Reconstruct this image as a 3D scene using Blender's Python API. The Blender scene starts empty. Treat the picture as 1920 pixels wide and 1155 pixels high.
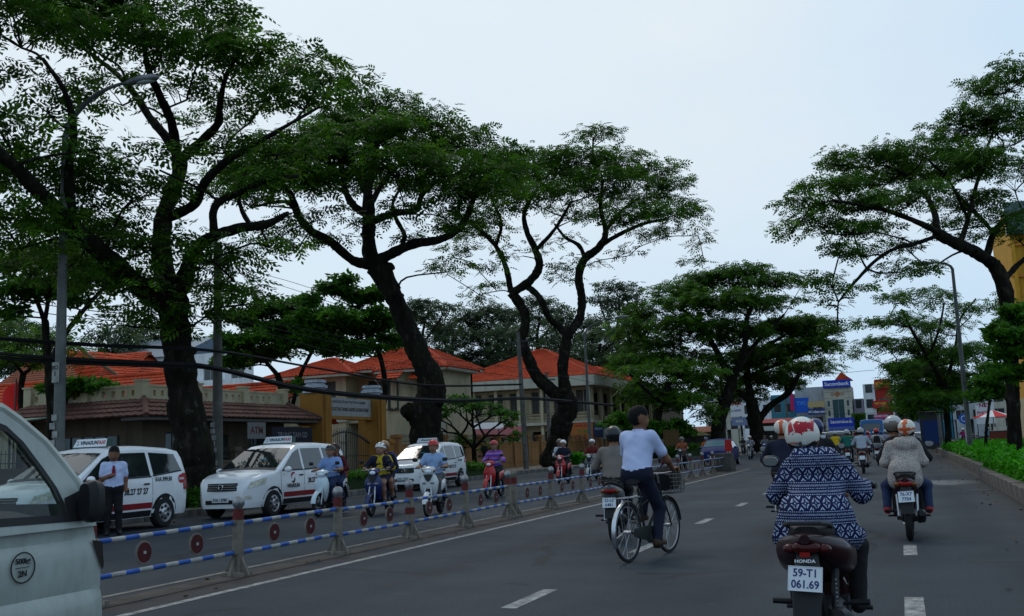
import bpy, bmesh, math, random
import numpy as np
from mathutils import Matrix, Vector

random.seed(7)
RNG = np.random.default_rng(11)
SC = bpy.context.scene
COL = SC.collection
R_ = math.radians

# ---------------------------------------------------------------- camera
FPX, CAMH = 1900.0, 1.37                 # focal length in photo pixels, eye height
ROADVP, ROLL = (1690.0, 813.0), 0.040    # where the kerbs meet, camera roll
_th = math.atan((math.sin(ROLL)*(ROADVP[0]-960)+math.cos(ROLL)*(ROADVP[1]-577.5))/FPX)
_u = np.array([-math.sin(ROLL)*math.cos(_th), math.cos(ROLL)*math.cos(_th), -math.sin(_th)])
_v = np.array([ROADVP[0]-960, -(ROADVP[1]-577.5), -FPX]); _v -= _u*(_u@_v); _v /= np.linalg.norm(_v)
CR = np.array([np.cross(_v, _u), _v, _u])
CPOS = np.array([0.0, 0.0, CAMH])
def ray(px, py): return CR@np.array([(px-960)/FPX, (577.5-py)/FPX, -1.0])
def G(px, py, z=0.0):
    d = ray(px, py); return CPOS+d*((z-CAMH)/d[2])
def AT(px, py, dep): return CPOS+dep*ray(px, py)
cam_data = bpy.data.cameras.new('camera'); cam_data.sensor_width = 36.0; cam_data.lens = FPX/1920*36
cam_data.clip_start = 0.05; cam_data.clip_end = 3000
cam = bpy.data.objects.new('camera', cam_data); COL.objects.link(cam)
cam.matrix_world = Matrix([list(CR[0])+[0], list(CR[1])+[0], list(CR[2])+[CAMH], [0, 0, 0, 1]])
SC.camera = cam

# ---------------------------------------------------------------- sky, sun, exposure
SUN_AZ, SUN_EL = R_(-38), R_(52)         # ahead and to the left, behind thin overcast
wd = bpy.data.worlds.new('World'); SC.world = wd; wd.use_nodes = True
nt = wd.node_tree; nt.nodes.clear()
wo = nt.nodes.new('ShaderNodeOutputWorld'); bg = nt.nodes.new('ShaderNodeBackground')
sky = nt.nodes.new('ShaderNodeTexSky'); sky.sky_type = 'NISHITA'; sky.sun_disc = False
sky.sun_elevation = SUN_EL; sky.sun_rotation = SUN_AZ
sky.air_density = 1.0; sky.dust_density = 3.5; sky.ozone_density = 1.2
tc = nt.nodes.new('ShaderNodeTexCoord'); mp = nt.nodes.new('ShaderNodeMapping'); mp.inputs['Scale'].default_value = (1, 1, 2.2)
nz = nt.nodes.new('ShaderNodeTexNoise'); nz.inputs['Scale'].default_value = 1.6; nz.inputs['Detail'].default_value = 5; nz.inputs['Roughness'].default_value = 0.5
rp = nt.nodes.new('ShaderNodeValToRGB')
rp.color_ramp.elements[0].position = 0.22; rp.color_ramp.elements[0].color = (5.3, 7.6, 10.0, 1)
rp.color_ramp.elements[1].position = 0.62; rp.color_ramp.elements[1].color = (8.3, 9.1, 9.5, 1)
mx = nt.nodes.new('ShaderNodeMix'); mx.data_type = 'RGBA'; mx.inputs['Factor'].default_value = 0.90
nt.links.new(tc.outputs['Generated'], mp.inputs['Vector']); nt.links.new(mp.outputs[0], nz.inputs['Vector'])
vd = nt.nodes.new('ShaderNodeVectorMath'); vd.operation = 'DOT_PRODUCT'; vd.inputs[1].default_value = (math.sin(SUN_AZ)*math.cos(SUN_EL), math.cos(SUN_AZ)*math.cos(SUN_EL), math.sin(SUN_EL))
nt.links.new(tc.outputs['Generated'], vd.inputs[0])
ma = nt.nodes.new('ShaderNodeMath'); ma.operation = 'MULTIPLY_ADD'; ma.inputs[1].default_value = 0.75; nt.links.new(vd.outputs['Value'], ma.inputs[0])      # thin cloud glows whiter towards the sun
mb_ = nt.nodes.new('ShaderNodeMath'); mb_.operation = 'MULTIPLY_ADD'; mb_.inputs[1].default_value = 0.55; mb_.inputs[2].default_value = -0.40; nt.links.new(nz.outputs['Fac'], mb_.inputs[0]); nt.links.new(mb_.outputs[0], ma.inputs[2])
nt.links.new(ma.outputs[0], rp.inputs[0]); nt.links.new(sky.outputs[0], mx.inputs['A']); nt.links.new(rp.outputs[0], mx.inputs['B'])
nt.links.new(mx.outputs['Result'], bg.inputs['Color']); bg.inputs['Strength'].default_value = 0.098
nt.links.new(bg.outputs[0], wo.inputs[0])
sl = bpy.data.lights.new('sun', 'SUN'); sl.energy = 0.5; sl.angle = R_(14); sl.color = (1.0, 0.95, 0.88)
so = bpy.data.objects.new('sun', sl); COL.objects.link(so)
_sd = Vector((math.sin(SUN_AZ)*math.cos(SUN_EL), math.cos(SUN_AZ)*math.cos(SUN_EL), math.sin(SUN_EL)))
so.rotation_euler = _sd.to_track_quat('Z', 'Y').to_euler(); so.location = (0, 0, 60)
SC.view_settings.view_transform = 'Standard'; SC.view_settings.look = 'None'
SC.view_settings.exposure = 0.0; SC.view_settings.gamma = 1.0
SC.cycles.max_bounces = 6; SC.cycles.transparent_max_bounces = 12
SC.cycles.diffuse_bounces = 3; SC.cycles.glossy_bounces = 3; SC.cycles.transmission_bounces = 4

# ---------------------------------------------------------------- materials
class NX:
    """a node socket with arithmetic"""
    def __init__(s, nt, sock): s.nt = nt; s.s = sock
    def _m(s, op, *a):
        n = s.nt.nodes.new('ShaderNodeMath'); n.operation = op
        for i, x in enumerate((s,)+a):
            if isinstance(x, NX): s.nt.links.new(x.s, n.inputs[i])
            else: n.inputs[i].default_value = x
        return NX(s.nt, n.outputs[0])
    def __add__(s, o): return s._m('ADD', o)
    def __sub__(s, o): return s._m('SUBTRACT', o)
    def __mul__(s, o): return s._m('MULTIPLY', o)
    def __truediv__(s, o): return s._m('DIVIDE', o)
    def abs(s): return s._m('ABSOLUTE')
    def fract(s): return s._m('FRACT')
    def floor(s): return s._m('FLOOR')
    def sin(s): return s._m('SINE')
    def gt(s, o): return s._m('GREATER_THAN', o)
    def lt(s, o): return s._m('LESS_THAN', o)
    def max(s, o): return s._m('MAXIMUM', o)
    def min(s, o): return s._m('MINIMUM', o)
def xyz(nt, kind='Object'):
    t = nt.nodes.new('ShaderNodeTexCoord'); sp = nt.nodes.new('ShaderNodeSeparateXYZ')
    nt.links.new(t.outputs[kind], sp.inputs[0]); return [NX(nt, o) for o in sp.outputs]
def noise(nt, scale, detail=4, rough=0.55, vec=None, coord='Object', stretch=None):
    n = nt.nodes.new('ShaderNodeTexNoise'); n.inputs['Scale'].default_value = scale
    n.inputs['Detail'].default_value = detail; n.inputs['Roughness'].default_value = rough
    if vec is None:
        t = nt.nodes.new('ShaderNodeTexCoord'); src = t.outputs[coord]
        if stretch:
            m = nt.nodes.new('ShaderNodeMapping'); m.inputs['Scale'].default_value = stretch
            nt.links.new(src, m.inputs['Vector']); src = m.outputs[0]
        nt.links.new(src, n.inputs['Vector'])
    else: nt.links.new(vec, n.inputs['Vector'])
    return NX(nt, n.outputs['Fac'])
def ramp(nt, fac, stops):
    r = nt.nodes.new('ShaderNodeValToRGB'); e = r.color_ramp.elements
    while len(e) < len(stops): e.new(0.5)
    for el, (p, c) in zip(e, stops): el.position = p; el.color = (*c, 1)
    nt.links.new(fac.s, r.inputs[0]); return r.outputs[0]
def mixc(nt, fac, a, b):
    m = nt.nodes.new('ShaderNodeMix'); m.data_type = 'RGBA'
    for k, x in (('Factor', fac), ('A', a), ('B', b)):
        if isinstance(x, NX): nt.links.new(x.s, m.inputs[k])
        elif isinstance(x, bpy.types.NodeSocket): nt.links.new(x, m.inputs[k])
        elif k == 'Factor': m.inputs[0].default_value = x
        else: m.inputs[k].default_value = (*x, 1)
    return m.outputs['Result']
def bump(nt, bs, h, strength=0.3, dist=0.01):
    b = nt.nodes.new('ShaderNodeBump'); b.inputs['Strength'].default_value = strength; b.inputs['Distance'].default_value = dist
    nt.links.new(h.s, b.inputs['Height']); nt.links.new(b.outputs[0], bs.inputs['Normal'])
MATS = {}
def mat(name, col=(.5, .5, .5), rough=0.6, metal=0.0, var=0.0, vscale=6.0, bmp=0.0, bscale=40.0, coat=0.0, spec=0.2, emit=None, build=None):
    if name in MATS: return MATS[name]
    m = bpy.data.materials.new(name); m.use_nodes = True; nt = m.node_tree
    bs = nt.nodes['Principled BSDF']; bs.inputs['Roughness'].default_value = rough; bs.inputs['Metallic'].default_value = metal
    bs.inputs['Base Color'].default_value = (*col, 1); bs.inputs['Coat Weight'].default_value = coat
    bs.inputs['Coat Roughness'].default_value = 0.06; bs.inputs['Specular IOR Level'].default_value = spec
    if emit: bs.inputs['Emission Color'].default_value = (*emit[:3], 1); bs.inputs['Emission Strength'].default_value = emit[3]
    if var:
        f = noise(nt, vscale); lo = tuple(max(0, c*(1-var)) for c in col); hi = tuple(min(1, c*(1+var)) for c in col)
        nt.links.new(ramp(nt, f, [(0.3, lo), (0.7, hi)]), bs.inputs['Base Color'])
    if bmp: bump(nt, bs, noise(nt, bscale, 3), bmp, 0.01)
    if build: build(nt, bs)
    MATS[name] = m; return m

# ---------------------------------------------------------------- mesh builder
class MB:
    def __init__(s): s.v = []; s.f = []; s.m = []; s.n = 0
    def add(s, v, f, m=0):
        v = np.asarray(v, float).reshape(-1, 3); s.v.append(v)
        for q in f: s.f.append(tuple(int(i)+s.n for i in q))
        s.m += list(m) if hasattr(m, '__len__') else [m]*len(f)
        s.n += len(v); return s
    def box(s, a, b, m=0):
        (x0, y0, z0), (x1, y1, z1) = a, b
        return s.add([(x0,y0,z0),(x1,y0,z0),(x1,y1,z0),(x0,y1,z0),(x0,y0,z1),(x1,y0,z1),(x1,y1,z1),(x0,y1,z1)],
                     [(0,3,2,1),(4,5,6,7),(0,1,5,4),(1,2,6,5),(2,3,7,6),(3,0,4,7)], m)
    def cbox(s, c, d, m=0, rot=None):
        h = np.array(d)/2.0; t = MB().box(-h, h); v = np.vstack(t.v)
        if rot is not None: v = v@np.asarray(rot).T
        return s.add(v+np.asarray(c), t.f, m)
    def grid(s, P, m=0, closed=False, flip=False):
        P = np.asarray(P, float); a, b = P.shape[:2]; f = []
        for i in range(a-1):
            for j in range(b if closed else b-1):
                k = (j+1) % b; q = (i*b+j, i*b+k, (i+1)*b+k, (i+1)*b+j); f.append(q[::-1] if flip else q)
        return s.add(P.reshape(-1, 3), f, m)
    def poly(s, pts, m=0): return s.add(pts, [tuple(range(len(pts)))], m)
    def prism(s, pts, off, m=0):
        p = np.asarray(pts, float); n = len(p); q = p+np.asarray(off)
        return s.add(np.vstack([p, q]), [tuple(range(n))[::-1], tuple(range(n, 2*n))]+[(i, (i+1) % n, n+(i+1) % n, n+i) for i in range(n)], m)
    def tube(s, pts, r, seg=8, m=0, cap=True, rgh=0.0):
        P = np.asarray(pts, float); n = len(P); r = np.full(n, r, float) if np.isscalar(r) else np.asarray(r, float)
        T = np.gradient(P, axis=0); T /= np.linalg.norm(T, axis=1)[:, None]+1e-9
        a = np.array([0, 0, 1.0]) if abs(T[0][2]) < 0.9 else np.array([1.0, 0, 0])
        N = np.cross(T[0], a); N /= np.linalg.norm(N); rings = []
        th = np.arange(seg)*2*math.pi/seg
        for i in range(n):
            N = N-T[i]*(N@T[i]); N /= np.linalg.norm(N)+1e-9; B = np.cross(T[i], N)
            rr = r[i]*(1+(rgh*RNG.normal(size=seg) if rgh else 0))
            rings.append(P[i]+(np.cos(th)*rr)[:, None]*N+(np.sin(th)*rr)[:, None]*B)
        s.grid(rings, m, closed=True)
        if cap:
            k = s.n-n*seg; s.f.append(tuple(k+j for j in range(seg))[::-1]); s.f.append(tuple(s.n-seg+j for j in range(seg))); s.m += [m, m]
        return s
    def lathe(s, prof, c=(0, 0, 0), seg=16, m=0, axis='z'):
        th = np.arange(seg)*2*math.pi/seg; rings = []
        for r, h in prof:
            a, b, hh = r*np.cos(th), r*np.sin(th), np.full(seg, h)
            rings.append(np.stack({'z': (a, b, hh), 'x': (hh, a, b), 'y': (b, hh, a)}[axis], 1)+np.asarray(c))
        return s.grid(rings, m, closed=True)
    def torus(s, c, R, r, axis='x', seg=28, ss=8, m=0):
        return s.lathe([(R+r*math.cos(t), r*math.sin(t)) for t in np.linspace(0, 2*math.pi, ss+1)], c, seg, m, axis)
    def ball(s, c, r, seg=12, rings=8, m=0, z0=-1.0, z1=1.0):
        r = np.full(3, r) if np.isscalar(r) else np.asarray(r, float)
        a0, a1 = math.asin(z0), math.asin(z1); t = MB().lathe([(math.cos(a), math.sin(a)) for a in np.linspace(a0, a1, rings+1)], seg=seg)
        return s.add(np.vstack(t.v)*r+np.asarray(c), t.f, m)
    def loft(s, secs, seg=16, m=0, cap=True, axis='y'):
        """secs: (y, cx, cz, half width, half height, exponent) superellipse rings"""
        th = np.arange(seg)*2*math.pi/seg; rings = []
        for y, cx, cz, hw, hh, e in secs:
            c, q = np.cos(th), np.sin(th); x = cx+hw*np.sign(c)*np.abs(c)**(2/e); z = cz+hh*np.sign(q)*np.abs(q)**(2/e)
            rings.append(np.stack((x, np.full(seg, y), z) if axis == 'y' else (x, z, np.full(seg, y)), 1))
        s.grid(rings, m, closed=True, flip=(axis == 'y')); k = s.n-len(secs)*seg
        if cap:
            s.f.append(tuple(k+j for j in range(seg))); s.f.append(tuple(s.n-seg+j for j in range(seg))[::-1]); s.m += [m, m]
        return s
    def xf(s, M):
        M = np.asarray(M); v = np.vstack(s.v); s.v = [v@M[:3, :3].T+M[:3, 3]]; return s
    def mesh(s, name, mats, smooth=True, angle=40):
        me = bpy.data.meshes.new(name); me.from_pydata(np.vstack(s.v).tolist(), [], s.f)
        for m in (mats if isinstance(mats, (list, tuple)) else [mats]): me.materials.append(m)
        me.polygons.foreach_set('material_index', s.m); me.polygons.foreach_set('use_smooth', [smooth]*len(s.f)); me.update()
        if smooth: me.set_sharp_from_angle(angle=R_(angle))
        return me
    def build(s, name, mats, parent=None, smooth=True, angle=40, loc=None, rz=None, bevel=0):
        return link(name, s.mesh(name, mats, smooth, angle), parent, loc, rz, bevel)
def link(name, me, parent=None, loc=None, rz=None, bevel=0):
    o = bpy.data.objects.new(name, me); COL.objects.link(o); o.parent = parent
    if loc is not None: o.location = tuple(map(float, loc))
    if rz is not None: o.rotation_euler = (0, 0, rz)
    if bevel:
        b = o.modifiers.new('bevel', 'BEVEL'); b.width = bevel; b.segments = 2; b.limit_method = 'ANGLE'; b.angle_limit = R_(40)
    return o
def tag(o, label=None, cat=None, group=None, kind=None):
    for k, v in (('label', label), ('category', cat), ('group', group), ('kind', kind)):
        if v: o[k] = v
    return o
def thing(name, label, cat, loc=(0, 0, 0), rz=0.0, group=None):
    o = link(name, None, None, loc, rz); o.empty_display_size = 0.2; return tag(o, label, cat, group)
def copy_tree(o, parent=None):
    c = o.copy(); COL.objects.link(c); c.parent = parent
    for ch in list(o.children): copy_tree(ch, c)
    return c
def rotz(a): c, s = math.cos(a), math.sin(a); return np.array([[c, -s, 0], [s, c, 0], [0, 0, 1.0]])
def rotx(a): c, s = math.cos(a), math.sin(a); return np.array([[1.0, 0, 0], [0, c, -s], [0, s, c]])
def roty(a): c, s = math.cos(a), math.sin(a); return np.array([[c, 0, s], [0, 1.0, 0], [-s, 0, c]])
def M4(R=np.eye(3), t=(0, 0, 0)): M = np.eye(4); M[:3, :3] = R; M[:3, 3] = t; return M
def spline(pts, n):
    """Catmull-Rom through rows of pts (any columns), n samples per span"""
    P = np.asarray(pts, float); Q = np.vstack([2*P[0]-P[1], P, 2*P[-1]-P[-2]]); out = []
    for i in range(1, len(Q)-2):
        for t in np.arange(n)/n:
            a, b, c, d = Q[i-1], Q[i], Q[i+1], Q[i+2]
            out.append(0.5*(2*b+(c-a)*t+(2*a-5*b+4*c-d)*t*t+(3*b-a-3*c+d)*t**3))
    return np.array(out+[P[-1]])
_tx = {}
def text_mesh(txt, size, mt, bold=0.0, ext=0.0015):
    cu = bpy.data.curves.new('lettering', 'FONT'); cu.body = txt; cu.size = size; cu.align_x = 'CENTER'; cu.align_y = 'CENTER'
    cu.extrude = ext; cu.offset = bold; cu.resolution_u = 3
    o = bpy.data.objects.new('lettering', cu); COL.objects.link(o)
    bpy.context.view_layer.update()
    me = bpy.data.meshes.new_from_object(o.evaluated_get(bpy.context.evaluated_depsgraph_get()))
    bpy.data.objects.remove(o); me.materials.clear(); me.materials.append(mt); return me
def text(name, txt, size, mt, parent, M, bold=0.0, sx=1.0, ext=0.0015):
    """flat lettering: local x along the words, y up, facing +z, placed by matrix M"""
    me = text_mesh(txt, size, mt, bold, ext); o = link(name, me, parent)
    o.matrix_local = Matrix([list(map(float, r)) for r in M])@Matrix.Diagonal((sx, 1, 1, 1)); return o
def face_M(origin, xdir, ydir):
    x = np.array(xdir, float); x /= np.linalg.norm(x); y = np.array(ydir, float); y -= x*(x@y); y /= np.linalg.norm(y)
    M = np.eye(4); M[:3, 0] = x; M[:3, 1] = y; M[:3, 2] = np.cross(x, y); M[:3, 3] = origin; return M
# ---------------------------------------------------------------- ground, road, pavements
def _asphalt(nt, bs):
    f1 = noise(nt, 0.35, 6, 0.6); f2 = noise(nt, 38, 4, 0.75); f3 = noise(nt, 1.2, 3, 0.5, stretch=(1.0, 0.06, 1)); f4 = noise(nt, 1.6, 5, .6)
    base = ramp(nt, f1*0.35+f3*0.4+f4*.25, [(0.30, (.015, .019, .025)), (0.5, (.028, .038, .050)), (0.72, (.049, .061, .076))])
    sp = ramp(nt, f2, [(0.3, (.006, .007, .008)), (0.5, (.026, .029, .034)), (0.74, (.085, .088, .095))])
    x, y, z = xyz(nt)
    c = mixc(nt, 0.5, base, sp)
    # tar-filled cracks
    vo = nt.nodes.new('ShaderNodeTexVoronoi'); vo.feature = 'DISTANCE_TO_EDGE'; vo.inputs['Scale'].default_value = 0.22
    t = nt.nodes.new('ShaderNodeTexCoord'); w = nt.nodes.new('ShaderNodeTexNoise'); w.inputs['Scale'].default_value = 1.3; w.inputs['Detail'].default_value = 4
    nt.links.new(t.outputs['Object'], w.inputs['Vector']); ad = nt.nodes.new('ShaderNodeMix'); ad.data_type = 'RGBA'; ad.inputs['Factor'].default_value = 0.35
    nt.links.new(t.outputs['Object'], ad.inputs['A']); nt.links.new(w.outputs['Color'], ad.inputs['B']); nt.links.new(ad.outputs['Result'], vo.inputs['Vector'])
    crack = NX(nt, vo.outputs['Distance']).lt(0.009)*noise(nt, 0.5, 2).gt(0.50)
    c = mixc(nt, crack*0.7, c, (.018, .018, .02))
    lane = ((x+1.7).abs()*-1.9+1.0).max(0.0).max(((x+5.1).abs()*-1.9+1.0).max(0.0)).max(((x-.95).abs()*-2.4+1.0).max(0.0))
    c = mixc(nt, lane*(noise(nt, .8, 5, .6, stretch=(1, .25, 1))*2.0-.6).max(0.0).min(.55), c, (.012, .014, .017))
    c = mixc(nt, (noise(nt, 1.1, 5, .65)*5.0-3.1).max(0.0).min(.5), c, (.060, .064, .068))
    # spilled cement and grit beside the right kerb
    gx = (x-1.0)/1.1; gy = (y-30.6)/2.0
    d = (gx*gx+gy*gy)+noise(nt, 2.2, 4)*1.3
    c = mixc(nt, (d*-1.0+1.55).max(0.0).min(0.75)*noise(nt, 5, 4).gt(0.40), c, (.22, .21, .20))
    # brown grit gathered along the median line and the kerbs
    e = ((x+7.25).abs()*-1.6+1.0).max(0.0)*noise(nt, 1.4, 4).gt(0.44)*0.55
    c = mixc(nt, e, c, (.070, .050, .038))
    e2 = ((x-1.95).abs()*-1.1+1.0).max(0.0)*noise(nt, 0.9, 5)*0.9
    c = mixc(nt, e2.min(1.0), c, (.058, .046, .036))
    nt.links.new(c, bs.inputs['Base Color'])
    nt.links.new((f1*-0.3+0.80).s, bs.inputs['Roughness'])
    bump(nt, bs, f2, 0.5, 0.006)
M_asph = mat('asphalt', rough=0.8, spec=0.10, build=_asphalt)
def _pave(nt, bs):
    br = nt.nodes.new('ShaderNodeTexBrick'); br.inputs['Scale'].default_value = 2.4; br.inputs['Mortar Size'].default_value = 0.012
    br.inputs['Color1'].default_value = (.13, .10, .08, 1); br.inputs['Color2'].default_value = (.16, .13, .105, 1); br.inputs['Mortar'].default_value = (.09, .08, .07, 1)
    t = nt.nodes.new('ShaderNodeTexCoord'); nt.links.new(t.outputs['Object'], br.inputs['Vector'])
    nt.links.new(mixc(nt, noise(nt, 0.8)*0.8, br.outputs['Color'], (.12, .10, .085)), bs.inputs['Base Color'])
M_pave = mat('pavement_tiles', rough=0.85, build=_pave)
M_conc = mat('kerb_concrete', (.13, .115, .10), 0.85, var=0.45, vscale=3.5, bmp=0.4, bscale=25)
M_concd = mat('dark_kerb', (.10, .095, .088), 0.85, var=0.5, vscale=3, bmp=0.4, bscale=25)
M_soil = mat('soil', (.055, .045, .03), 0.95, var=0.4, bmp=0.5)
M_line = mat('road_paint', (.50, .49, .46), 0.7, build=lambda nt, bs: nt.links.new(mixc(nt, (noise(nt, 9, 6, 0.75)*4.0-1.55).max(0.0).min(0.85), (.34, .335, .315), (.07, .07, .07)), bs.inputs['Base Color']))
M_line2 = mat('worn_road_paint', build=lambda nt, bs: nt.links.new(mixc(nt, (noise(nt, 5, 6, 0.7)*3.0-1.1).max(0.0).min(0.85), (.22, .20, .17), (.05, .048, .045)), bs.inputs['Base Color']))
M_far = mat('far_ground', (.09, .085, .075), 0.9, var=0.3, vscale=0.05)

tag(MB().poly([(-1600, -400, -.06), (1600, -400, -.06), (1600, 2600, -.06), (-1600, 2600, -.06)]).build('ground', M_far, smooth=False), kind='structure')
KL = [(-13.8, -30), (-16.4, 5), (-17.0, 18), (-17.1, 24), (-18.4, 38), (-19.7, 54), (-19.0, 66), (-16.8, 78), (-15.6, 90), (-15.0, 140), (-14.5, 190)]   # left kerb
def klx(y): return float(np.interp(y, [p[1] for p in KL], [p[0] for p in KL]))
rd = MB(); ys = np.r_[np.arange(-30, 190, 4), 190]
rd.grid([[(klx(y), y, 0), (-7.5, y, 0), (2.0, y, 0)] for y in ys])
road = tag(rd.build('road', M_asph, smooth=False), kind='structure')
sr = MB().poly([(8.6, -30, 0), (12.6, -30, 0), (14.5, 190, 0), (8.6, 190, 0)])
tag(sr.build('side_road', M_asph, smooth=False), kind='structure')
tag(MB().poly([(-120, 190, 0), (120, 190, 0), (120, 206, 0), (-120, 206, 0)]).build('cross_road', M_asph, smooth=False), kind='structure')
sw = MB(); sw.grid([[(-75, y, .16), (klx(y)-.22, y, .16)] for y in ys])
tag(sw.build('pavement_left', M_pave, smooth=False), kind='structure')
tag(MB().poly([(13.0, -30, .14), (60, -30, .14), (60, 190, .14), (15, 190, .14)]).build('pavement_right', M_pave, smooth=False), kind='structure')
tag(MB().box((2.28, -30, -.05), (8.3, 150, .2)).build('planting_bed_soil', M_soil, smooth=False), kind='structure')
# kerbs: each stone a piece of its own
def kerb(name, pts, w, h, step, mt, label=None, upto=70):
    root = tag(link(name, None), kind='structure'); P = np.array(pts, float)
    L = np.r_[0, np.cumsum(np.linalg.norm(np.diff(P, axis=0), axis=1))]; s = 0.0; far = MB(); cache = {}
    me = MB().box((-w/2, 0.006, -.08), (w/2, step-.006, h)).mesh('kerb_stone', mt, smooth=False)
    while s < L[-1]-step:
        a = np.array([np.interp(s, L, P[:, k]) for k in (0, 1)]); b = np.array([np.interp(s+step, L, P[:, k]) for k in (0, 1)])
        ang = math.atan2(-(b-a)[0], (b-a)[1])
        if 2 < a[1] < upto:
            o = link('kerb_stone', me, root, (a[0]+RNG.normal()*.006, a[1], RNG.normal()*.006), ang+RNG.normal()*.004, bevel=.015)
        else: far.add(np.vstack(MB().box((-w/2, 0, -.08), (w/2, step+.01, h)).v)@rotz(ang).T+[a[0], a[1], 0], [(0,3,2,1),(4,5,6,7),(0,1,5,4),(1,2,6,5),(2,3,7,6),(3,0,4,7)])
        s += step
    if far.n: tag(far.build('kerb_run', mt, root, smooth=False), kind='stuff')
kerb('kerb_right', [(2.12, 2), (2.12, 32.0), (2.35, 33.2), (2.35, 150)], .28, .30, 1.0, M_conc, upto=62)
kerb('kerb_left', [(x-.11, y) for x, y in KL], .22, .18, 1.0, M_concd, upto=62)
kerb('kerb_side_road', [(8.45, 10), (8.45, 150)], .2, .2, 1.5, M_concd, upto=3)
# paint
def stripe(name, x0, x1, y0, y1, mt=M_line, z=.004, n=1):
    ya = np.linspace(y0, y1, n+1); return MB().grid([[(x0, y, z), (x1, y, z)] for y in ya]).build(name, mt, road, smooth=False, )
for xc in (-3.32, -0.02):
    y = 3.9 if xc < -1 else 3.6
    for k in range(26):
        yy = (8.4+k*4.45 if xc < -1 else 8.35+k*4.3)-4.4
        if yy > 3: stripe('lane_dash', xc-.075, xc+.075, yy, yy+1.15)
stripe('edge_line', -6.86, -6.74, -20, 49)
stripe('edge_line', -8.02, -7.92, -20, 49, M_line2)
for k in range(26): stripe('lane_dash', -11.7, -11.6, 2+k*4.4, 3.0+k*4.4, M_line2)
stripe('median_strip', -7.72, -7.34, -20, 47.5, mat('median_concrete', (.070, .056, .046), .9, var=.4, vscale=2.5, bmp=.4), z=.006)
# ---------------------------------------------------------------- trees
def _bark(nt, bs):
    f = noise(nt, 5, 6, 0.65, stretch=(1, 1, .35)); g = noise(nt, 1.3, 4)
    c = ramp(nt, f, [(0.3, (.006, .005, .0045)), (0.55, (.017, .014, .0115)), (0.8, (.070, .058, .046))])
    nt.links.new(mixc(nt, (g*2.2-0.95).max(0.0).min(0.6), c, (.017, .022, .010)), bs.inputs['Base Color'])
    lich = noise(nt, 2.6, 5, .7).gt(.62)*noise(nt, 11, 3).gt(.45)
    nt.links.new(mixc(nt, lich*.5, bs.inputs['Base Color'].links[0].from_socket, (.075, .072, .062)), bs.inputs['Base Color'])
    bump(nt, bs, f, 1.0, 0.07)
M_bark = mat('bark', rough=0.95, spec=0.05, build=_bark)
def leaf_mat(name, dark, mid, light, trans=0.35, rough=0.5):
    m = bpy.data.materials.new(name); m.use_nodes = True; nt = m.node_tree; bs = nt.nodes['Principled BSDF']; out = nt.nodes['Material Output']
    a = nt.nodes.new('ShaderNodeAttribute'); a.attribute_name = 'tint'
    c = ramp(nt, NX(nt, a.outputs['Fac']), [(0.0, dark), (0.55, mid), (1.0, light)])
    nt.links.new(c, bs.inputs['Base Color']); bs.inputs['Roughness'].default_value = rough; bs.inputs['Specular IOR Level'].default_value = 0.10
    tr = nt.nodes.new('ShaderNodeBsdfTranslucent'); nt.links.new(c, tr.inputs['Color'])
    mx = nt.nodes.new('ShaderNodeMixShader'); mx.inputs[0].default_value = trans
    nt.links.new(bs.outputs[0], mx.inputs[1]); nt.links.new(tr.outputs[0], mx.inputs[2]); nt.links.new(mx.outputs[0], out.inputs['Surface'])
    return m
M_leafA = leaf_mat('feathery_leaves', (.016, .046, .005), (.042, .118, .009), (.125, .260, .015), .42)
M_leafB = leaf_mat('broad_leaves', (.024, .075, .008), (.048, .150, .012), (.090, .240, .018), .42)
M_leafC = leaf_mat('far_leaves', (.034, .058, .030), (.052, .088, .040), (.080, .130, .050), .45)  # paler, greyer greens: distance haze put into the leaf colour
M_leafD = leaf_mat('bed_leaves', (.020, .130, .003), (.042, .250, .005), (.080, .360, .010), .3)

def frond(pairs=4, L=.52, ll=.19, lw=.055, droop=.35):
    """a drooping compound leaf: pairs of rhombic leaflets along a stalk (x out, z up)"""
    V, Fc = [], []
    for k in range(pairs+1):
        t = .25+.75*k/pairs; x = L*t; z = -droop*L*t*t
        for sgn in ((-1, 1) if k < pairs else (0,)):
            a = sgn*R_(62-22*k/pairs); d = np.array([math.cos(a), math.sin(a), -.35]); n = np.array([-math.sin(a), math.cos(a), 0]); o = np.array([x, 0, z]); i = len(V)
            l = ll*(1.0 if k < pairs else 1.2)*(.75+.5*math.sin(math.pi*t))
            V += [o, o+d*l*.45+n*lw, o+d*l, o+d*l*.45-n*lw]; Fc.append((i, i+1, i+2, i+3))
    return np.array(V), np.array(Fc)
def rosette(n=6, ll=.26, lw=.075, droop=.25):
    V, Fc = [], []
    for k in range(n):
        a = 2*math.pi*k/n+.3*(k % 2); e = (.15, -droop, .5)[k % 3]; d = np.array([math.cos(a), math.sin(a), e]); nn = np.array([-math.sin(a), math.cos(a), .25*(-1)**k]); i = len(V)
        V += [d*.03, d*ll*.5+nn*lw, d*ll-[0, 0, .03], d*ll*.5-nn*lw]; Fc.append((i, i+1, i+2, i+3))
    return np.array(V), np.array(Fc)
FROND, FROND_S, ROS = frond(3, .44, .17, .044), frond(3, .56, .24, .066), rosette()
TWIG = frond(2, .75, .42, .13, .25)
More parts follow.
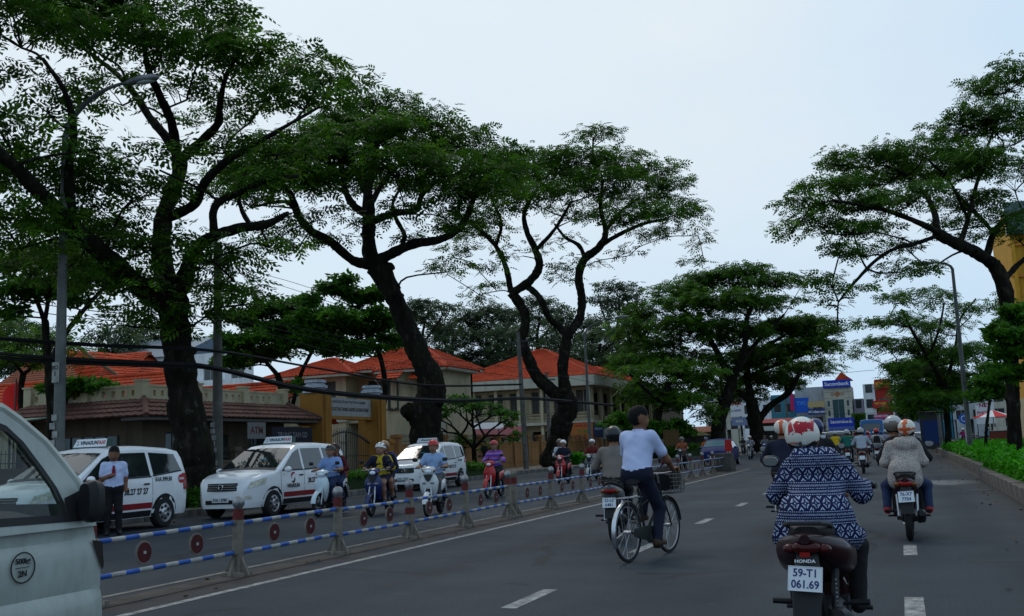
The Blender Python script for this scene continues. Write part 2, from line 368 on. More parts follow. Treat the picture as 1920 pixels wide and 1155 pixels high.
def leaves(name, P, size, tmpl, mt, parent, pitch=(-.5, .35), kind='stuff', out=None, tint=None):
    V, Fc = tmpl; N = len(P); K = len(V); size = np.broadcast_to(size, N)
    yaw = RNG.uniform(0, 2*math.pi, N)
    if out is not None: yaw = np.where(RNG.random(N) < .65, np.arctan2(out[:, 1], out[:, 0])+RNG.normal(0, .8, N), yaw)
    pit = RNG.uniform(*pitch, N); rol = RNG.normal(0, .55, N)
    cy, sy, cp, sp_, cr, sr_ = np.cos(yaw), np.sin(yaw), np.cos(pit), np.sin(pit), np.cos(rol), np.sin(rol)
    x = V[None, :, 0]; y = V[None, :, 1]; z = V[None, :, 2]
    y2 = y*cr[:, None]-z*sr_[:, None]; z2 = y*sr_[:, None]+z*cr[:, None]
    x3 = x*cp[:, None]-z2*sp_[:, None]; z3 = x*sp_[:, None]+z2*cp[:, None]
    X = (x3*cy[:, None]-y2*sy[:, None]); Y = (x3*sy[:, None]+y2*cy[:, None])
    W = (np.stack([X, Y, z3], 2)*size[:, None, None]+P[:, None, :]).reshape(-1, 3)
    Fa = (Fc[None]+(np.arange(N)*K)[:, None, None]).reshape(-1, 4)
    me = bpy.data.meshes.new(name); me.vertices.add(len(W)); me.vertices.foreach_set('co', W.ravel())
    me.loops.add(Fa.size); me.loops.foreach_set('vertex_index', Fa.ravel().astype(np.int32))
    me.polygons.add(len(Fa)); me.polygons.foreach_set('loop_start', np.arange(0, Fa.size, 4, dtype=np.int32))
    me.update(calc_edges=True)
    at = me.attributes.new('tint', 'FLOAT', 'POINT')
    tv = RNG.beta(2, 2.2, N) if tint is None else np.clip(tint+RNG.normal(0, .15, N), 0, 1)
    at.data.foreach_set('value', np.repeat(tv, K).astype(np.float32))
    me.materials.append(mt); o = link(name, me, parent)
    return tag(o, kind=kind) if kind else o
NLEAF = [0]; DENS = 6.5
def tree(name, label, dep, limbs, pads, mt=None, tmpl=None, csize=.9, per=16, dens=1.0, leaf=1.0, base=None, group=None, seg=10, ground=.16, flare=1.35, spread=1.0, cat='tree', flat=.32, wk=.88):
    """limbs: polylines of (px, py, width px, extra depth m) read off the photo at depth dep; pads: foliage layers (px, py, rx, ry px, extra depth m, weight)"""
    k = dep/FPX; wood = MB(); nodes, nr = [], []
    def P3(px, py, off): return AT(px, py, dep+off)
    for li, L in enumerate(limbs):
        A = np.array([list(P3(px, py, o))+[w*wk*k/2] for px, py, w, o in L])
        if li == 0:
            g = A[0].copy(); g[2] = ground-.1; g[3] *= flare; A[0][2] = max(A[0][2], ground+.25)
            if A[0][2] > ground+.3: A = np.vstack([g, A])
        S = spline(A, 8); S[:, 3] = np.maximum(S[:, 3], .012)
        S[1:-1, :3] += RNG.normal(0, 1, (len(S)-2, 3))*S[1:-1, 3:4]*.035
        wood.tube(S[:, :3], S[:, 3]*(1+.05*np.sin(np.arange(len(S))*.9+li)+RNG.normal(0, .018, len(S))), seg if S[0, 3] > .1 else 6, rgh=.022)
        # a burr or stub here and there
        for q in S[9::23]:
            if q[3] > .12 and li < 6:
                d = RNG.normal(size=3); d[2] = abs(d[2])*.3; d /= np.linalg.norm(d)
                wood.tube([q[:3], q[:3]+d*q[3]*1.02, q[:3]+d*q[3]*1.3], [q[3]*.5, q[3]*.36, q[3]*.15], 7, rgh=.08)
        st = 0 if li else int(len(S)*.6)
        nodes += list(S[st:, :3]); nr += list(S[st:, 3])
    nodes = np.array(nodes); nr = np.array(nr); LP, LO = [], []
    tw = MB()
    def twig(a, b, r0, r1, sag):
        a = np.asarray(a); b = np.asarray(b); d = b-a; mid = a+d*.5+np.array([0, 0, sag*np.linalg.norm(d)])+RNG.normal(0, .06, 3)*np.linalg.norm(d)
        S = spline([a, a*.4+mid*.6+RNG.normal(0, .03, 3)*np.linalg.norm(d), b], 3)
        tw.tube(S, np.linspace(r0, r1, len(S)), 5, cap=False); return S
    order = sorted(pads, key=lambda p: np.min(np.linalg.norm(nodes-P3(p[0], p[1], p[4]), axis=1)))
    for px, py, rx, ry, off, wt in order:
        c = P3(px, py, off); rX, rZ = rx*k, ry*k; rY = max(rX*.85, 1.0)*spread
        root = c+np.array([0, 0, -rZ*.8])
        dd = np.linalg.norm(nodes-root, axis=1)+np.maximum(0, nodes[:, 2]-root[2])*1.5; j = int(np.argmin(dd))
        S = twig(nodes[j], root, min(max(.02*math.sqrt(rX)+.012*dd[j], .03), max(nr[j]*.8, .03)), .028, .04)
        nodes = np.vstack([nodes, S[2:]]); nr = np.r_[nr, np.full(len(S)-2, .03)]
        ncl = max(3, int(wt*dens*rX*rY*DENS/csize**1.6))
        u = RNG.normal(size=(ncl, 3)); u /= np.linalg.norm(u, axis=1)[:, None]; rr = RNG.random(ncl)**.42
        q = u*rr[:, None]*[rX, rY, rZ]; q[:, 2] = np.where(RNG.random(ncl) < .55, np.abs(q[:, 2]), q[:, 2])
        C = c+q
        for cc in C:
            lo = np.array([0, 0, -.18]); jn = int(np.argmin(np.linalg.norm(S-cc, axis=1)))
            if RNG.random() < .45:
                T = twig(S[jn], cc+lo, .020, .008, .05)
            n = max(4, int(per*RNG.uniform(.6, 1.3)))
            w = RNG.normal(size=(n, 3)); w /= np.linalg.norm(w, axis=1)[:, None]; w *= (RNG.random(n)**.5)[:, None]
            d = w*[csize, csize, csize*flat]
            LP.append(cc+d); LO.append(d+(cc-c)*.4)
    root = thing(name, label, cat, (0, 0, 0), 0, group)
    b0 = np.vstack(wood.v)[0]; P = np.vstack(LP); O = np.vstack(LO)
    org = np.array([nodes[0][0], nodes[0][1], 0.0]) if base is None else base
    org = np.array([*P3(limbs[0][0][0], limbs[0][0][1], limbs[0][0][3])[:2], ground]); root.location = org
    for m_ in (wood, tw): m_.v = [np.vstack(m_.v)-org] if m_.v else []
    wood.build('trunk', M_bark, root, angle=60); br = tw.build('branches', M_bark, root, angle=60); tag(br, kind='stuff')
    leaves('crown', P-org, leaf*RNG.uniform(.55, 1.35, len(P)), tmpl or FROND, mt or M_leafA, root, out=O)
    NLEAF[0] += len(P)*len((tmpl or FROND)[1])*2
    return root

# great leaning tree behind the first taxis
tree('street_tree', 'huge forked dark tree behind the leftmost taxi, crown cut by the picture top', 28.0,
  [[(372,912,96,0),(362,840,82,0),(346,745,72,0),(334,665,64,0),(328,600,64,0),(322,545,66,0)],
   [(318,552,52,0),(303,480,44,.3),(308,405,38,.6),(333,335,34,.9),(338,290,30,1)],
   [(336,296,26,1),(312,258,22,1.4),(282,222,19,2),(255,180,16,2.5),(222,142,13,3),(180,108,10,3.5),(140,80,7,4)],
   [(332,300,24,1),(322,232,20,.2),(300,180,17,-.6),(278,130,13,-1.4),(270,80,9,-2),(265,40,6,-2.4)],
   [(342,298,24,1),(378,264,20,.6),(408,232,17,0),(413,190,13,-.8),(425,140,9,-1.6),(450,100,6,-2)],
   [(310,410,24,.6),(362,385,22,0),(384,342,19,-.8),(424,303,16,-1.4),(470,275,12,-2),(530,240,8,-2.6),(600,200,5,-3)],
   [(340,540,40,0),(372,462,27,-.8),(440,430,21,-1.6),(498,421,17,-2.4),(540,400,9,-3)],
   [(402,446,18,-1.2),(403,388,16,-1.6),(450,360,14,-2),(502,338,11,-2.4),(560,330,7,-2.8)],
   [(318,575,50,0),(262,538,42,-1),(200,482,38,-2),(140,430,34,-3),(78,364,28,-4),(10,296,22,-5),(-60,240,14,-6)],
   [(140,430,20,-3),(128,330,17,-3.4),(138,245,14,-3.8),(120,170,10,-4.4),(80,110,7,-5)],
   [(470,424,12,-2),(452,390,10,-1.4),(448,350,8,-1),(480,300,6,0)]],
  [(40,40,130,55,-4,1.1),(170,55,120,50,1,1.1),(300,70,120,55,-2,1.0),(410,60,80,45,2,1.0),(420,110,110,50,-2,1.0),(520,130,90,36,1,1.0),(600,135,62,26,-1,1.0),(655,160,40,20,0,.9),
   (570,185,90,26,-2,.7),(470,205,90,32,2,.6),(350,160,100,36,0,.5),(230,170,90,40,3,.55),(90,180,100,36,-3,.55),(20,240,80,40,-4,.7),(140,270,80,36,-2,.5),(420,265,80,30,1,.6),
   (520,270,80,26,-2,.7),(110,330,130,44,-3,1.0),(230,360,110,40,-1,1.2),(40,420,100,50,-4,1.2),(160,430,120,46,0,1.2),(270,440,70,40,-2,1.1),(90,500,110,40,1,1.1),(210,520,90,40,-2,1.2),
   (440,500,52,34,-1,1.3),(410,545,56,30,0,1.3),(455,555,34,20,-1,1.1),(360,590,60,26,-.5,.9),(390,470,40,24,-2,.8),(250,590,70,28,-1,.9),(470,350,70,24,-2,.7),(490,320,50,20,1,.7),(505,450,40,16,-2,.5),
   (330,215,60,28,4,.5),(190,250,60,30,-5,.4),(-40,130,80,60,-4,1),(-60,320,80,60,-4,1),(300,300,50,22,-3,.3),(230,-20,160,50,0,1.1),(20,-30,140,50,-2,1.1),(400,10,70,40,0,1)],
  csize=.80, per=20, leaf=.86, seg=14, dens=.88, wk=.86)
# leaning tree with the burr
tree('street_tree', 'leaning dark tree with a lumpy burr low on its trunk, rising behind the third taxi', 44.5,
  [[(796,885,98,0),(799,820,84,0),(798,770,86,0),(812,722,66,0),(792,678,60,0),(766,620,54,0),(736,552,48,0),(706,502,54,0)],
   [(790,778,60,0),(768,772,46,-.3),(757,770,26,-.5)],[(742,545,30,0),(722,505,34,0),(738,500,16,-.2)],
   [(700,496,34,0),(662,488,24,-.6),(622,455,23,-1.2),(582,432,21,-2),(560,405,19,-2.6),(545,365,16,-3),(520,340,12,-3.5),(470,320,7,-4)],
   [(698,500,44,0),(691,450,36,.4),(692,400,34,.8),(690,350,24,1.4),(704,300,17,2),(710,255,11,2.4)],
   [(692,405,22,.8),(662,384,20,1),(645,350,16,1.5),(640,305,12,2),(610,270,8,3)],
   [(696,415,22,.8),(740,400,18,0),(780,393,16,-.8),(792,365,13,-1.4),(830,330,8,-2.4)],
   [(708,490,34,0),(745,470,26,-.5),(782,456,24,-1),(822,450,20,-1.6),(856,432,18,-2),(876,405,15,-2.2),(892,365,11,-2.4),(920,330,7,-2)],
   [(752,466,14,-.5),(758,440,12,0),(742,408,11,.6),(738,375,8,1.2),(770,330,6,2)],
   [(560,405,12,-2.6),(540,380,10,-2),(510,380,8,-1.4),(470,390,5,-1)],[(692,390,18,.8),(720,340,13,2.4),(760,300,9,4),(800,270,6,5)],[(690,370,16,.8),(655,310,11,3),(600,290,8,5),(540,300,5,6)]],
  [(720,205,70,22,0,1.3),(640,225,80,26,2,1.3),(790,228,70,24,-1,1.3),(560,265,90,28,0,1.3),(860,262,60,20,1,1.3),(930,290,54,22,0,1.2),(490,300,80,28,-2,1.3),(440,330,60,28,0,1.2),(700,250,100,28,-3,1.2),(800,280,100,26,3,1.2),
   (620,300,110,28,-3,1.2),(740,310,110,24,-5,.9),(880,310,80,26,-3,1.2),(960,310,40,20,-1,1.1),(540,340,90,24,-4,1.1),(460,365,56,22,-3,1),(660,345,90,18,4,.6),(780,345,80,18,4,.6),(870,350,80,24,-4,.9),(930,345,54,24,1,1.1),
   (520,420,50,20,-4,.7),(560,455,34,14,-3,.5),(495,465,36,14,-2,.6),(600,400,50,14,-4,.45),(660,410,40,12,0,.4),(750,390,46,14,-3,.5),(830,390,56,18,-2,.7),(820,420,34,12,-4,.4),(780,440,30,10,0,.4),(880,420,50,18,-2,.5),(840,500,26,12,-2,.4),(640,440,30,10,-1,.3),(700,320,60,14,6,.6)],
  csize=.86, per=18, leaf=.95, seg=14, dens=.95, wk=.72)
# forked tree by the far wall
tree('street_tree', 'two-stemmed dark tree standing in front of the orange-roofed building', 64.0,
  [[(1036,886,66,0),(1043,840,50,0),(1054,792,50,0),(1066,760,46,0),(1052,735,44,0)],
   [(1060,750,34,0),(1012,712,30,0),(992,675,27,0),(980,640,24,0),(986,600,22,0),(976,572,23,0),(958,548,24,0)],
   [(958,550,20,0),(990,530,20,-.6),(1011,500,19,-1.2),(1004,468,16,-1.6),(988,435,13,-2),(984,395,10,-2),(1010,350,7,-3)],
   [(958,546,16,0),(948,500,13,.6),(930,462,11,1.2),(900,432,10,1.8),(868,410,8,2.4),(840,400,5,3)],
   [(984,534,14,-.5),(1010,556,15,-.8),(1030,596,15,-.6),(1046,610,16,0),(1062,628,18,0)],
   [(1062,745,32,0),(1055,695,26,0),(1060,652,26,0),(1066,625,26,0),(1086,598,21,.4),(1091,560,20,.8),(1085,520,20,1),(1096,486,20,1.4),(1122,465,19,1.6),(1136,435,14,2),(1126,390,10,2.4),(1130,340,7,3)],
   [(1124,462,12,1.6),(1160,440,10,1),(1205,420,8,0),(1250,410,5,-1)],[(1098,486,11,1.4),(1085,460,10,2),(1060,445,8,3),(1040,420,5,4)],[(1132,440,10,2),(1160,400,8,3),(1200,370,6,4)],
   [(930,462,8,1.2),(940,420,7,0),(925,380,5,-1)],[(1004,470,10,-1.6),(1040,430,8,-3),(1070,380,6,-4)],[(1118,330,6,2),(1112,290,5,1),(1112,262,4,0)]],
  [(1112,250,40,14,0,1.1),(1140,250,20,8,1,.9),(1010,295,60,16,0,1.2),(1080,295,70,18,-2,1.2),(1150,300,60,18,1,1.2),(1210,320,62,18,-1,1.2),(1250,345,50,18,0,1.1),(1285,385,34,20,-1,1),(1308,425,26,22,0,.9),(1318,465,16,26,0,.6),
   (970,320,60,22,-2,1.2),(940,300,50,18,1,1.1),(905,330,50,20,-1,1),(1040,335,90,22,3,1.1),(1130,345,90,20,-3,1.1),(1200,370,80,20,2,1),(1250,400,56,18,-2,.9),(1000,365,80,20,-4,1),(930,360,60,24,1,1.1),(900,400,60,20,-2,.9),(1170,405,80,16,-4,.8),(1230,440,50,14,1,.7),(1090,395,70,14,4,.6),
   (870,430,50,16,2,.8),(850,470,40,16,0,.7),(838,505,30,12,1,.6),(930,440,60,14,3,.5),(980,470,44,12,-3,.4),(1050,450,40,12,3,.5),(1100,490,36,10,0,.4),(1180,470,40,12,0,.4),(900,500,40,14,-1,.5),(905,540,34,14,1,.6),(890,560,22,10,0,.5),(1040,500,30,10,2,.4),(1300,490,20,14,1,.4),(1060,520,30,9,2,.3)],
  csize=.95, per=16, leaf=1.05, seg=12, dens=.85, wk=.8)
# row of trees closing the left side further on
tree('street_tree', 'broad spreading tree over the oncoming traffic, beyond the blue car on the left side', 92.0,
  [[(1344,850,34,0),(1348,790,28,0),(1362,750,26,0),(1372,715,22,0)],[(1372,720,18,0),(1350,670,14,1),(1320,620,10,2),(1280,580,7,3)],[(1372,718,18,0),(1395,660,14,-1),(1400,600,11,-2),(1420,550,7,-2)],
   [(1360,755,12,0),(1310,720,11,-1),(1260,700,9,-2),(1230,670,6,-3)],[(1385,690,12,0),(1420,640,10,2),(1470,590,6,3)]],
  [(1385,510,60,16,0,1.2),(1330,525,70,18,2,1.2),(1440,525,60,16,-1,1.1),(1270,550,60,22,0,1.2),(1500,530,30,12,1,.9),(1220,585,56,24,1,1.2),(1180,620,40,26,0,1.1),(1350,565,100,22,-3,.9),(1430,570,80,20,3,.8),(1290,610,90,24,-2,1.1),(1220,650,70,28,2,1.1),(1360,625,90,26,2,1.1),(1180,680,46,26,-1,1),(1270,680,90,28,1,1.1),(1210,725,50,22,2,1),(1320,720,70,22,3,.9),(1260,745,56,20,0,1)],
  csize=1.1, per=10, leaf=1.15, tmpl=FROND_S, dens=1.0)
tree('street_tree', 'umbrella-shaped tree with a bright green top, nearest the distant bank tower', 98.0,
  [[(1424,845,36,0),(1416,790,30,0),(1408,750,24,0)],[(1420,790,18,0),(1445,760,14,0),(1480,735,12,-1),(1498,700,8,-2)],[(1410,755,18,0),(1400,700,14,1),(1420,660,10,2),(1470,630,7,3)],[(1408,755,14,0),(1370,720,10,0),(1340,690,7,-1)],[(1404,705,10,1),(1440,690,8,-1),(1520,660,6,-3)]],
  [(1490,605,60,12,0,1.6),(1440,620,60,16,2,1.3),(1530,625,40,14,-1,1.4),(1555,655,26,16,0,1.1),(1500,650,60,22,-2,1.3),(1430,665,70,22,-1,1.2),(1560,690,20,12,1,.8),(1510,690,50,18,3,1),(1440,710,60,20,2,1.1),(1380,690,60,22,0,1.1),(1480,720,40,14,1,.8),(1390,740,50,18,3,1)],
  csize=1.1, per=11, leaf=1.15, tmpl=FROND_S, dens=1.2)
tree('street_tree', 'darker tree stooping over the parked stalls between wall and oncoming riders', 84.0,
  [[(1228,850,26,0),(1232,790,20,0),(1240,750,17,0),(1255,720,13,0)],[(1240,752,10,0),(1210,730,8,-1),(1180,700,6,-2)],[(1250,725,10,0),(1290,690,7,1),(1300,660,5,2)]],
  [(1200,700,50,20,-1,1),(1250,690,60,22,1,1.1),(1300,700,50,20,0,1),(1220,740,60,20,2,1.1),(1290,750,60,20,-1,1.1),(1175,735,30,14,0,.8),(1330,770,40,16,1,.9)],
  csize=1.1, per=10, leaf=1.15, tmpl=FROND_S, dens=.7)
# right-hand side
tree('street_tree', 'bare-trunked tree arching in from the right edge above the hedge', 40.0,
  [[(1904,850,30,0),(1900,760,28,0),(1896,680,28,0),(1892,600,30,0),(1882,535,32,0),(1862,492,30,0)],
   [(1866,498,26,0),(1830,474,26,-.5),(1792,456,24,-1),(1756,438,24,-1.5)],
   [(1758,442,10,-1.5),(1718,456,9,-2),(1678,466,8,-2.6),(1640,490,7,-3),(1602,530,6,-3.4),(1572,566,4,-3.8)],
   [(1758,438,16,-1.5),(1752,400,13,-1),(1735,365,10,-.5),(1700,330,7,0),(1660,310,5,.6)],
   [(1762,436,14,-1.5),(1710,412,11,-2.4),(1660,394,9,-3),(1612,384,7,-3.6),(1560,376,5,-4)],
   [(1850,484,16,0),(1862,440,14,1),(1888,410,12,2),(1930,390,9,3)],[(1800,458,12,-1),(1815,410,10,0),(1830,350,8,1),(1850,280,6,2),(1880,200,5,2.6)],[(1866,440,9,1),(1830,400,8,2.4),(1790,360,6,3.6)],[(1880,530,14,0),(1905,500,12,.6),(1940,470,9,1)],[(1815,410,7,0),(1780,340,6,-1),(1740,300,4,-2)]],
  [(1915,130,50,26,1,1),(1880,160,56,22,2,1),(1835,165,36,12,1,.7),(1850,215,70,26,0,1.1),(1790,245,66,24,1,1.1),(1900,240,60,40,0,1.1),(1730,280,66,22,0,1.1),(1670,285,50,18,-1,1.1),(1610,300,50,20,0,1.1),(1570,300,30,14,-1,1),(1660,330,80,22,2,1.1),(1560,345,54,18,-3,1.1),(1520,375,40,16,-4,1),(1500,405,26,14,-4,1),(1480,430,22,10,-4,.7),
   (1600,380,70,18,-2,.9),(1760,320,90,28,3,1.1),(1840,300,80,32,-2,1.1),(1700,370,80,20,-4,.8),(1900,330,50,40,3,1.1),(1820,380,80,24,2,.9),(1540,425,50,14,-3,.7),(1600,430,56,12,-4,.6),(1660,430,50,12,-1,.5),(1570,470,36,18,-4,.7),(1620,470,40,14,-2,.6),(1560,520,30,22,-4,.6),(1550,560,26,16,-3,.5),(1600,545,30,16,-4,.4),(1690,500,36,12,-2,.6),(1740,500,46,10,0,.6),(1860,420,60,24,0,.8),(1910,430,40,30,1,1),(1890,560,30,20,2,.5),(1570,600,20,14,-4,.4),(1700,460,36,10,0,.5),(1790,420,46,14,2,.5),(1950,250,50,80,1,1),(1960,420,40,60,1,1)],
  csize=.62, per=16, leaf=.74, spread=1.2, dens=.95)
tree('street_tree', 'thin loose-leaved tree behind the tall lamp post on the right', 62.0,
  [[(1778,835,14,0),(1776,780,13,0),(1770,720,12,0)],[(1770,722,9,0),(1740,670,8,-1),(1710,620,6,-2),(1690,580,4,-2.4)],[(1772,722,9,0),(1790,660,7,1),(1800,600,5,2),(1830,560,4,2)],[(1770,730,7,0),(1730,700,6,1),(1680,680,4,2)],[(1740,672,6,-1),(1760,620,5,-2),(1770,570,4,-2)]],
  [(1640,600,36,10,-1,.6),(1620,660,30,10,-2,.5),(1680,560,36,12,0,.6),(1720,550,36,12,1,.6),(1770,560,40,14,-1,.6),(1700,600,50,16,-2,.7),(1760,610,56,18,2,.8),(1820,580,40,16,0,.7),(1660,640,44,14,1,.7),(1720,650,56,20,0,.9),(1790,660,60,22,-1,1.1),(1690,690,34,18,-2,.9),(1720,700,60,22,2,1.2),(1790,710,60,24,1,1.2),(1840,660,46,26,2,1),(1720,735,40,18,0,1.1),(1760,750,60,18,-2,1),(1700,715,26,14,0,.7),(1850,730,40,26,0,1.1),(1715,765,34,12,1,.8)],
  csize=.85, per=15, leaf=.95, dens=1.45)
tree('street_tree', 'dense roadside tree over the blue kiosk on the right', 84.0,
  [[(1742,835,14,0),(1742,790,12,0),(1738,740,10,0)],[(1738,742,7,0),(1700,710,5,0)],[(1738,742,7,0),(1765,700,5,1)]],
  [(1715,690,40,20,0,1.2),(1750,680,46,22,1,1.2),(1705,730,34,20,-1,1.2),(1740,735,56,22,1,1.2),(1790,730,40,20,0,1.2),(1695,760,20,12,0,1),(1720,770,40,12,0,.9)],
  csize=1.0, per=13, leaf=1.2, tmpl=FROND_S)
tree('young_tree', 'staked young tree with bright broad leaves at the right edge', 30.0,
  [[(1912,880,10,0),(1910,790,9,0),(1906,700,8,0),(1908,640,6,0)]],
  [(1905,600,30,30,0,1.3),(1878,625,26,18,-.4,1.2),(1915,650,30,24,.3,1.2),(1890,665,28,18,.5,1.1),(1910,700,24,18,.2,1.1),(1880,700,20,12,0,.9)],
  mt=M_leafB, tmpl=ROS, csize=.30, per=9, leaf=.75, ground=.2)
tree('young_tree', 'slender young tree standing in the hedge beside the lamp post', 44.0,
  [[(1848,850,8,0),(1850,800,7,0),(1856,750,6,0)]],
  [(1850,715,24,16,0,1.2),(1872,735,18,14,.4,1.1),(1835,740,18,12,-.3,1.1),(1858,690,18,12,.2,1)],
  mt=M_leafB, tmpl=ROS, csize=.36, per=9, leaf=.8, ground=.2)
# garden trees behind the wall
tree('garden_tree', 'bright green broad-leaved tree spreading behind the gate, before the villa roof', 53.0,
  [[(596,800,18,1),(565,792,17,1),(545,770,16,.6),(530,735,15,.2),(520,700,13,0)],[(522,705,10,0),(490,670,8,-.5),(460,650,5,-1)],[(545,775,10,.6),(565,700,9,1),(590,650,7,1),(610,610,5,1)],[(690,870,14,1.5),(706,800,13,1),(722,740,12,.4),(716,680,11,0),(700,640,9,0),(680,600,6,0)]],
  [(450,600,40,14,0,1.2),(510,585,50,16,1,1.3),(570,570,50,16,-1,1.3),(625,548,40,16,0,1.3),(640,525,18,10,0,1),(680,560,50,18,1,1.3),(710,600,40,22,0,1.3),(460,640,56,18,-1,1.3),(530,620,70,18,1,1.3),(610,600,70,20,-2,1.3),(670,620,60,20,1,1.3),(440,680,40,14,0,1.1),(500,665,56,14,2,1.2),(580,645,70,16,0,1.2),(660,655,60,14,-1,1.1),(725,640,30,20,1,1.1),(560,730,26,14,-1,.9)],
  mt=M_leafB, tmpl=ROS, csize=.64, per=13, leaf=1.08, ground=.16)
tree('garden_tree', 'dark forked garden tree behind the left street lamp', 33.0,
  [[(96,800,18,0),(92,720,17,0),(88,650,16,0),(84,600,15,0)],[(86,610,11,0),(66,555,10,.5),(44,500,8,1),(20,470,5,1)],[(92,680,13,0),(120,630,12,-.5),(150,590,10,-1),(190,545,8,-1.4),(230,510,5,-2)],[(84,602,10,0),(95,540,8,-.6),(110,490,5,-1)]],
  [(30,500,60,24,0,1.2),(90,480,60,24,1,1.2),(150,510,60,24,-1,1.2),(20,545,50,20,-1,1.1),(70,540,50,16,1,.8),(200,525,56,20,0,1),(120,550,50,16,1,.8),(150,570,30,14,0,.6),(10,580,30,16,0,.6)],
  mt=M_leafB, tmpl=ROS, csize=.55, per=12, leaf=.95)
tree('garden_tree', 'low flat-topped garden tree in front of the far-left red roofs', 36.0,
  [[(118,815,7,0),(122,770,6,0),(128,740,5,0)],[(126,745,4,0),(160,732,3,0),(190,728,3,.4)],[(126,748,4,0),(100,735,3,0)]],
  [(130,722,30,8,0,1.4),(165,722,36,9,.3,1.4),(105,730,22,8,-.3,1.2),(192,728,20,7,0,1.1),(150,735,40,7,.2,1)],
  mt=M_leafB, tmpl=ROS, csize=.32, per=10, leaf=.75)
tree('garden_tree', 'shadowy broad tree above the far-left roofs, behind the street lamp', 52.0,
  [[(40,800,16,0),(38,740,14,0),(44,700,12,0)],[(44,702,8,0),(90,665,6,0)],[(44,702,8,0),(10,660,6,0)]],
  [(20,640,70,24,0,1.2),(90,640,60,22,1,1.2),(140,650,36,18,0,1),(40,670,70,18,-1,1.1),(110,680,50,14,0,.9),(-20,610,50,24,0,1)],
  csize=.9, per=13, leaf=1.0)
def fork(px, py, w, ln, ang, off, lev, out, tips):
    for k in range(3 if lev < 2 else 2):
        a = ang+(k-(1 if lev < 2 else .5))*(.75 if lev < 2 else .8)+RNG.normal(0, .16); l = ln*RNG.uniform(.75, 1.2); o = off+RNG.normal(0, .7)
        qx, qy = px+math.sin(a)*l, py-math.cos(a)*l*.95; mx, my = (px+qx)/2+RNG.normal(0, 1.5), (py+qy)/2-1.5
        out.append([(px, py, w, off), (mx, my, w*.85, (off+o)/2), (qx, qy, w*.7, o)])
        if lev < 3: fork(qx, qy, w*.68, ln*.74, a*.9, o, lev+1, out, tips)
        else: tips.append((qx, qy, 9, 4, o, .5))
fl_, ft_ = [[(890,868,11,0),(889,850,10,0),(888,838,9,0)]], []
fork(888, 840, 8, 36, 0, 0, 0, fl_, ft_)
tree('frangipani', 'low many-branched frangipani with sparse leaf tufts before the orange-roofed building', 58.0, fl_, ft_+[(870,830,22,12,.5,.7),(915,835,22,10,.5,.7)], mt=M_leafB, tmpl=ROS, csize=.34, per=4, leaf=.85, cat='tree', dens=.5, seg=6)
for i, (px, py, w, lab) in enumerate([(1160,800,26,'small bright bush-like tree above the signboards by the wall'),(1268,810,22,'bright green small tree beside the wooden notice panel'),(1225,815,16,'little light green tree right of the signboards')]):
    tree('garden_tree', lab, 82.0, [[(px,870,6,0),(px,py+22,5,0),(px+2,py,4,0)]], [(px-w*.5,py-2,w*.7,10,0,1.2),(px+w*.5,py-6,w*.7,9,.5,1.2),(px,py-16,w*.7,8,0,1.2),(px+w*.9,py+4,w*.5,8,0,1)], mt=M_leafB, tmpl=ROS, csize=.6, per=9, leaf=1.2)
# hazy tall trees far behind the roofs
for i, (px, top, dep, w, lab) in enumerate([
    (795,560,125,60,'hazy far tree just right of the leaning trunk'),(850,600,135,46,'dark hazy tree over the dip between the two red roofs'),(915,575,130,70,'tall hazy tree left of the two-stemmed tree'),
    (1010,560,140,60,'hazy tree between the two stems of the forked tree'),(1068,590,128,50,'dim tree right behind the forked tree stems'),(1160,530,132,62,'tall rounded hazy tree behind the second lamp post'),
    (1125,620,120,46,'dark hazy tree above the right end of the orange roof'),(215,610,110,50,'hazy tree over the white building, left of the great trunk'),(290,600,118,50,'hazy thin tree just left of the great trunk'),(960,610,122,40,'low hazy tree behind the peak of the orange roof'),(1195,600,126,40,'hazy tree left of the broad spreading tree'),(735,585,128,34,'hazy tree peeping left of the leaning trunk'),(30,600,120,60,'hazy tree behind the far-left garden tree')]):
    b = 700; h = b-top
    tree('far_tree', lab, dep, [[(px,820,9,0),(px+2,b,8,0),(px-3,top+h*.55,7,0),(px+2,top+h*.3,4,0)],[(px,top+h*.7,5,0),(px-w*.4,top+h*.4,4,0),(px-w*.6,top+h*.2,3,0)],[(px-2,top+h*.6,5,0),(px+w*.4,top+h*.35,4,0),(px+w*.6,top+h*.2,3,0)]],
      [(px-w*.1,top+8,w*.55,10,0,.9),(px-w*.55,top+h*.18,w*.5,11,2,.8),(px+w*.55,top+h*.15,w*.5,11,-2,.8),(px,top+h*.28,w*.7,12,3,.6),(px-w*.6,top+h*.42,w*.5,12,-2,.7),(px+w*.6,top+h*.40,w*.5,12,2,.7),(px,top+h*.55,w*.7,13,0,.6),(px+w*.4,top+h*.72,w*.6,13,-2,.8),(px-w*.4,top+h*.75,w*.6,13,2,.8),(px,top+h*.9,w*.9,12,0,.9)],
      mt=M_leafC, tmpl=TWIG, csize=1.4, per=15, leaf=.85, dens=.95, seg=6, flat=.5, group=None)
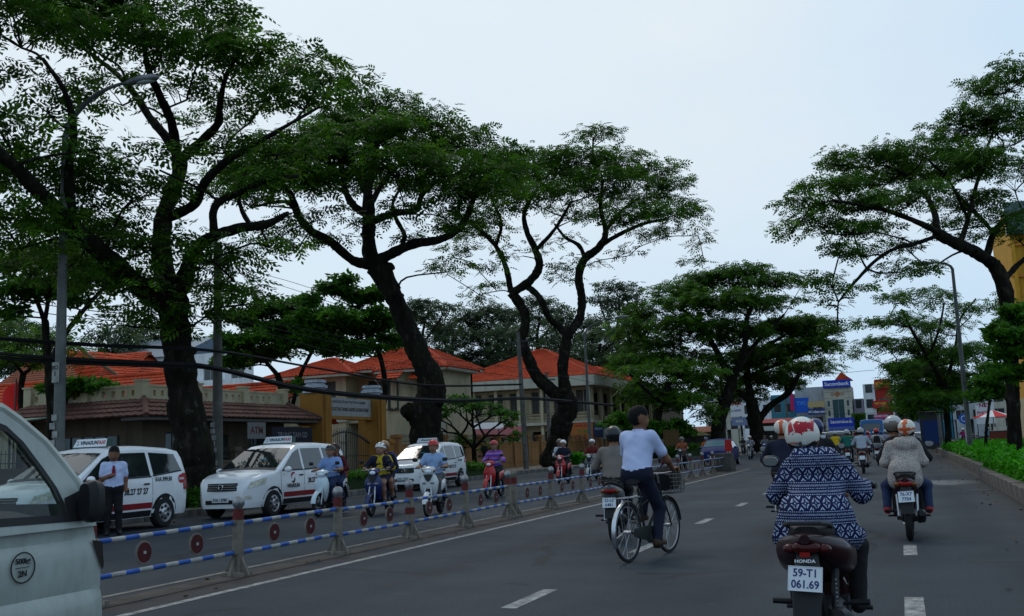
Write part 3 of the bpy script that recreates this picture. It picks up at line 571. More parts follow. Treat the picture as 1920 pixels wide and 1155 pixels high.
# ---------------------------------------------------------------- hedges
def hedge(name, label, x0, x1, y0, y1, h, n, mt=M_leafD, base=.2, size=.22, near=None):
    root = thing(name, label, 'hedge', ((x0+x1)/2, (y0+y1)/2, base)); w, d = x1-x0, y1-y0
    core = MB(); nx, ny = max(2, int(w/.5)), max(2, int(d/.7)); xs = np.linspace(-w/2+.06, w/2-.06, nx); yy = np.linspace(-d/2+.06, d/2-.06, ny)
    core.grid([[(x, y, h-.10+.05*math.sin(x*2.1+y*1.3)+RNG.normal()*.02) for x in xs] for y in yy], flip=True)
    core.grid([[(xs[0], y, -.05) for y in yy], [(xs[0], y, h-.1) for y in yy]]); core.grid([[(x, yy[0], -.05) for x in xs], [(x, yy[0], h-.1) for x in xs]], flip=True); core.grid([[(xs[-1], y, -.05) for y in yy], [(xs[-1], y, h-.1) for y in yy]], flip=True)
    core.build('stems', mat('hedge_inside', (.018, .035, .010), .9), root)
    # leaves on top and on the sides, denser towards the camera
    t = RNG.random(n); Y = -d/2+d*t**1.7; X = RNG.uniform(-w/2, w/2, n); Z = h-.12+.07*np.sin(X*2.1+Y*1.3)+RNG.random(n)**2*.2
    sd = RNG.random(n) < .30; X = np.where(sd, -w/2+RNG.normal(0, .04, n), X); Z = np.where(sd, RNG.uniform(.0, h, n), Z)
    fr = RNG.random(n) < .08; Y = np.where(fr, -d/2+RNG.normal(0, .04, n), Y); Z = np.where(fr, RNG.uniform(0, h, n), Z)
    leaves('foliage', np.stack([X, Y, Z], 1), size*RNG.uniform(.7, 1.3, n)*(1+.5*t), ROS, mt, root, pitch=(-.6, .9)); return root
hedge('hedge', 'bright green low hedge filling the bed behind the near right kerb', 2.35, 8.1, 17.5, 33.4, .42, 16000, size=.34)
hedge('hedge', 'second clipped hedge further on, behind the set-back kerb', 2.62, 7.8, 35.0, 72.0, .38, 8000, size=.62)
hedge('hedge', 'low dark hedge under the great tree between the first two taxis', klx(25)-1.6, klx(25)-.45, 22.6, 26.6, .45, 1800, mt=M_leafB, base=.16, size=.40)
hedge('hedge', 'low hedge by the gate behind the second taxi', klx(33)-1.6, klx(33)-.5, 29.5, 36.5, .5, 2000, mt=M_leafB, base=.16, size=.45)
hedge('hedge', 'low hedge behind the third taxi and the rider in purple', klx(42)-1.5, klx(42)-.6, 40, 48, .5, 1800, mt=M_leafB, base=.16, size=.5)
hedge('hedge', 'bright low hedge behind the rider in dark red', -21.8, -20.4, 66, 76, .55, 1800, mt=M_leafD, base=.16, size=.7)
hedge('hedge', 'dark low hedge behind the oncoming riders by the blue car', -17.6, -16.6, 80, 104, .8, 2200, mt=M_leafB, base=.16, size=.8)
# ---------------------------------------------------------------- buildings
def plaster(name, col, dirt=.5):
    def b(nt, bs):
        f = noise(nt, .8, 5, .6); g = noise(nt, 2.5, 5, .65, stretch=(1, 1, .15))
        c = ramp(nt, f, [(.3, tuple(x*.82 for x in col)), (.7, col)])
        nt.links.new(mixc(nt, (g*2.4-1.15).max(0.0).min(dirt), c, tuple(x*.35 for x in col)), bs.inputs['Base Color'])
    return mat(name, rough=.9, spec=.2, build=b, bmp=0)
M_cream = plaster('cream_plaster', (.46, .39, .25)); M_creamw = plaster('pale_trim_plaster', (.44, .41, .33)); M_ochre = plaster('ochre_plaster', (.33, .15, .030))
M_wallor = plaster('orange_wall_plaster', (.30, .145, .055), .4); M_white = plaster('white_plaster', (.70, .70, .70), .3); M_greyw = plaster('grey_plaster', (.36, .37, .38))
M_tan = plaster('tan_plaster', (.115, .090, .062), .6); M_dgrey = plaster('dark_plaster', (.11, .10, .09)); M_yel = plaster('yellow_plaster', (.55, .28, .03), .3); M_yel2 = plaster('orange_band_plaster', (.52, .20, .04), .3)
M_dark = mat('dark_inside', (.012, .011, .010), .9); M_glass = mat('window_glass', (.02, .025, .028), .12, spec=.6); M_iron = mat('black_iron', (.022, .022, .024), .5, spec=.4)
M_wood = mat('brown_wood', (.10, .055, .028), .7, var=.3); M_shut = mat('dark_shutter', (.05, .052, .045), .6, var=.3); M_teal = mat('teal_glass', (.02, .055, .06), .15, spec=.7)
def tile_mat(name, c0, c1, c2):
    def b(nt, bs):
        f = noise(nt, .9, 6, .65); g = noise(nt, 9, 3, .6)
        nt.links.new(ramp(nt, f*.5+g*.5, [(.32, c0), (.5, c1), (.68, c2)]), bs.inputs['Base Color'])
    return mat(name, rough=.85, spec=.2, build=b)
M_tile = tile_mat('orange_tiles', (.15, .022, .010), (.40, .044, .011), (.52, .074, .017)); M_tileb = tile_mat('brown_tiles', (.060, .030, .024), (.105, .050, .038), (.165, .082, .060)); M_tiled = tile_mat('weathered_tiles', (.10, .035, .02), (.20, .055, .025), (.30, .075, .03))
M_metalroof = mat('blue_grey_metal_roof', (.10, .14, .19), .4, var=.15)
def roof_plane(mb, a, b, c, d, course=.34, tilew=.30, m=0):
    """a,b eave corners, c,d ridge corners (c above b): stepped rows of half-round tiles"""
    a, b, c, d = (np.asarray(p, float) for p in (a, b, c, d)); n = np.cross(b-a, d-a+1e-6); n /= np.linalg.norm(n)
    if n[2] < 0: n = -n
    H = max(np.linalg.norm(d-a), np.linalg.norm(c-b)); W = max(np.linalg.norm(b-a), np.linalg.norm(c-d)); nr = max(2, int(H/course)); nc = max(2, int(W/tilew))*2
    s = np.linspace(0, 1, nc+1)
    for i in range(nr):
        rows = []
        for t, up in ((i/nr, .055), ((i+1)/nr, .012)):
            L = a+(d-a)*t; Rr = b+(c-b)*t; rows.append([L+(Rr-L)*q+n*(up+(.028 if k % 2 else 0.0)+RNG.normal()*.004) for k, q in enumerate(s)])
        mb.grid(rows, m); 
        mb.grid([[p-n*.05 for p in rows[0]], rows[0]], m)
    return mb
def ridge(mb, a, b, r=.11, m=0): a = np.asarray(a, float); b = np.asarray(b, float); k = max(2, int(np.linalg.norm(b-a)/.4)); mb.tube([a+(b-a)*t for t in np.linspace(0, 1, k+1)], r*(1+.12*(np.arange(k+1) % 2)), 7, m); return mb
def hip_roof(parent, x0, x1, y0, y1, z, h, mt=M_tile, over=.6, rl=None, eave=None, name='roof', und=True):
    x0 -= over; x1 += over; y0 -= over; y1 += over; w, d = x1-x0, y1-y0; q = min(w, d)/2
    if w >= d: r0, r1 = (x0+q, (y0+y1)/2, z+h), (x1-q, (y0+y1)/2, z+h)
    else: r0, r1 = ((x0+x1)/2, y0+q, z+h), ((x0+x1)/2, y1-q, z+h)
    A, B, C, D = (x0, y0, z), (x1, y0, z), (x1, y1, z), (x0, y1, z); mb = MB()
    if w >= d:
        roof_plane(mb, A, B, r1, r0); roof_plane(mb, C, D, r0, r1); roof_plane(mb, D, A, r0, r0); roof_plane(mb, B, C, r1, r1); hips = [(A, r0), (D, r0), (B, r1), (C, r1), (r0, r1)]
    else:
        roof_plane(mb, D, A, r0, r1); roof_plane(mb, B, C, r1, r0); roof_plane(mb, A, B, r0, r0); roof_plane(mb, C, D, r1, r1); hips = [(A, r0), (B, r0), (C, r1), (D, r1), (r0, r1)]
    ro = mb.build(name, mt, parent, smooth=False)
    [ridge(MB(), p, q_).build('ridge_tiles', mt, ro) for p, q_ in hips if np.linalg.norm(np.subtract(p, q_)) > .3]
    if und: MB().box((x0+.05, y0+.05, z-.16), (x1-.05, y1-.05, z-.01)).build('eave', M_creamw, ro, smooth=False)
    return ro
def wall_open(mb, x0, x1, z0, z1, y, th, ops, m=0):
    """a wall in the plane y (front) .. y+th with rectangular or arched (flag) openings"""
    xs = sorted({x0, x1, *[o[0] for o in ops], *[o[1] for o in ops]}); zs = sorted({z0, z1, *[o[2] for o in ops], *[o[3] for o in ops]})
    for i in range(len(xs)-1):
        run = None
        for j in range(len(zs)-1):
            cx, cz = (xs[i]+xs[i+1])/2, (zs[j]+zs[j+1])/2; hole = any(o[0] < cx < o[1] and o[2] < cz < o[3] for o in ops)
            if not hole: run = run or zs[j]
            if run is not None and (hole or j == len(zs)-2): mb.box((xs[i], y, run), (xs[i+1], y+th, zs[j] if hole else zs[j+1]), m); run = None
    for o in ops:
        if len(o) > 4 and o[4]:
            r = (o[1]-o[0])/2; cx = (o[0]+o[1])/2; zc = o[3]-r
            for sg in (-1, 1):
                arc = [(cx+sg*r*math.cos(t), y, zc+r*math.sin(t)) for t in np.linspace(0, math.pi/2, 8)]; pts = arc+[(cx+sg*r, y, o[3])]
                mb.prism(pts if sg < 0 else pts[::-1], (0, th, 0), m)
    return mb
def window(parent, x0, x1, z0, z1, y, kind='window', bars=2, fm=M_creamw, gm=M_glass, depth=.16, sill=True, mull=1, name=None):
    """a framed window set back in the opening; frame, pane(s), sill"""
    f = MB(); t = .06; yy = y+depth-.06
    for a, b in (((x0, yy, z0), (x0+t, yy+.06, z1)), ((x1-t, yy, z0), (x1, yy+.06, z1)), ((x0+t, yy, z0), (x1-t, yy+.06, z0+t)), ((x0+t, yy, z1-t), (x1-t, yy+.06, z1))): f.box(a, b)
    for k in range(1, mull+1): xm = x0+(x1-x0)*k/(mull+1); f.box((xm-.025, yy+.005, z0+t), (xm+.025, yy+.055, z1-t))
    w = f.build(name or kind, fm, parent, smooth=False)
    for k in range(mull+1):
        a = x0+(x1-x0)*k/(mull+1)+.03; b = x0+(x1-x0)*(k+1)/(mull+1)-.03; MB().box((a, yy+.02, z0+t), (b, yy+.035, z1-t)).build('pane', gm, w, smooth=False)
    if sill: MB().box((x0-.08, y-.08, z0-.09), (x1+.08, y+.05, z0-.005)).build('sill', fm, w, smooth=False)
    return w
def awning(parent, x0, x1, z, y, out=.9, drop=.5):
    mb = MB(); roof_plane(mb, (x0, y-out, z-drop), (x1, y-out, z-drop), (x1, y, z), (x0, y, z)); a = mb.build('window_hood', M_tile, parent, smooth=False)
    for x in (x0+.1, x1-.1): MB().tube([(x, y, z-1.1), (x, y-out+.1, z-drop-.02)], .045, 6).build('bracket', M_creamw, a); MB().tube([(x, y, z-drop-.05), (x, y-out+.05, z-drop-.05)], .04, 6).build('bracket', M_creamw, a)
def doorway(mb, x0, x1, z0, z1, y, d=1.6): mb.box((x0-.1, y+d, z0), (x1+.1, y+d+.05, z1+.1)); return mb

# --- cream villa behind the gate (faces the camera)
V = thing('villa', 'cream two-storey villa with orange tiled hip roofs and arched ground floor behind the gate', 'house', (-38.0, 57.0, .16))
# local x to the right, y back, z up; main block, left wing, round-cornered centre bay, right bay
wm = MB()
opL = [(.9, 2.3, 4.2, 6.0, 0), (.9, 2.5, 0.1, 3.1, 1), (3.6, 4.6, 4.2, 6.0, 0)]
wall_open(wm, 0, 5.4, 0, 6.5, 0, .3, opL)
opC = [(6.2, 7.3, 4.1, 6.0, 0), (6.3, 8.0, 0, 3.1, 1)]
wall_open(wm, 5.4, 8.6, 0, 6.5, 1.6, .3, opC)
opR = [(10.6, 11.6, 3.9, 5.9, 0), (8.9, 9.8, 0, 2.9, 1), (10.5, 12.3, 0, 3.1, 1)]
wall_open(wm, 8.6, 12.6, 0, 6.4, .4, .3, opR)
wm.box((0, .3, 0), (.3, 5, 6.5)); wm.box((12.3, .7, 0), (12.6, 5, 6.4)); wm.box((0, 4.7, 0), (12.6, 5, 6.4)); wm.box((5.1, .3, 0), (5.4, 1.6, 6.5)); wm.box((8.6, .7, 0), (8.9, 1.6, 6.4))
wm.box((.3, 3.2, 0), (12.3, 3.3, 3.2)); wm.box((.3, .3, 3.25), (12.3, 4.7, 3.4))
wo_ = wm.build('wall', M_cream, V, smooth=False)
tb = MB(); tb.lathe([(1.15, 0), (1.15, 6.4)], (9.2, .9, 0), 24); tb.build('round_bay', M_cream, V)
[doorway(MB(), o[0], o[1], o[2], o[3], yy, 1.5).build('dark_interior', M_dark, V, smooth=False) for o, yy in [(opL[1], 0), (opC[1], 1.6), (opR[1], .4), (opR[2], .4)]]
for o, yy in [(opL[0], 0), (opL[2], 0), (opC[0], 1.6), (opR[0], .4)]: window(V, *o[:4], yy, gm=M_shut, fm=M_shut)
window(V, 8.75, 9.55, 4.0, 5.9, -.28, gm=M_shut, fm=M_shut, depth=.1)
MB().box((-.08, -.08, 3.35), (5.48, .02, 3.55)).box((5.5, 1.52, 3.35), (8.5, 1.62, 3.55)).box((8.4, .3, 3.3), (12.7, .42, 3.5)).build('string_course', M_creamw, V, smooth=False)
for x, yy in [(.6, 0), (2.9, 0), (5.2, 0), (8.3, .4), (10.2, .4), (12.45, .4)]: MB().box((x-.22, yy-.12, 0), (x+.22, yy-.005, 3.0)).box((x-.3, yy-.2, 2.1), (x+.3, yy-.004, 2.3)).build('pilaster', M_creamw, V, smooth=False)
awning(V, .6, 2.6, 6.55, -.02, 1.0, .55); awning(V, 8.3, 10.1, 6.3, -.30, .95, .5); awning(V, 10.4, 12.0, 6.25, .38, .95, .5)
hip_roof(V, 0, 5.6, 0, 5, 6.4, 1.3, over=.8); hip_roof(V, 5.2, 12.0, 1.2, 5.6, 6.6, 1.5, over=.9); hip_roof(V, 8.4, 12.6, .3, 4, 6.4, 1.0, over=.7); V.scale = (.93, 1, 1)
# --- pavilion with balustrade on the street (facing the road)
P_ = thing('guard_house', 'low tan guard house with brown tiled skirt roof and pierced concrete balustrade', 'building', (-24.3, 28.2, .16), R_(90))
wm = MB(); gop = [(1.2, 2.6, .1, 2.3, 0), (3.6, 4.8, .9, 2.2, 0), (6.2, 7.4, .9, 2.2, 0)]; wall_open(wm, 0, 8.6, 0, 2.9, 0, .25, gop)
lop = [(.9, 2.4, .6, 2.1, 0)]
wm.box((0, .25, 0), (.25, 5, 2.9)); wm.box((8.35, .25, 0), (8.6, 5, 2.9)); wm.box((0, 4.8, 0), (8.6, 5, 2.9)); wm.box((0, 0, 2.9), (8.6, 5, 3.05)); wm.build('wall', M_tan, P_, smooth=False)
for o in gop: window(P_, *o[:4], 0, fm=M_iron, gm=M_teal, mull=2)
w2 = MB().box((-.02, 1.0, .9), (-.004, 3.6, 2.2)).build('side_window', M_teal, P_, smooth=False)
for k in range(6): MB().box((-.06, 1.0+k*.52, .88), (-.022, 1.04+k*.52, 2.22)).build('bar', M_iron, w2, smooth=False)
rm = MB(); z0, z1, o = 2.78, 3.42, 1.15
roof_plane(rm, (-o, -o, z0), (8.6+o, -o, z0), (8.6, -.1, z1), (0, -.1, z1)); roof_plane(rm, (-o, 5+o, z0), (-o, -o, z0), (-.1, -.1, z1), (-.1, 5, z1)); roof_plane(rm, (8.6+o, -o, z0), (8.6+o, 5+o, z0), (8.7, 5, z1), (8.7, -.1, z1))
rf = rm.build('skirt_roof', M_tileb, P_, smooth=False); ridge(MB(), (-o, -o, z0+.03), (-.05, -.1, z1+.05), .10).build('ridge_tiles', M_tileb, rf); ridge(MB(), (8.6+o, -o, z0+.03), (8.65, -.1, z1+.05), .10).build('ridge_tiles', M_tileb, rf)
MB().box((-o+.1, -o+.1, z0-.12), (8.6+o-.1, -.02, z0-.02)).build('soffit', M_dgrey, rf, smooth=False)
def balustrade(parent, x0, x1, y, z, along='x', n=8):
    mb = MB(); L = x1-x0; p = L/n; ops = []
    for k in range(n):
        if k % 5 != 4: ops.append((x0+k*p+p*.32, x0+k*p+p*.68, z+.16, z+.36, 0))
    wall_open(mb, x0, x1, z, z+.48, y, .14, ops)
    mb.box((x0-.02, y-.03, z+.48), (x1+.02, y+.17, z+.55))
    if along == 'y': v = np.vstack(mb.v); mb.v = [np.stack([v[:, 1], v[:, 0], v[:, 2]], 1)]
    return mb
bl = balustrade(P_, 0, 8.6, .02, 3.4, n=21).build('balustrade', M_cream, P_, smooth=False)
balustrade(P_, .2, 5, .02, 3.4, 'y', n=11).build('balustrade', M_cream, P_, smooth=False)
for x, y in [(0, 0), (2.9, 0), (5.8, 0), (8.6, 0), (0, 2.4), (0, 5)]: MB().cbox((x+.05, y+.08, 3.72), (.34, .34, .66)).cbox((x+.05, y+.08, 4.08), (.42, .42, .06)).build('balustrade_post', M_cream, P_, smooth=False)
# notice banner on it
bn = thing('banner', 'dark banner with rows of faded white lettering hung under the brown eave', 'banner', (-22.95, 33.9, 1.3), R_(90))
MB().box((0, -.03, 0), (2.9, 0, 1.3)).build('cloth', mat('navy_banner', (.012, .011, .022), .7), bn, smooth=False)
M_faded = mat('faded_lettering', (.16, .155, .17), .8); M_fadedy = mat('yellowed_lettering', (.14, .13, .08), .8)
text('lettering', 'TRUNG TAM GD', .30, M_faded, bn, face_M((1.45, -.034, .98), (1, 0, 0), (0, 0, 1)), .006, .95)
text('lettering', 'THUONG XUYEN HUONG', .18, M_fadedy, bn, face_M((1.45, -.034, .50), (1, 0, 0), (0, 0, 1)), .004, .95)
text('lettering', 'TUYEN SINH', .16, M_fadedy, bn, face_M((1.45, -.034, .20), (1, 0, 0), (0, 0, 1)), .004, .95)
sg_ = thing('sign_plate', 'small grey plate with dark red lettering beside the dark banner', 'sign', (-22.95, 32.3, 2.15), R_(90))
MB().box((0, -.04, 0), (1.15, 0, .62)).build('plate', mat('grey_plate', (.15, .145, .14), .7), sg_, smooth=False)
text('lettering', 'ATM', .36, mat('dull_red', (.10, .03, .03), .7), sg_, face_M((.57, -.045, .31), (1, 0, 0), (0, 0, 1)), .01, 1.1)
# --- low red roofs further back
def shed(name, label, loc, rz, w, d, h, rh, wall=M_cream, tile=M_tile, over=.5, wins=2):
    T = thing(name, label, 'house', loc, rz); wm = MB(); ops = [(w*(k+.5)/wins-.5, w*(k+.5)/wins+.5, 1.0, 2.3, 0) for k in range(wins)]
    wall_open(wm, 0, w, 0, h, 0, .25, ops); wm.box((0, .25, 0), (.25, d, h)); wm.box((w-.25, .25, 0), (w, d, h)); wm.box((0, d-.25, 0), (w, d, h))
    for x in (0, w-.25): wm.prism([(x, 0, h), (x, d, h), (x, d/2, h+rh)], (.25, 0, 0))
    wm.build('wall', wall, T, smooth=False)
    for o in ops: window(T, *o[:4], 0, gm=M_shut)
    mb = MB(); k = over*rh/(d/2); roof_plane(mb, (-over, -over, h-k), (w+over, -over, h-k), (w+over, d/2, h+rh), (-over, d/2, h+rh)); roof_plane(mb, (w+over, d+over, h-k), (-over, d+over, h-k), (-over, d/2, h+rh), (w+over, d/2, h+rh))
    ro = mb.build('roof', tile, T, smooth=False); hb = MB(); ridge(hb, (-over, d/2, h+rh+.03), (w+over, d/2, h+rh+.03), .13); hb.build('ridge_tiles', tile, ro); return T
shed('house', 'long low house with a bright red tiled roof at the far left', (-52.5, 41.5, .16), 0, 16.5, 6.6, 3.7, 2.3, wins=4)
shed('house', 'low house with bright red roof between the great trunk and the villa', (-37.8, 46.0, .16), 0, 6.4, 6, 3.4, 2.0, wins=2)
hc = shed('house', 'taller old house with weathered red gable roof left of the great trunk', (-62.5, 56.0, .16), 0, 11.0, 8, 6.6, 2.6, tile=M_tiled, wins=3)
gc = MB(); 
roof_plane(gc, (11.2, -1.6, 5.7), (11.2, 4.6, 7.9), (8.7, 4.6, 9.3), (8.7, -1.6, 9.3)); roof_plane(gc, (14.8, 4.6, 6.0), (14.8, -1.6, 5.7), (11.0, -1.6, 9.0), (11.0, 4.6, 9.0))
roof_plane(gc, (8.5, -2.0, 6.5), (15.2, -2.0, 6.3), (12.4, 2.6, 9.2), (9.4, 2.6, 9.2)); gr_ = gc.build('gable_roof', M_tile, hc, smooth=False)
MB().box((8.8, -1.2, 0), (14.6, 6, 6.3)).build('gable_wall', M_cream, hc, smooth=False)
MB().tube([(8.4, -2.1, 8.4), (10.2, -2.1, 9.5), (12.2, -2.1, 8.2), (15.3, -2.1, 6.3)], .12, 6).build('bargeboard', M_wood, gr_)
WB = thing('building', 'white building with a blue-grey metal roof behind the old gabled house', 'building', (-82, 86, .16))
wm = MB(); wops = [(2+k*3.4, 3.6+k*3.4, 6.2+j*3.0, 7.6+j*3.0, 0) for k in range(6) for j in range(2)]; wall_open(wm, 0, 21.5, 0, 12.2, 0, .3, wops); wm.box((0, .3, 0), (.3, 12, 12.2)); wm.box((21.2, .3, 0), (21.5, 12, 9)); wm.build('wall', M_white, WB, smooth=False)
for o in wops: window(WB, *o[:4], 0, mull=1)
MB().box((12.8, -1.4, 8.4), (21.5, -.005, 9.3)).box((12.8, -1.4, 5.2), (21.5, -.005, 6.0)).build('balcony', M_white, WB, smooth=False)
rm = MB(); rm.prism([(-.6, -.6, 12.2), (-.6, 12.6, 12.2), (-.6, 6, 14.9)], (13.5, 0, 0)); rr_ = rm.build('roof', M_metalroof, WB, smooth=False)
for k in range(17): MB().box((-.6+k*.8, -.62, 12.22), (-.55+k*.8, -.60, 12.3)).build('seam', M_metalroof, rr_, smooth=False)
# green awning and flag in front of the far-left roofs
aw = thing('awning', 'pale green sheet-metal canopy beside the guard house', 'canopy', (-28.5, 26.6, .16))
MB().prism([(-4.5, -1.0, 2.72), (-4.5, 2.4, 3.1), (-4.5, 2.4, 3.14), (-4.5, -1.0, 2.76)], (5.6, 0, 0)).build('sheet', mat('pale_green_sheet', (.16, .25, .19), .5, var=.2), aw, smooth=False)
for x in (-4.3, -1.6, .9):
    for y in (-.9, 2.3): MB().tube([(x, y, 0), (x, y, 2.76+(y+1)*.11)], .04, 8).build('post', M_iron, aw)
fl = thing('flag', 'red flag hanging from a slanted pole at the far left', 'flag', (-31.2, 29.2, .16))
MB().tube([(0, 0, 0), (.1, 0, 4.6)], .03, 8).build('pole', M_iron, fl)
gx = np.linspace(0, 1, 9); FP = [[(.1+.05-.75*t+.03*math.sin(9*s+4*t), .06*math.sin(7*t+3*s), 4.5-1.25*s-.35*t*t-.15*t) for t in gx] for s in gx]
MB().grid(FP).build('cloth', mat('flag_red', (.55, .012, .010), .75), fl)
# --- orange-roofed two-storey building
B2 = thing('building', 'cream two-storey building with a bright orange hip roof and open galleries', 'building', (-39.5, 88.0, .16))
wm = MB(); o2 = [(1.2+k*2.15, 2.7+k*2.15, 4.3, 6.4, 0) for k in range(6)]+[(1.2+k*2.15, 2.7+k*2.15, .3, 2.7, 0) for k in range(6)]
wall_open(wm, 0, 13.6, 0, 6.6, .9, .3, o2); wm.box((0, 1.2, 0), (.3, 30, 6.6)); wm.box((0, 29.7, 0), (13.6, 30, 6.6))
s2 = [(2+k*3.4, 4.2+k*3.4, 4.1, 6.3, 0) for k in range(8)]; sm = MB(); wall_open(sm, 1.2, 30, 0, 6.6, 0, .3, s2); v = np.vstack(sm.v); sm.v = [np.stack([12.4-v[:, 1], v[:, 0], v[:, 2]], 1)]
wm.add(np.vstack(sm.v), [f[::-1] for f in sm.f]); wm.build('wall', M_cream, B2, smooth=False)
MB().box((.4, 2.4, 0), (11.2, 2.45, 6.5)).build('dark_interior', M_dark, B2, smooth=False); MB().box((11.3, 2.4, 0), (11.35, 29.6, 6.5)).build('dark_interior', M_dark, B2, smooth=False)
for o in o2[:6]: window(B2, *o[:4], .9, gm=M_shut, fm=M_cream)
MB().box((-.3, -.4, 3.25), (13.9, .9, 3.5)).box((12.4, .9, 3.25), (13.9, 30, 3.5)).build('gallery_floor', M_creamw, B2, smooth=False)
for k in range(7): MB().box((-.1+k*2.25, -.2, 0), (.18+k*2.25, .1, 6.62)).build('column', M_cream, B2, smooth=False)
for k in range(1, 9): MB().box((13.4, -.1+k*3.4, 0), (13.7, .2+k*3.4, 6.62)).build('column', M_cream, B2, smooth=False)
rl = MB()
for zz in (3.8, 4.05, 4.3): rl.box((-.1, -.12, zz), (13.6, -.08, zz+.05)); rl.box((13.52, 0, zz), (13.56, 30, zz+.05))
rl.build('railing', M_wood, B2, smooth=False)
MB().box((-.6, -.7, 6.65), (14.3, 30.5, 7.55)).build('fascia', M_creamw, B2, smooth=False)
hip_roof(B2, 0, 13.7, .2, 13, 7.6, 3.2, over=.5); hip_roof(B2, 6, 13.7, 12, 24, 7.6, 1.9, over=.5, und=False)
MB().box((12.0, 24, 6.5), (15.6, 38, 6.9)).box((12.0, 24, 0), (14.4, 38, 6.5)).build('annex', M_tan, B2, smooth=False)
# --- boundary wall: two runs either side of the gate
def wx(y): return -23.3-.036*(y-28)
def boundary(label, y0, y1, n, z, mt, rail=True, panels=True):
    a = np.array([wx(y0), y0]); b = np.array([wx(y1), y1]); ang = math.atan2((b-a)[1], (b-a)[0]); L = np.linalg.norm(b-a)
    T = thing('boundary_wall', label, 'wall', (*a, .16), ang); p = L/n
    MB().box((0, -.09, 0), (L, .09, z)).box((0, -.13, z), (L, .13, z+.08)).build('wall', mt, T, smooth=False)
    for k in range(n+1):
        c = MB(); c.box((k*p-.19, -.21, 0), (k*p+.19, .21, z+.38)); c.box((k*p-.26, -.28, z+.38), (k*p+.26, .28, z+.46)); c.box((k*p-.21, -.23, z+.46), (k*p+.21, .23, z+.56)); c.build('pillar', mt if k % 1 == 0 else mt, T, smooth=False)
        if k < n and panels:
            fr = MB(); x0, x1 = k*p+.35, (k+1)*p-.35
            for A, B in (((x0, -.115, .35), (x1, -.092, .43)), ((x0, -.115, z-.25), (x1, -.092, z-.17)), ((x0, -.115, .43), (x0+.07, -.092, z-.25)), ((x1-.07, -.115, .43), (x1, -.092, z-.25)), ((k*p+.19, -.14, 0), ((k+1)*p-.19, -.093, .22))): fr.box(A, B)
            fr.build('panel_moulding', mt, T, smooth=False)
        if k < n and rail:
            g = MB(); g.box((k*p+.19, -.015, z+.20), ((k+1)*p-.19, .015, z+.23)); g.box((k*p+.19, -.015, z+.46), ((k+1)*p-.19, .015, z+.48))
            for x in np.arange(k*p+.3, (k+1)*p-.2, .16): g.box((x-.008, -.008, z+.08), (x+.008, .008, z+.58))
            g.build('railing', M_iron, T, smooth=False)
    return T
boundary('dark tan boundary wall with capped pillars behind the first two taxis', 17.5, 37.0, 8, 1.15, M_tan)
boundary('orange plastered boundary wall with capped pillars running past the third taxi', 46.4, 92, 15, 1.62, M_wallor)
# --- school gate
gp = np.array([wx(41), 41.0]); GT = thing('gateway', 'ochre gateway with two tall pillars and a lettered white beam', 'gate', (wx(37.9), 37.9, .16), R_(92))
for x in (.1, 5.5):
    pm = MB(); pm.box((x-.10, -.55, 0), (x+.72, .55, 3.95)); pm.box((x+.06, -.62, 0), (x+.56, .62, 3.85)); pl_ = pm.build('pillar', M_ochre, GT, smooth=False)
    cp = MB()
    for k, (r, z, t) in enumerate([(.62, 3.96, .10), (.50, 4.06, .10), (.58, 4.18, .12), (.46, 4.30, .10), (.52, 4.41, .12)]): cp.loft([(z, x+.31, 0, r*.8, r*.8, 4), (z+t, x+.31, 0, r*.76, r*.76, 4)], 16, axis='z')
    cp.build('cap', mat('bluish_white_cap', (.36, .38, .42), .8, var=.25), pl_)
MB().box((.85, -.16, 3.0), (5.4, .16, 3.82)).build('beam', mat('grey_white_beam', (.30, .30, .29), .85, var=.2), GT, smooth=False); MB().box((.85, -.2, 2.86), (5.4, .2, 2.99)).build('beam_ledge', M_ochre, GT, smooth=False)
M_navy = mat('navy_lettering', (.025, .02, .05), .7); M_brownl = mat('brown_lettering', (.05, .025, .015), .7)
text('lettering', 'SO GIAO DUC VA DAO TAO TP. HO CHI MINH', .17, M_navy, GT, face_M((3.1, -.165, 3.64), (1, 0, 0), (0, 0, 1)), .002, .95)
text('lettering', 'TRUNG HOC PHO THONG CHUYEN LE HONG PHONG', .23, M_brownl, GT, face_M((3.1, -.165, 3.30), (1, 0, 0), (0, 0, 1)), .006, .70)
for x0, h in ((-1.35, 2.3), (-2.3, 1.55), (6.9, 1.75)): MB().box((x0, -.3, 0), (x0+.55, .3, h)).box((x0-.1, -.4, h), (x0+.65, .4, h+.1)).box((x0-.05, -.35, h+.1), (x0+.6, .35, h+.2)).build('side_pillar', M_ochre, GT, smooth=False)
gd = MB()
for s0, s1 in ((.75, 3.1), (3.14, 5.45)):
    for x in np.linspace(s0+.05, s1-.05, 13): zt = 1.75+.55*math.sin(math.pi*(x-.75)/4.7); gd.tube([(x, 0, .1), (x, 0, zt+.12)], .014, 5)
xs = np.linspace(.75, 5.45, 25); gd.tube([(x, 0, 1.75+.55*math.sin(math.pi*(x-.75)/4.7)) for x in xs], .045, 6); gd.tube([(.75, 0, .25), (5.45, 0, .25)], .03, 6); gd.tube([(.75, 0, 1.2), (5.45, 0, 1.2)], .025, 6); gd.tube([(3.12, 0, .1), (3.12, 0, 2.25)], .04, 6)
for x in np.linspace(.9, 5.3, 20): gd.tube([(x-.06, 0, 1.82+.55*math.sin(math.pi*(x-.75)/4.7)), (x, 0, 1.98+.55*math.sin(math.pi*(x-.75)/4.7))], .012, 4)
gd.build('gate_leaf', M_iron, GT); gd2 = MB(); gd2.tube([(-1.0+.1*k, 0, 2.2-.16*k-.3*math.sin(k*.5)) for k in range(-8, 1)], .03, 5)
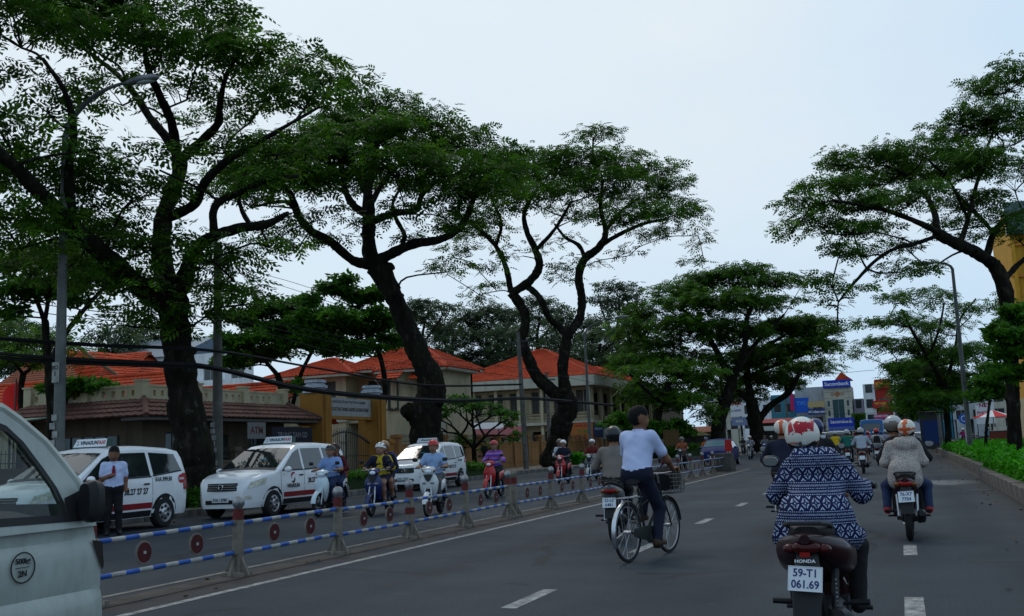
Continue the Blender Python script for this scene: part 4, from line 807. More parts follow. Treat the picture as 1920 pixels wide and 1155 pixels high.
# --- signboards over the wall and stall roofs
def board(name, label, px, py, w, h, Y, col, lines, rz=0, frame=None, thick=.06, legs=True, cat='sign', fm=None):
    c = CPOS+ray(px, py)*(Y/ray(px, py)[1]); T = thing(name, label, cat, (c[0], c[1], 0), rz); zb = c[2]-h/2
    p = MB().box((-w/2, 0, zb), (w/2, thick, zb+h)).build('panel', col, T, smooth=False)
    for (t, s, dz, m_, bold, sx) in lines: text('lettering', t, s, m_, T, face_M((0, -.006, c[2]+dz), (1, 0, 0), (0, 0, 1)), bold, sx, .004)
    if legs:
        for x in (-w/2+.06, w/2-.06): MB().tube([(x, thick+.05, 0.0), (x, thick+.05, zb+h)], .04, 6).build('leg', M_iron, T)
    if frame: 
        for a, b in (((-w/2-.05, -.02, zb-.05), (w/2+.05, thick, zb)), ((-w/2-.05, -.02, zb+h), (w/2+.05, thick, zb+h+.05)), ((-w/2-.05, -.02, zb), (-w/2, thick, zb+h)), ((w/2, -.02, zb), (w/2+.05, thick, zb+h))): MB().box(a, b).build('frame', frame, T, smooth=False)
    return T
def paint(n, c, r=.6): return mat('paint_'+n, c, r)
W_, Y_, RD, BL = paint('white', (.62, .62, .62)), paint('yellow', (.50, .36, .03)), paint('red', (.36, .02, .02)), paint('blue', (.02, .05, .26))
board('signboard', 'orange and yellow signboard with dark lettering above the boundary wall', 1092, 808, 2.2, 1.35, 84, paint('orange', (.36, .12, .03)), [('NHAN DAY', .30, .45, RD, .01, .9), ('T I N', .42, -.05, paint('green', (.05, .16, .03)), .02, 1), ('HOC', .30, -.45, RD, .01, 1)], frame=RD)
board('signboard', 'dark blue signboard just right of the lamp pole over the wall', 1122, 806, .95, 1.25, 83.5, paint('navy', (.015, .02, .055)), [('HOA', .30, .1, paint('pale', (.20, .24, .34)), .01, 1)])
board('signboard', 'pale signboard with a purple oval right of the dark blue board', 1144, 808, 1.2, 1.3, 83, paint('mist', (.13, .14, .15)), [('MAY', .34, -.02, paint('purple', (.20, .06, .24)), .03, 1), ('INTERNET', .18, .42, W_, 0, 1)])
board('notice_panel', 'brown timber notice panel with columns of faint writing near the hedge', 1259, 828, 1.15, 1.75, 80, mat('panel_brown', (.085, .050, .020), .8, var=.2), [('THONG BAO', .16, .6, paint('dim', (.14, .09, .04)), 0, 1), ('. : . : .', .22, 0, paint('dim', (.14, .09, .04)), 0, 1)], frame=M_wood, cat='notice panel')
st = thing('market_umbrella', 'dark red wide canopy over the stalls behind the boundary wall', 'canopy', (-29.5, 74, .16))
MB().prism([(-3.2, -1.4, 2.2), (3.0, -1.4, 2.0), (2.0, 1.4, 2.95), (-2.6, 1.4, 3.1)], (0, 0, .05)).build('cloth', mat('maroon_cloth', (.13, .02, .03), .8), st, smooth=False)
for x in (-2.9, 2.6): MB().tube([(x, -1.2, 0), (x, -1.2, 2.15)], .035, 6).build('post', M_iron, st)
st = thing('canopy_roof', 'pale corrugated canopy behind the frangipani and the wall', 'canopy', (-32, 71, .16))
MB().prism([(-3.5, -1.2, 2.9), (4.5, -1.2, 2.7), (4.5, 1.4, 3.2), (-3.5, 1.4, 3.4)], (0, 0, .05)).build('sheet', mat('pale_sheet', (.22, .24, .27), .6, var=.2), st, smooth=False)
for x in (-3.3, 4.3): MB().tube([(x, -1.0, 0), (x, -1.0, 2.75)], .04, 6).build('post', M_iron, st)
# stalls under the far trees, left
for (px, py, Y, w, d, h, rc_, lab) in [(1303, 812, 98, 3.4, 2.4, 2.6, (.30, .10, .05), 'stall with a rust-red lean-to roof behind the blue car'), (1266, 806, 102, 2.2, 2, 2.75, (.10, .16, .12), 'stall with a green-grey roof left of the rust-red one'), (1440, 815, 118, 3, 2.4, 2.6, (.10, .13, .14), 'grey tarpaulin stall past the umbrella-shaped tree'), (1462, 800, 128, 5, 2.4, 3.6, (.22, .02, .02), 'dark red shop awning beyond the grey tarpaulin stall')]:
    c = CPOS+ray(px, py)*(Y/ray(px, py)[1]); T = thing('stall', lab, 'stall', (c[0], c[1], .16))
    MB().prism([(-w/2, -d/2, h-.5), (w/2, -d/2, h-.55), (w/2, d/2, h), (-w/2, d/2, h)], (0, 0, .06)).build('roof', mat('stall_'+lab[:24], rc_, .7, var=.3), T, smooth=False)
    MB().box((-w/2+.1, d/2-.1, 0), (w/2-.1, d/2, h-.1)).box((-w/2+.1, -d/2+.3, 0), (w/2-.1, d/2-.2, .9)).build('counter', M_dgrey, T, smooth=False)
    for x in (-w/2+.1, w/2-.1): MB().tube([(x, -d/2+.1, 0), (x, -d/2+.1, h-.5)], .04, 6).build('post', M_iron, T)
su = thing('parasol', 'drab yellow parasol over the stalls left of the blue car', 'parasol', (*(CPOS+ray(1305, 824)*(92/ray(1305, 824)[1]))[:2], .16))
MB().lathe([(1.35, 1.75), (1.3, 1.78), (.7, 2.08), (.05, 2.2)], seg=8).build('cloth', mat('drab_yellow', (.22, .19, .07), .8), su, smooth=False); MB().tube([(0, 0, 0), (0, 0, 2.2)], .03, 6).build('pole', M_iron, su)
# --- distant shop row across the junction
def shop(name, label, x0, w, Y, h, mt, wins, wm_=M_glass, d=12):
    T = thing(name, label, 'building', (x0, Y, 0)); mb = MB(); ops = [(a, b, c, e, 0) for a, b, c, e in wins]; wall_open(mb, 0, w, 0, h, 0, .3, ops); mb.box((0, .3, 0), (.3, d, h)); mb.box((w-.3, .3, 0), (w, d, h)); mb.box((.3, .3, h-.3), (w-.3, d, h-.05)); mb.box((.3, 3, 0), (w-.3, 3.1, h-.3)); mb.build('wall', mt, T, smooth=False)
    for a, b, c, e in wins: window(T, a, b, c, e, 0, gm=wm_, sill=False, mull=max(0, min(2, int((b-a)/.9)-1)), fm=M_greyw if mt is not M_greyw else M_creamw)
    return T
bk = shop('bank_building', 'narrow pale bank tower with tall green glass centre and blue name sign', -13.8, 5.2, 212, 11.2, M_creamw, [(.55, 1.05, 7.2, 8.4), (.55, 1.05, 5.3, 6.5), (.55, 1.05, 3.4, 4.6), (4.2, 4.7, 7.2, 8.4), (4.2, 4.7, 5.3, 6.5), (4.2, 4.7, 3.4, 4.6), (1.5, 3.75, 2.6, 8.6)], M_teal)
for z in (2.2, 3.2, 4.9, 6.8, 8.8, 10): MB().box((0, -.03, z), (1.44, -.004, z+.06)).build('joint', M_dgrey, bk, smooth=False); MB().box((3.8, -.03, z), (5.2, -.004, z+.06)).build('joint', M_dgrey, bk, smooth=False)
MB().prism([(2.6, -.06, 9.1), (3.2, -.06, 9.7), (2.6, -.06, 10.3), (2.0, -.06, 9.7)], (0, .05, 0)).build('emblem', paint('emblem', (.30, .12, .05)), bk, smooth=False)
for dz in (-.2, .05, .3): MB().box((1.3, -.05, 9.62+dz), (1.95, -.005, 9.72+dz)).box((3.25, -.05, 9.62+dz), (3.9, -.005, 9.72+dz)).build('emblem_bar', paint('emblem', (.30, .12, .05)), bk, smooth=False)
MB().prism([(2.2, .3, 12.4), (5.6, .3, 12.4), (3.6, .3, 14.0)], (0, 6, 0)).build('roof', M_tile, bk, smooth=False)
SB = paint('bank_blue', (.012, .035, .34))
bs_ = thing('bank_sign', 'blue rooftop sign reading Sacombank on the pale tower', 'sign', (-11.2, 211.6, 10.95)); MB().box((-2.65, -.1, 0), (2.65, .25, 1.5)).build('panel', SB, bs_, smooth=False); text('lettering', 'Sacombank', 1.02, W_, bs_, face_M((0, -.11, .72), (1, 0, 0), (0, 0, 1)), .02, 1.0, .01)
b2_ = thing('billboard', 'large blue Sacombank billboard on posts below the bank tower', 'billboard', (-9.6, 186.0, 0)); MB().box((-2.15, 0, 2.35), (2.15, .2, 4.5)).build('panel', SB, b2_, smooth=False); MB().box((-2.2, -.03, 2.2), (2.2, .22, 2.34)).build('frame', M_greyw, b2_, smooth=False); MB().box((-2.1, -.02, 2.5), (2.1, -.004, 2.95)).build('lower_band', paint('skyline', (.08, .12, .26)), b2_, smooth=False)
text('lettering', 'Sacombank', .80, W_, b2_, face_M((0, -.02, 3.85), (1, 0, 0), (0, 0, 1)), .015, 1, .01)
for x in (-1.8, 1.8): MB().tube([(x, .1, 0), (x, .1, 2.35)], .09, 8).build('post', M_greyw, b2_)
rowY = 214
def grid_w(w, floors, z0=3.4, fh=3.0, n=2): return [(w*(k+.18)/n, w*(k+.82)/n, z0+j*fh+.4, z0+j*fh+2.2) for k in range(n) for j in range(floors)]
for (nm, lab, x0, w, h, mt, fl, n) in [
    ('shop_house', 'grey shop house with flat roof left of the bank tower', -19.6, 5.7, 11.4, M_greyw, 2, 2), ('shop_house', 'teal shop house with a planted balcony, second left of the bank', -24.4, 4.7, 10.2, mat('teal_wall', (.04, .16, .20), .8, var=.3), 2, 2),
    ('shop_house', 'pale shop house half hidden behind the umbrella-shaped tree', -30.5, 6, 9.8, M_white, 2, 3), ('shop_house', 'tall white shop house far left in the distant row', -38, 7, 12.5, M_creamw, 3, 3),
    ('shop_house', 'slim grey-violet shop house right of the bank tower', -8.4, 1.9, 8.6, mat('violet_grey', (.20, .17, .22), .8, var=.3), 2, 1), ('shop_house', 'light grey shop house with boxed balconies between bank and red shop', -6.4, 2.2, 10.6, M_white, 3, 1),
    ('shop_house', 'red-clad shop house with gold lettering', -4.1, 3.0, 12.2, mat('red_cladding', (.30, .022, .016), .7, var=.25), 2, 1), ('shop_house', 'pale lilac shop house behind the roadside tree right of the red shop', -.9, 5.2, 8.8, mat('lilac_wall', (.32, .31, .38), .8, var=.2), 2, 2),
    ('shop_house', 'teal-fronted shop at the right end of the distant row', 4.4, 5, 7.6, mat('teal_front', (.02, .14, .19), .7, var=.3), 1, 2), ('shop_house', 'grey shop house behind the blue kiosk', 9.6, 6, 9.5, M_greyw, 2, 2), ('shop_house', 'cream shop house at the far right behind the hedge trees', 15.8, 7, 10.5, M_creamw, 3, 2)]:
    T = shop(nm, lab, x0, w, rowY, h, mt, grid_w(w, fl, 3.2, 3.0, n))
    if 'grey shop house with flat' in lab: MB().tube([(1.5, 5, h), (1.5, 5, h+1.6)], .5, 10).build('water_tank', M_greyw, T)
def dboard(label, px, py, w, h, Y, col, lines): return board('shop_sign', label, px, py, w, h, Y, col, lines, legs=False, thick=.15)
dboard('bright blue shop sign panel on the teal shop house', 1503, 760, 2.8, 3.0, 211.5, paint('shopblue', (.01, .08, .42)), [('TVC', 1.0, .4, paint('ltblue', (.08, .22, .5)), .03, 1)])
dboard('lower light blue hoarding under the blue shop sign', 1503, 788, 2.8, 1.6, 211.4, paint('hoarding', (.03, .22, .40)), [])
dboard('dark blue sign with white script left of the bank tower', 1531, 772, 3.2, 1.15, 211.3, paint('deepblue', (.02, .035, .14)), [('AU chau son', .68, 0, W_, .02, .9)])
dboard('beige billboard with a dark slope above the dark blue sign', 1530, 758, 3.2, 1.2, 211.4, paint('beige', (.38, .28, .13)), [])
dboard('tall narrow pink banner on the teal shop house', 1485, 754, .8, 3.4, 211.2, paint('pink', (.36, .02, .09)), [])
dboard('upper red sign with gold letters on the red shop house', 1653, 720, 2.8, 1.6, 213.4, RD, [('HOANG', .8, .1, Y_, .02, 1)])
dboard('lower red sign edged in yellow on the red shop house', 1651, 758, 2.9, 1.5, 213.4, RD, [('VIET NAM', .5, .15, Y_, .02, 1)])
dboard('pink and white shop sign below the red shop signs', 1653, 781, 2.8, .9, 211, paint('magenta', (.36, .05, .14)), [('PHONG KHAM', .42, .1, W_, .01, 1)])
dboard('blue and white shop sign right of the pink one', 1684, 791, 3.0, .9, 210, paint('signblue', (.02, .09, .36)), [('NHA THUOC', .5, 0, W_, .01, 1)])
dboard('red strip sign under the lower shop fronts on the left', 1458, 800, 4.2, .8, 205, RD, [('PHO', .5, 0, Y_, .01, 1)])
dboard('red and white sign between the left-hand trunks', 1382, 764, 2.0, 2.6, 150, W_, [('MIA', .8, .6, RD, .03, 1), ('com', .6, -.4, paint('lilac', (.12, .10, .3)), .02, 1)])
dboard('pale blue shop sign between the left-hand trunks, lower down', 1386, 790, 2.2, 1.2, 150, paint('paleblue', (.16, .20, .32)), [('SON', .5, 0, W_, .01, 1)])
cr = thing('clipped_tree', 'tall clipped green column in front of the bank', 'tree', (-6.8, 190, 0)); MB().loft([(0, 0, 0, .9, .9, 5), (2.5, 0, 0, .95, .95, 5), (5.1, 0, 0, .8, .8, 5)], 14, axis='z').build('stems', mat('hedge_inside', (.018, .035, .010), .9), cr)
q = RNG.uniform(-1, 1, (900, 3))*[1, 1, 2.6]+[0, 0, 2.6]; s_ = RNG.random(900) < .5; q[:, 0] = np.where(s_, np.sign(q[:, 0]), q[:, 0]); q[:, 1] = np.where(~s_, np.sign(q[:, 1]), q[:, 1]); leaves('foliage', q, 1.1, ROS, M_leafB, cr, pitch=(-.6, .9))
# --- yellow tower block at the right edge
YB = shop('tower_block', 'tall yellow and orange apartment block at the right edge', 12.2, 16, 115, 24.4, M_yel, [(a, a+1.5, 4.6+3.3*j, 6.6+3.3*j) for j in range(6) for a in (2.2, 6, 10, 13.6)]+[(2.2, 5.6, .3, 3.2), (8, 14, .3, 3.2)], d=18)
for k, x in enumerate((0.0, 1.3, 4.7, 8.6, 12.4, 15.6)): MB().box((x, -.35, 3.8), (x+.4, -.004, 24.4)).build('pilaster', M_yel2 if k % 2 else M_yel, YB, smooth=False)
for j in range(7): MB().box((-.2, -.25, 3.6+3.3*j), (16.2, -.006, 3.85+3.3*j)).build('floor_band', M_yel2, YB, smooth=False)
gt = MB().box((-.3, -.8, 21.2), (16.4, -.36, 24.6)).build('glass_crown', M_teal, YB, smooth=False)
shop('shop_house', 'yellow-fronted shop before the tower block, beside the red and white parasol', 10.9, 5, 100, 4.2, M_cream, [(.8, 4.2, .3, 2.6)])
board('shop_sign', 'small pink and white sign stack behind the red and white parasol', 1847, 770, 1.6, 2.4, 104, W_, [('NET', .5, .5, paint('pink', (.36, .02, .09)), .02, 1), ('PHOTO', .4, -.2, paint('pink', (.36, .02, .09)), .01, 1)])
pa = thing('parasol', 'red and white parasol above a street cart on the right', 'parasol', (*(CPOS+ray(1862, 782)*(86/ray(1862, 782)[1]))[:2], .14))
v8 = MB(); th = np.linspace(0, 2*math.pi, 9)
for k in range(8): v8.add([(0, 0, 2.75), (1.5*math.cos(th[k]), 1.5*math.sin(th[k]), 2.2), (1.5*math.cos(th[k+1]), 1.5*math.sin(th[k+1]), 2.2)], [(0, 1, 2)], k % 2)
v8.build('cloth', [paint('parasol_red', (.50, .02, .02)), W_], pa, smooth=False); MB().tube([(0, 0, 0), (0, 0, 2.75)], .03, 6).build('pole', M_iron, pa)
ct = thing('food_cart', 'dark red wooden food cart under the red and white parasol', 'cart', (*(CPOS+ray(1880, 815)*(84/ray(1880, 815)[1]))[:2], .14))
MB().box((-.9, -.4, .45), (.9, .4, 1.15)).build('cabinet', mat('cart_red', (.12, .025, .015), .7), ct, smooth=False); MB().box((-.95, -.45, 1.15), (.95, .45, 1.2)).build('counter', M_greyw, ct, smooth=False)
for x in (-.6, .6): MB().torus((x, -.3, .3), .26, .035).build('wheel', M_iron, ct)
for k in range(3): MB().tube([(-.5+.4*k, 0, 1.2), (-.5+.4*k, 0, 1.45)], .09, 8).build('jar', M_creamw, ct)
ki = thing('kiosk', 'blue-panelled kiosk on the bed beside a lamp post', 'kiosk', (*(CPOS+ray(1748, 815)*(78/ray(1748, 815)[1]))[:2], .2))
MB().box((-.75, -.6, 0), (.75, .6, 2.5)).build('shell', M_iron, ki, smooth=False); MB().box((-.6, -.63, .4), (.62, -.605, 2.0)).build('poster', paint('kioskblue', (.010, .030, .12)), ki, smooth=False); MB().box((-.85, -.7, 2.5), (.85, .7, 2.66)).build('roof', M_dgrey, ki, smooth=False)
for (px, py, Y, lab) in [(1730, 790, 80, 'round blue traffic sign left of the blue kiosk'), (1808, 785, 60, 'round blue traffic sign right of the tall lamp post')]:
    c = CPOS+ray(px, py)*(Y/ray(px, py)[1]); T = thing('traffic_sign', lab, 'sign', (c[0], c[1], .2)); z = c[2]-.2
    MB().tube([(0, .05, 0), (0, .05, z+.3)], .035, 8).build('post', M_greyw, T); MB().lathe([(.001, 0), (.29, 0), (.29, -.03), (.001, -.03)], (0, 0, z), 24, axis='y').build('disc', paint('signblue', (.02, .09, .36)), T, smooth=False)
    MB().torus((0, -.035, z), .15, .018, 'y', 20, 6).build('white_ring', W_, T)
# ---------------------------------------------------------------- lamp posts, poles, cables
M_pole = mat('concrete_pole', (.10, .095, .085), .85, var=.35, vscale=3); M_galv = mat('galvanised_steel', (.22, .225, .23), .5, metal=.4, var=.3, vscale=2); M_galvg = mat('weathered_lamp_pole', (.10, .105, .10), .6, var=.35, vscale=2)
M_lens = mat('lamp_lens', (.45, .48, .48), .2); M_cable = mat('black_cable', (.010, .010, .011), .7)
def lamp_post(label, base, h, arm, yaw, r=.10, armh=1.3, z0=.16):
    """arm: reach towards the road; yaw: direction of the arm"""
    T = thing('street_lamp', label, 'street lamp', (*base[:2], z0)); d = np.array([math.cos(yaw), math.sin(yaw), 0])
    MB().tube([(0, 0, 0), (0, 0, .5), (0, 0, h*.5), (0, 0, h)], [r*1.15, r*1.1, r*.9, r*.62], 10).build('pole', M_galvg, T)
    pts = [np.array([0, 0, h-.05])]+[d*arm*(t**1.3)*.9+np.array([0, 0, h+armh*math.sin(t*math.pi/2)**.8]) for t in np.linspace(.12, 1, 8)]
    MB().tube(pts, np.linspace(r*.6, .035, len(pts)), 8).build('arm', M_galvg, T)
    e = pts[-1]; dirv = pts[-1]-pts[-2]; dirv /= np.linalg.norm(dirv); M = face_M(e+dirv*.35, np.cross(dirv, (0, 0, 1)), dirv); h_ = MB()
    h_.loft([(-.42, 0, 0, .05, .05, 2), (-.3, 0, .0, .09, .07, 2.5), (0, 0, .01, .15, .09, 2.5), (.3, 0, .0, .14, .08, 2.5), (.42, 0, -.01, .06, .04, 2)], 14); hd = h_.xf(M).build('lamp_head', M_galv, T)
    l_ = MB(); l_.ball((0, .08, -.05), (.11, .26, .07), 12, 6, z0=-1, z1=.2); l_.xf(M).build('lens', M_lens, hd)
    MB().box((-.2, -.2, 0), (.2, .2, .1)).build('base_plate', M_pole, T, smooth=False)
    return T
pL = CPOS+ray(113, 700)*(-18.6/ray(113, 700)[0])
LP1 = lamp_post('tall curved street lamp at the left, in front of the tree crowns', pL, 9.3, 1.95, R_(8), .13, 1.15)
M_paper = mat('faded_paper', (.27, .27, .25), .9, var=.4, vscale=6)
MB().box((-.10, -.16, 3.2), (.10, -.135, 3.68)).build('notice', M_paper, LP1, smooth=False); text('lettering', 'BO\n5', .14, M_iron, LP1, face_M((0, -.165, 3.48), (1, 0, 0), (0, 0, 1)), .004)
for k in range(5): a = RNG.uniform(-.06, .06); MB().box((-.11+a, -.152-.002*k, 1.5+.2*k), (.05+a, -.150-.002*k, 1.65+.2*k)).build('sticker', M_paper, LP1, smooth=False)
pR = G(1819, 828, .55); pR = CPOS+ray(1817, 812)*(45/-(CR.T@ray(1817, 812))[2]); 
lamp_post('tall street lamp rising from the hedge on the right', pR, 8.5, .9, R_(175), .11, .35, .2)
p3 = CPOS+ray(1105, 800)*(-20.6/ray(1105, 800)[0]); lamp_post('slim street lamp beside the forked tree', p3, 9.2, 2.6, R_(5), .12, 1.0)
p4 = CPOS+ray(1762, 800)*(70/-(CR.T@ray(1762, 800))[2]); lamp_post('second, farther lamp post beside the blue kiosk', p4, 8.5, .9, R_(175), .11, .35, .2)
poles = []
for (px, Xp, h, lab, lean) in [(408, -18.4, 7.6, 'grey concrete utility pole right of the great trunk, papered with notices', .0), (985, -21.0, 8.2, 'concrete utility pole left of the forked tree', -.022), (1030, -25.5, 7.0, 'short thin pole behind the forked tree', 0), (1360, -15.8, 7.5, 'dim pole under the broad spreading tree', 0), (1480, -14.8, 9.5, 'dim utility pole before the blue shop sign', -.005)]:
    p = CPOS+ray(px, 830)*(Xp/ray(px, 830)[0]); T = thing('utility_pole', lab, 'utility pole', (p[0], p[1], .16)); poles.append((p[0]+lean*h, p[1], h))
    MB().tube([(0, 0, -.1), (lean*h/2, 0, h/2), (lean*h, 0, h)], [.17, .14, .11], 10).build('shaft', M_pole, T)
    MB().box((lean*h-.7, -.05, h-.6), (lean*h+.7, .05, h-.5)).build('crossarm', M_iron, T, smooth=False)
    for k in (-1, 0, 1): MB().lathe([(.02, 0), (.05, .04), (.03, .08), (.05, .12), (.02, .16)], (lean*h+k*.55, 0, h-.5), 8).build('insulator', M_creamw, T)
    if px == 408:
        for k in range(9): a = RNG.uniform(0, 1.8); MB().cbox((.05*math.sin(a*3), -.158-.001*k, .8+.18*k), (.16, .004, .13)).build('notice', M_paper, T, smooth=False)
def cable(label, pts, r, strands=1, sag=.0, seg=5, name='cable'):
    mb = MB(); P = np.array(pts, float); S = spline(P, 10)
    for k in range(strands):
        o = RNG.normal(0, r*1.3 if strands > 1 else 0, 3); o[1] = 0; w = np.sin(np.linspace(0, 9, len(S))+k)*r*.6
        mb.tube(S+o+np.stack([w*0, w*0, w], 1), r, seg)
    T = mb.build(name, M_cable); return tag(T, label, 'cable')
def CB(*q): return [AT(px, py, d) for px, py, d in q]
cable('thick black cable bundle sagging across the left side from pole to pole', CB((-160, 640, 23), (0, 667, 24), (150, 678, 25.5), (330, 685, 27), (408, 692, 27.8), (560, 728, 32), (700, 744, 37), (850, 752, 44), (978, 747, 54), (1060, 752, 62), (1150, 760, 74)), .029, 6, name='cable_bundle')
cable('long cable above the thick bundle on the left', CB((-150, 618, 23), (0, 634, 24), (180, 645, 26), (408, 656, 28), (600, 690, 34), (800, 722, 42), (978, 720, 54)), .03, 2)
for i, (a, b, c, lab) in enumerate([((408, 585, 28), (700, 640, 42), (972, 672, 54), 'thin wire from the left utility pole to the next, topmost'), ((408, 592, 28), (700, 655, 42), (972, 690, 54), 'thin wire just under the topmost one between the utility poles'), ((408, 600, 28), (690, 672, 42), (972, 706, 54), 'third thin wire down between the utility poles'), ((440, 500, 40), (640, 560, 50), (980, 690, 70), 'thin wire dropping steeply past the leaning trunk'), ((440, 510, 40), (640, 574, 50), (980, 704, 70), 'second thin wire dropping steeply past the leaning trunk'), ((-40, 556, 26), (200, 585, 27), (408, 596, 28), 'thin wire left of the great trunk, upper'), ((-40, 572, 26), (200, 600, 27), (408, 606, 28), 'thin wire left of the great trunk, lower'), ((978, 690, 54), (1100, 715, 66), (1300, 760, 92), 'thin wire running right from the second utility pole'), ((1440, 702, 160), (1560, 700, 170), (1640, 694, 180), 'faint wire across the sky gap over the bank'), ((1478, 772, 140), (1580, 776, 170), (1760, 768, 150), 'dark wire sagging in front of the distant shops'), ((1478, 790, 140), (1640, 788, 150), (1760, 784, 140), 'lower dark wire before the blue bus')]):
    cable(lab, CB(a, b, c), .012 if i < 8 else .035, 1, name='wire')
# ---------------------------------------------------------------- central divider rail
M_rblue = mat('rail_blue', (.015, .075, .30), .45, var=.25); M_rwhite = mat('rail_white', (.27, .27, .26), .5, var=.3, vscale=9); M_red = mat('post_red', (.10, .017, .016), .7, var=.35, vscale=8); M_postc = mat('post_concrete', (.16, .135, .11), .85, var=.4, vscale=6, bmp=.3); M_disc = mat('reflector_red', (.055, .007, .009), .5, var=.25); M_chrome = mat('worn_chrome', (.26, .25, .25), .4, metal=.7, var=.4, vscale=12)
def divider(label, y0, y1, ball=True, last=False, kind=0):
    """one bay: the post at y0 and the two rails with reflector discs up to y1"""
    T = thing('divider_rail', label, 'guard rail', (-7.55, y0, 0), 0, 'divider rail bays along the middle of the road'); L = y1-y0; T.rotation_euler = (RNG.normal()*.004, RNG.normal()*.022, RNG.normal()*.004)
    p = MB(); p.loft([(0, 0, 0, .066, .066, 3), (.45, 0, 0, .060, .060, 3), (.664, 0, 0, .058, .058, 3)], 14, axis='z')
    ps = p.build('post', M_postc, T); q = MB().loft([(.665, 0, 0, .060, .060, 3), (.79, 0, 0, .057, .057, 3)], 14, axis='z').build('red_collar', M_red, ps)
    if kind == 1: MB().loft([(.40, 0, 0, .073, .073, 3), (.50, 0, 0, .073, .073, 3)], 14, axis='z').build('red_band', M_red, ps)
    MB().lathe([(.045, .79), (.05, .80), (.068, .83), (.075, .87), (.063, .915), (.04, .94), (.001, .945)], seg=14).build('ball_cap', M_chrome if ball else M_postc, ps)
    f = MB()
    for sg in (-1, 1): f.prism([(sg*.07, -.02, .005), (sg*.17, -.02, .005), (sg*.17, -.02, .03), (sg*.07, -.02, .22)], (0, .04, 0)); f.prism([(-.02, sg*.07, .005), (-.02, sg*.17, .005), (-.02, sg*.17, .03), (-.02, sg*.07, .22)], (.04, 0, 0))
    f.box((-.13, -.13, 0), (.13, .13, .05)); f.build('foot', M_postc, ps, smooth=False)
    if L > .5:
        for z in (.27, .62):
            r = MB(); n = max(4, int(round((L-.14)/.20))); ys_ = np.linspace(.07, L-.07, n+1)
            for k in range(n): r.tube([(0, ys_[k], z), (0, ys_[k+1], z)], .026, 10, m=k % 2)
            rl_ = r.build('rail', [M_rblue, M_rwhite], T)
            for yy in (.075, L-.075): MB().tube([(0, yy-.02, z), (0, yy+.02, z)], .037, 10).build('socket', M_postc, rl_)
        for fy in (.32, .68):
            d = MB().lathe([(.001, -.016), (.105, -.016), (.105, .016), (.001, .016)], (0, L*fy, .445), 22, axis='x').build('reflector_disc', M_disc, T, smooth=False)
            MB().torus((0, L*fy, .445), .112, .013, 'x', 22, 6).build('rim', M_postc, d); MB().box((.017, L*fy-.02, .43), (.021, L*fy+.02, .46)).build('hub_plate', M_rwhite, d, smooth=False)
    return T
YP = [3.4, 5.75, 8.05, 10.42, 12.75, 15.05, 17.3, 19.50]; ordn = ['hidden behind the white van', 'just inside the white van outline', 'at the nose of the white van', 'with the first full post right of the van', 'with the second post right of the van', 'with the third post right of the van', 'with the fourth post right of the van']
for i in range(7): divider('blue and white striped divider rail bay '+ordn[i], YP[i], YP[i+1], True, kind=1 if i == 5 else 0)
divider('divider post with ball top, left one of the doubled pair', 19.5, 19.6); YQ = list(np.arange(19.82, 44.6, 2.36))
names2 = ['second', 'third', 'fourth', 'fifth', 'sixth', 'seventh', 'eighth', 'ninth', 'tenth', 'eleventh', 'twelfth']
for i, y in enumerate(YQ):
    divider('divider rail bay, %s after the doubled posts' % (['first']+names2)[i], y, (y+2.36) if i < len(YQ)-1 else 46.2, ball=i > 0)
cb = thing('concrete_block', 'rough concrete block ending the divider rail before the blue car', 'block', (-7.6, 46.9, 0)); bm_ = MB(); bm_.loft([(0, 0, 0, .42, .75, 8), (.35, 0, 0, .40, .72, 8), (.78, 0, 0, .36, .66, 7), (.82, 0, 0, .30, .60, 6)], 24, axis='z'); bm_.build('body', mat('grimy_block', (.055, .05, .045), .9, var=.4, vscale=2, bmp=.5), cb)
bx_ = thing('warning_board', 'small red warning board standing on the concrete block', 'sign', (-7.35, 46.7, .8)); MB().box((-.15, -.05, .08), (.15, 0, .60)).build('board', mat('board_red', (.42, .018, .014), .6), bx_, smooth=False); MB().box((-.03, -.04, 0), (.03, -.01, .08)).build('stem', M_iron, bx_, smooth=False)
fr = thing('far_divider', 'distant low railing in the middle of the road beyond the riders', 'guard rail', (-6.6, 70, 0))
for k in range(16): MB().box((-.03, k*1.5, 0), (.03, k*1.5+.08, .75)).build('post', M_postc, fr, smooth=False)
MB().box((-.02, 0, .6), (.02, 23, .68)).box((-.02, 0, .3), (.02, 23, .36)).build('rail', M_greyw, fr, smooth=False)
st_ = MB().box((1.0, 22.1, .003), (1.75, 22.5, .008))
tag(MB().box((1.35, 25.8, .004), (1.8, 26.1, .010)).build('drain_cover', M_iron, smooth=False), 'small dark drain grating in the road by the right kerb', 'drain cover')

# fallen leaves and litter swept against the kerbs
n_ = 420; yy_ = RNG.uniform(5, 60, n_); sd_ = RNG.random(n_); xx_ = np.where(sd_ < .45, np.array([klx(y) for y in yy_])+np.abs(RNG.normal(0, .7, n_)), np.where(sd_ < .8, 1.9-np.abs(RNG.normal(0, .5, n_)), -7.4+RNG.normal(0, .45, n_)))
leaves('fallen_leaves', np.stack([xx_, yy_, np.full(n_, .014)], 1), .25, (np.array([(0, 0, 0), (.15, .07, .015), (.30, 0, 0), (.15, -.07, .015)]), np.array([(0, 1, 2, 3)])), mat('dry_leaf', (.13, .085, .035), .9, var=.5, vscale=1.5), None, pitch=(-.05, .05))
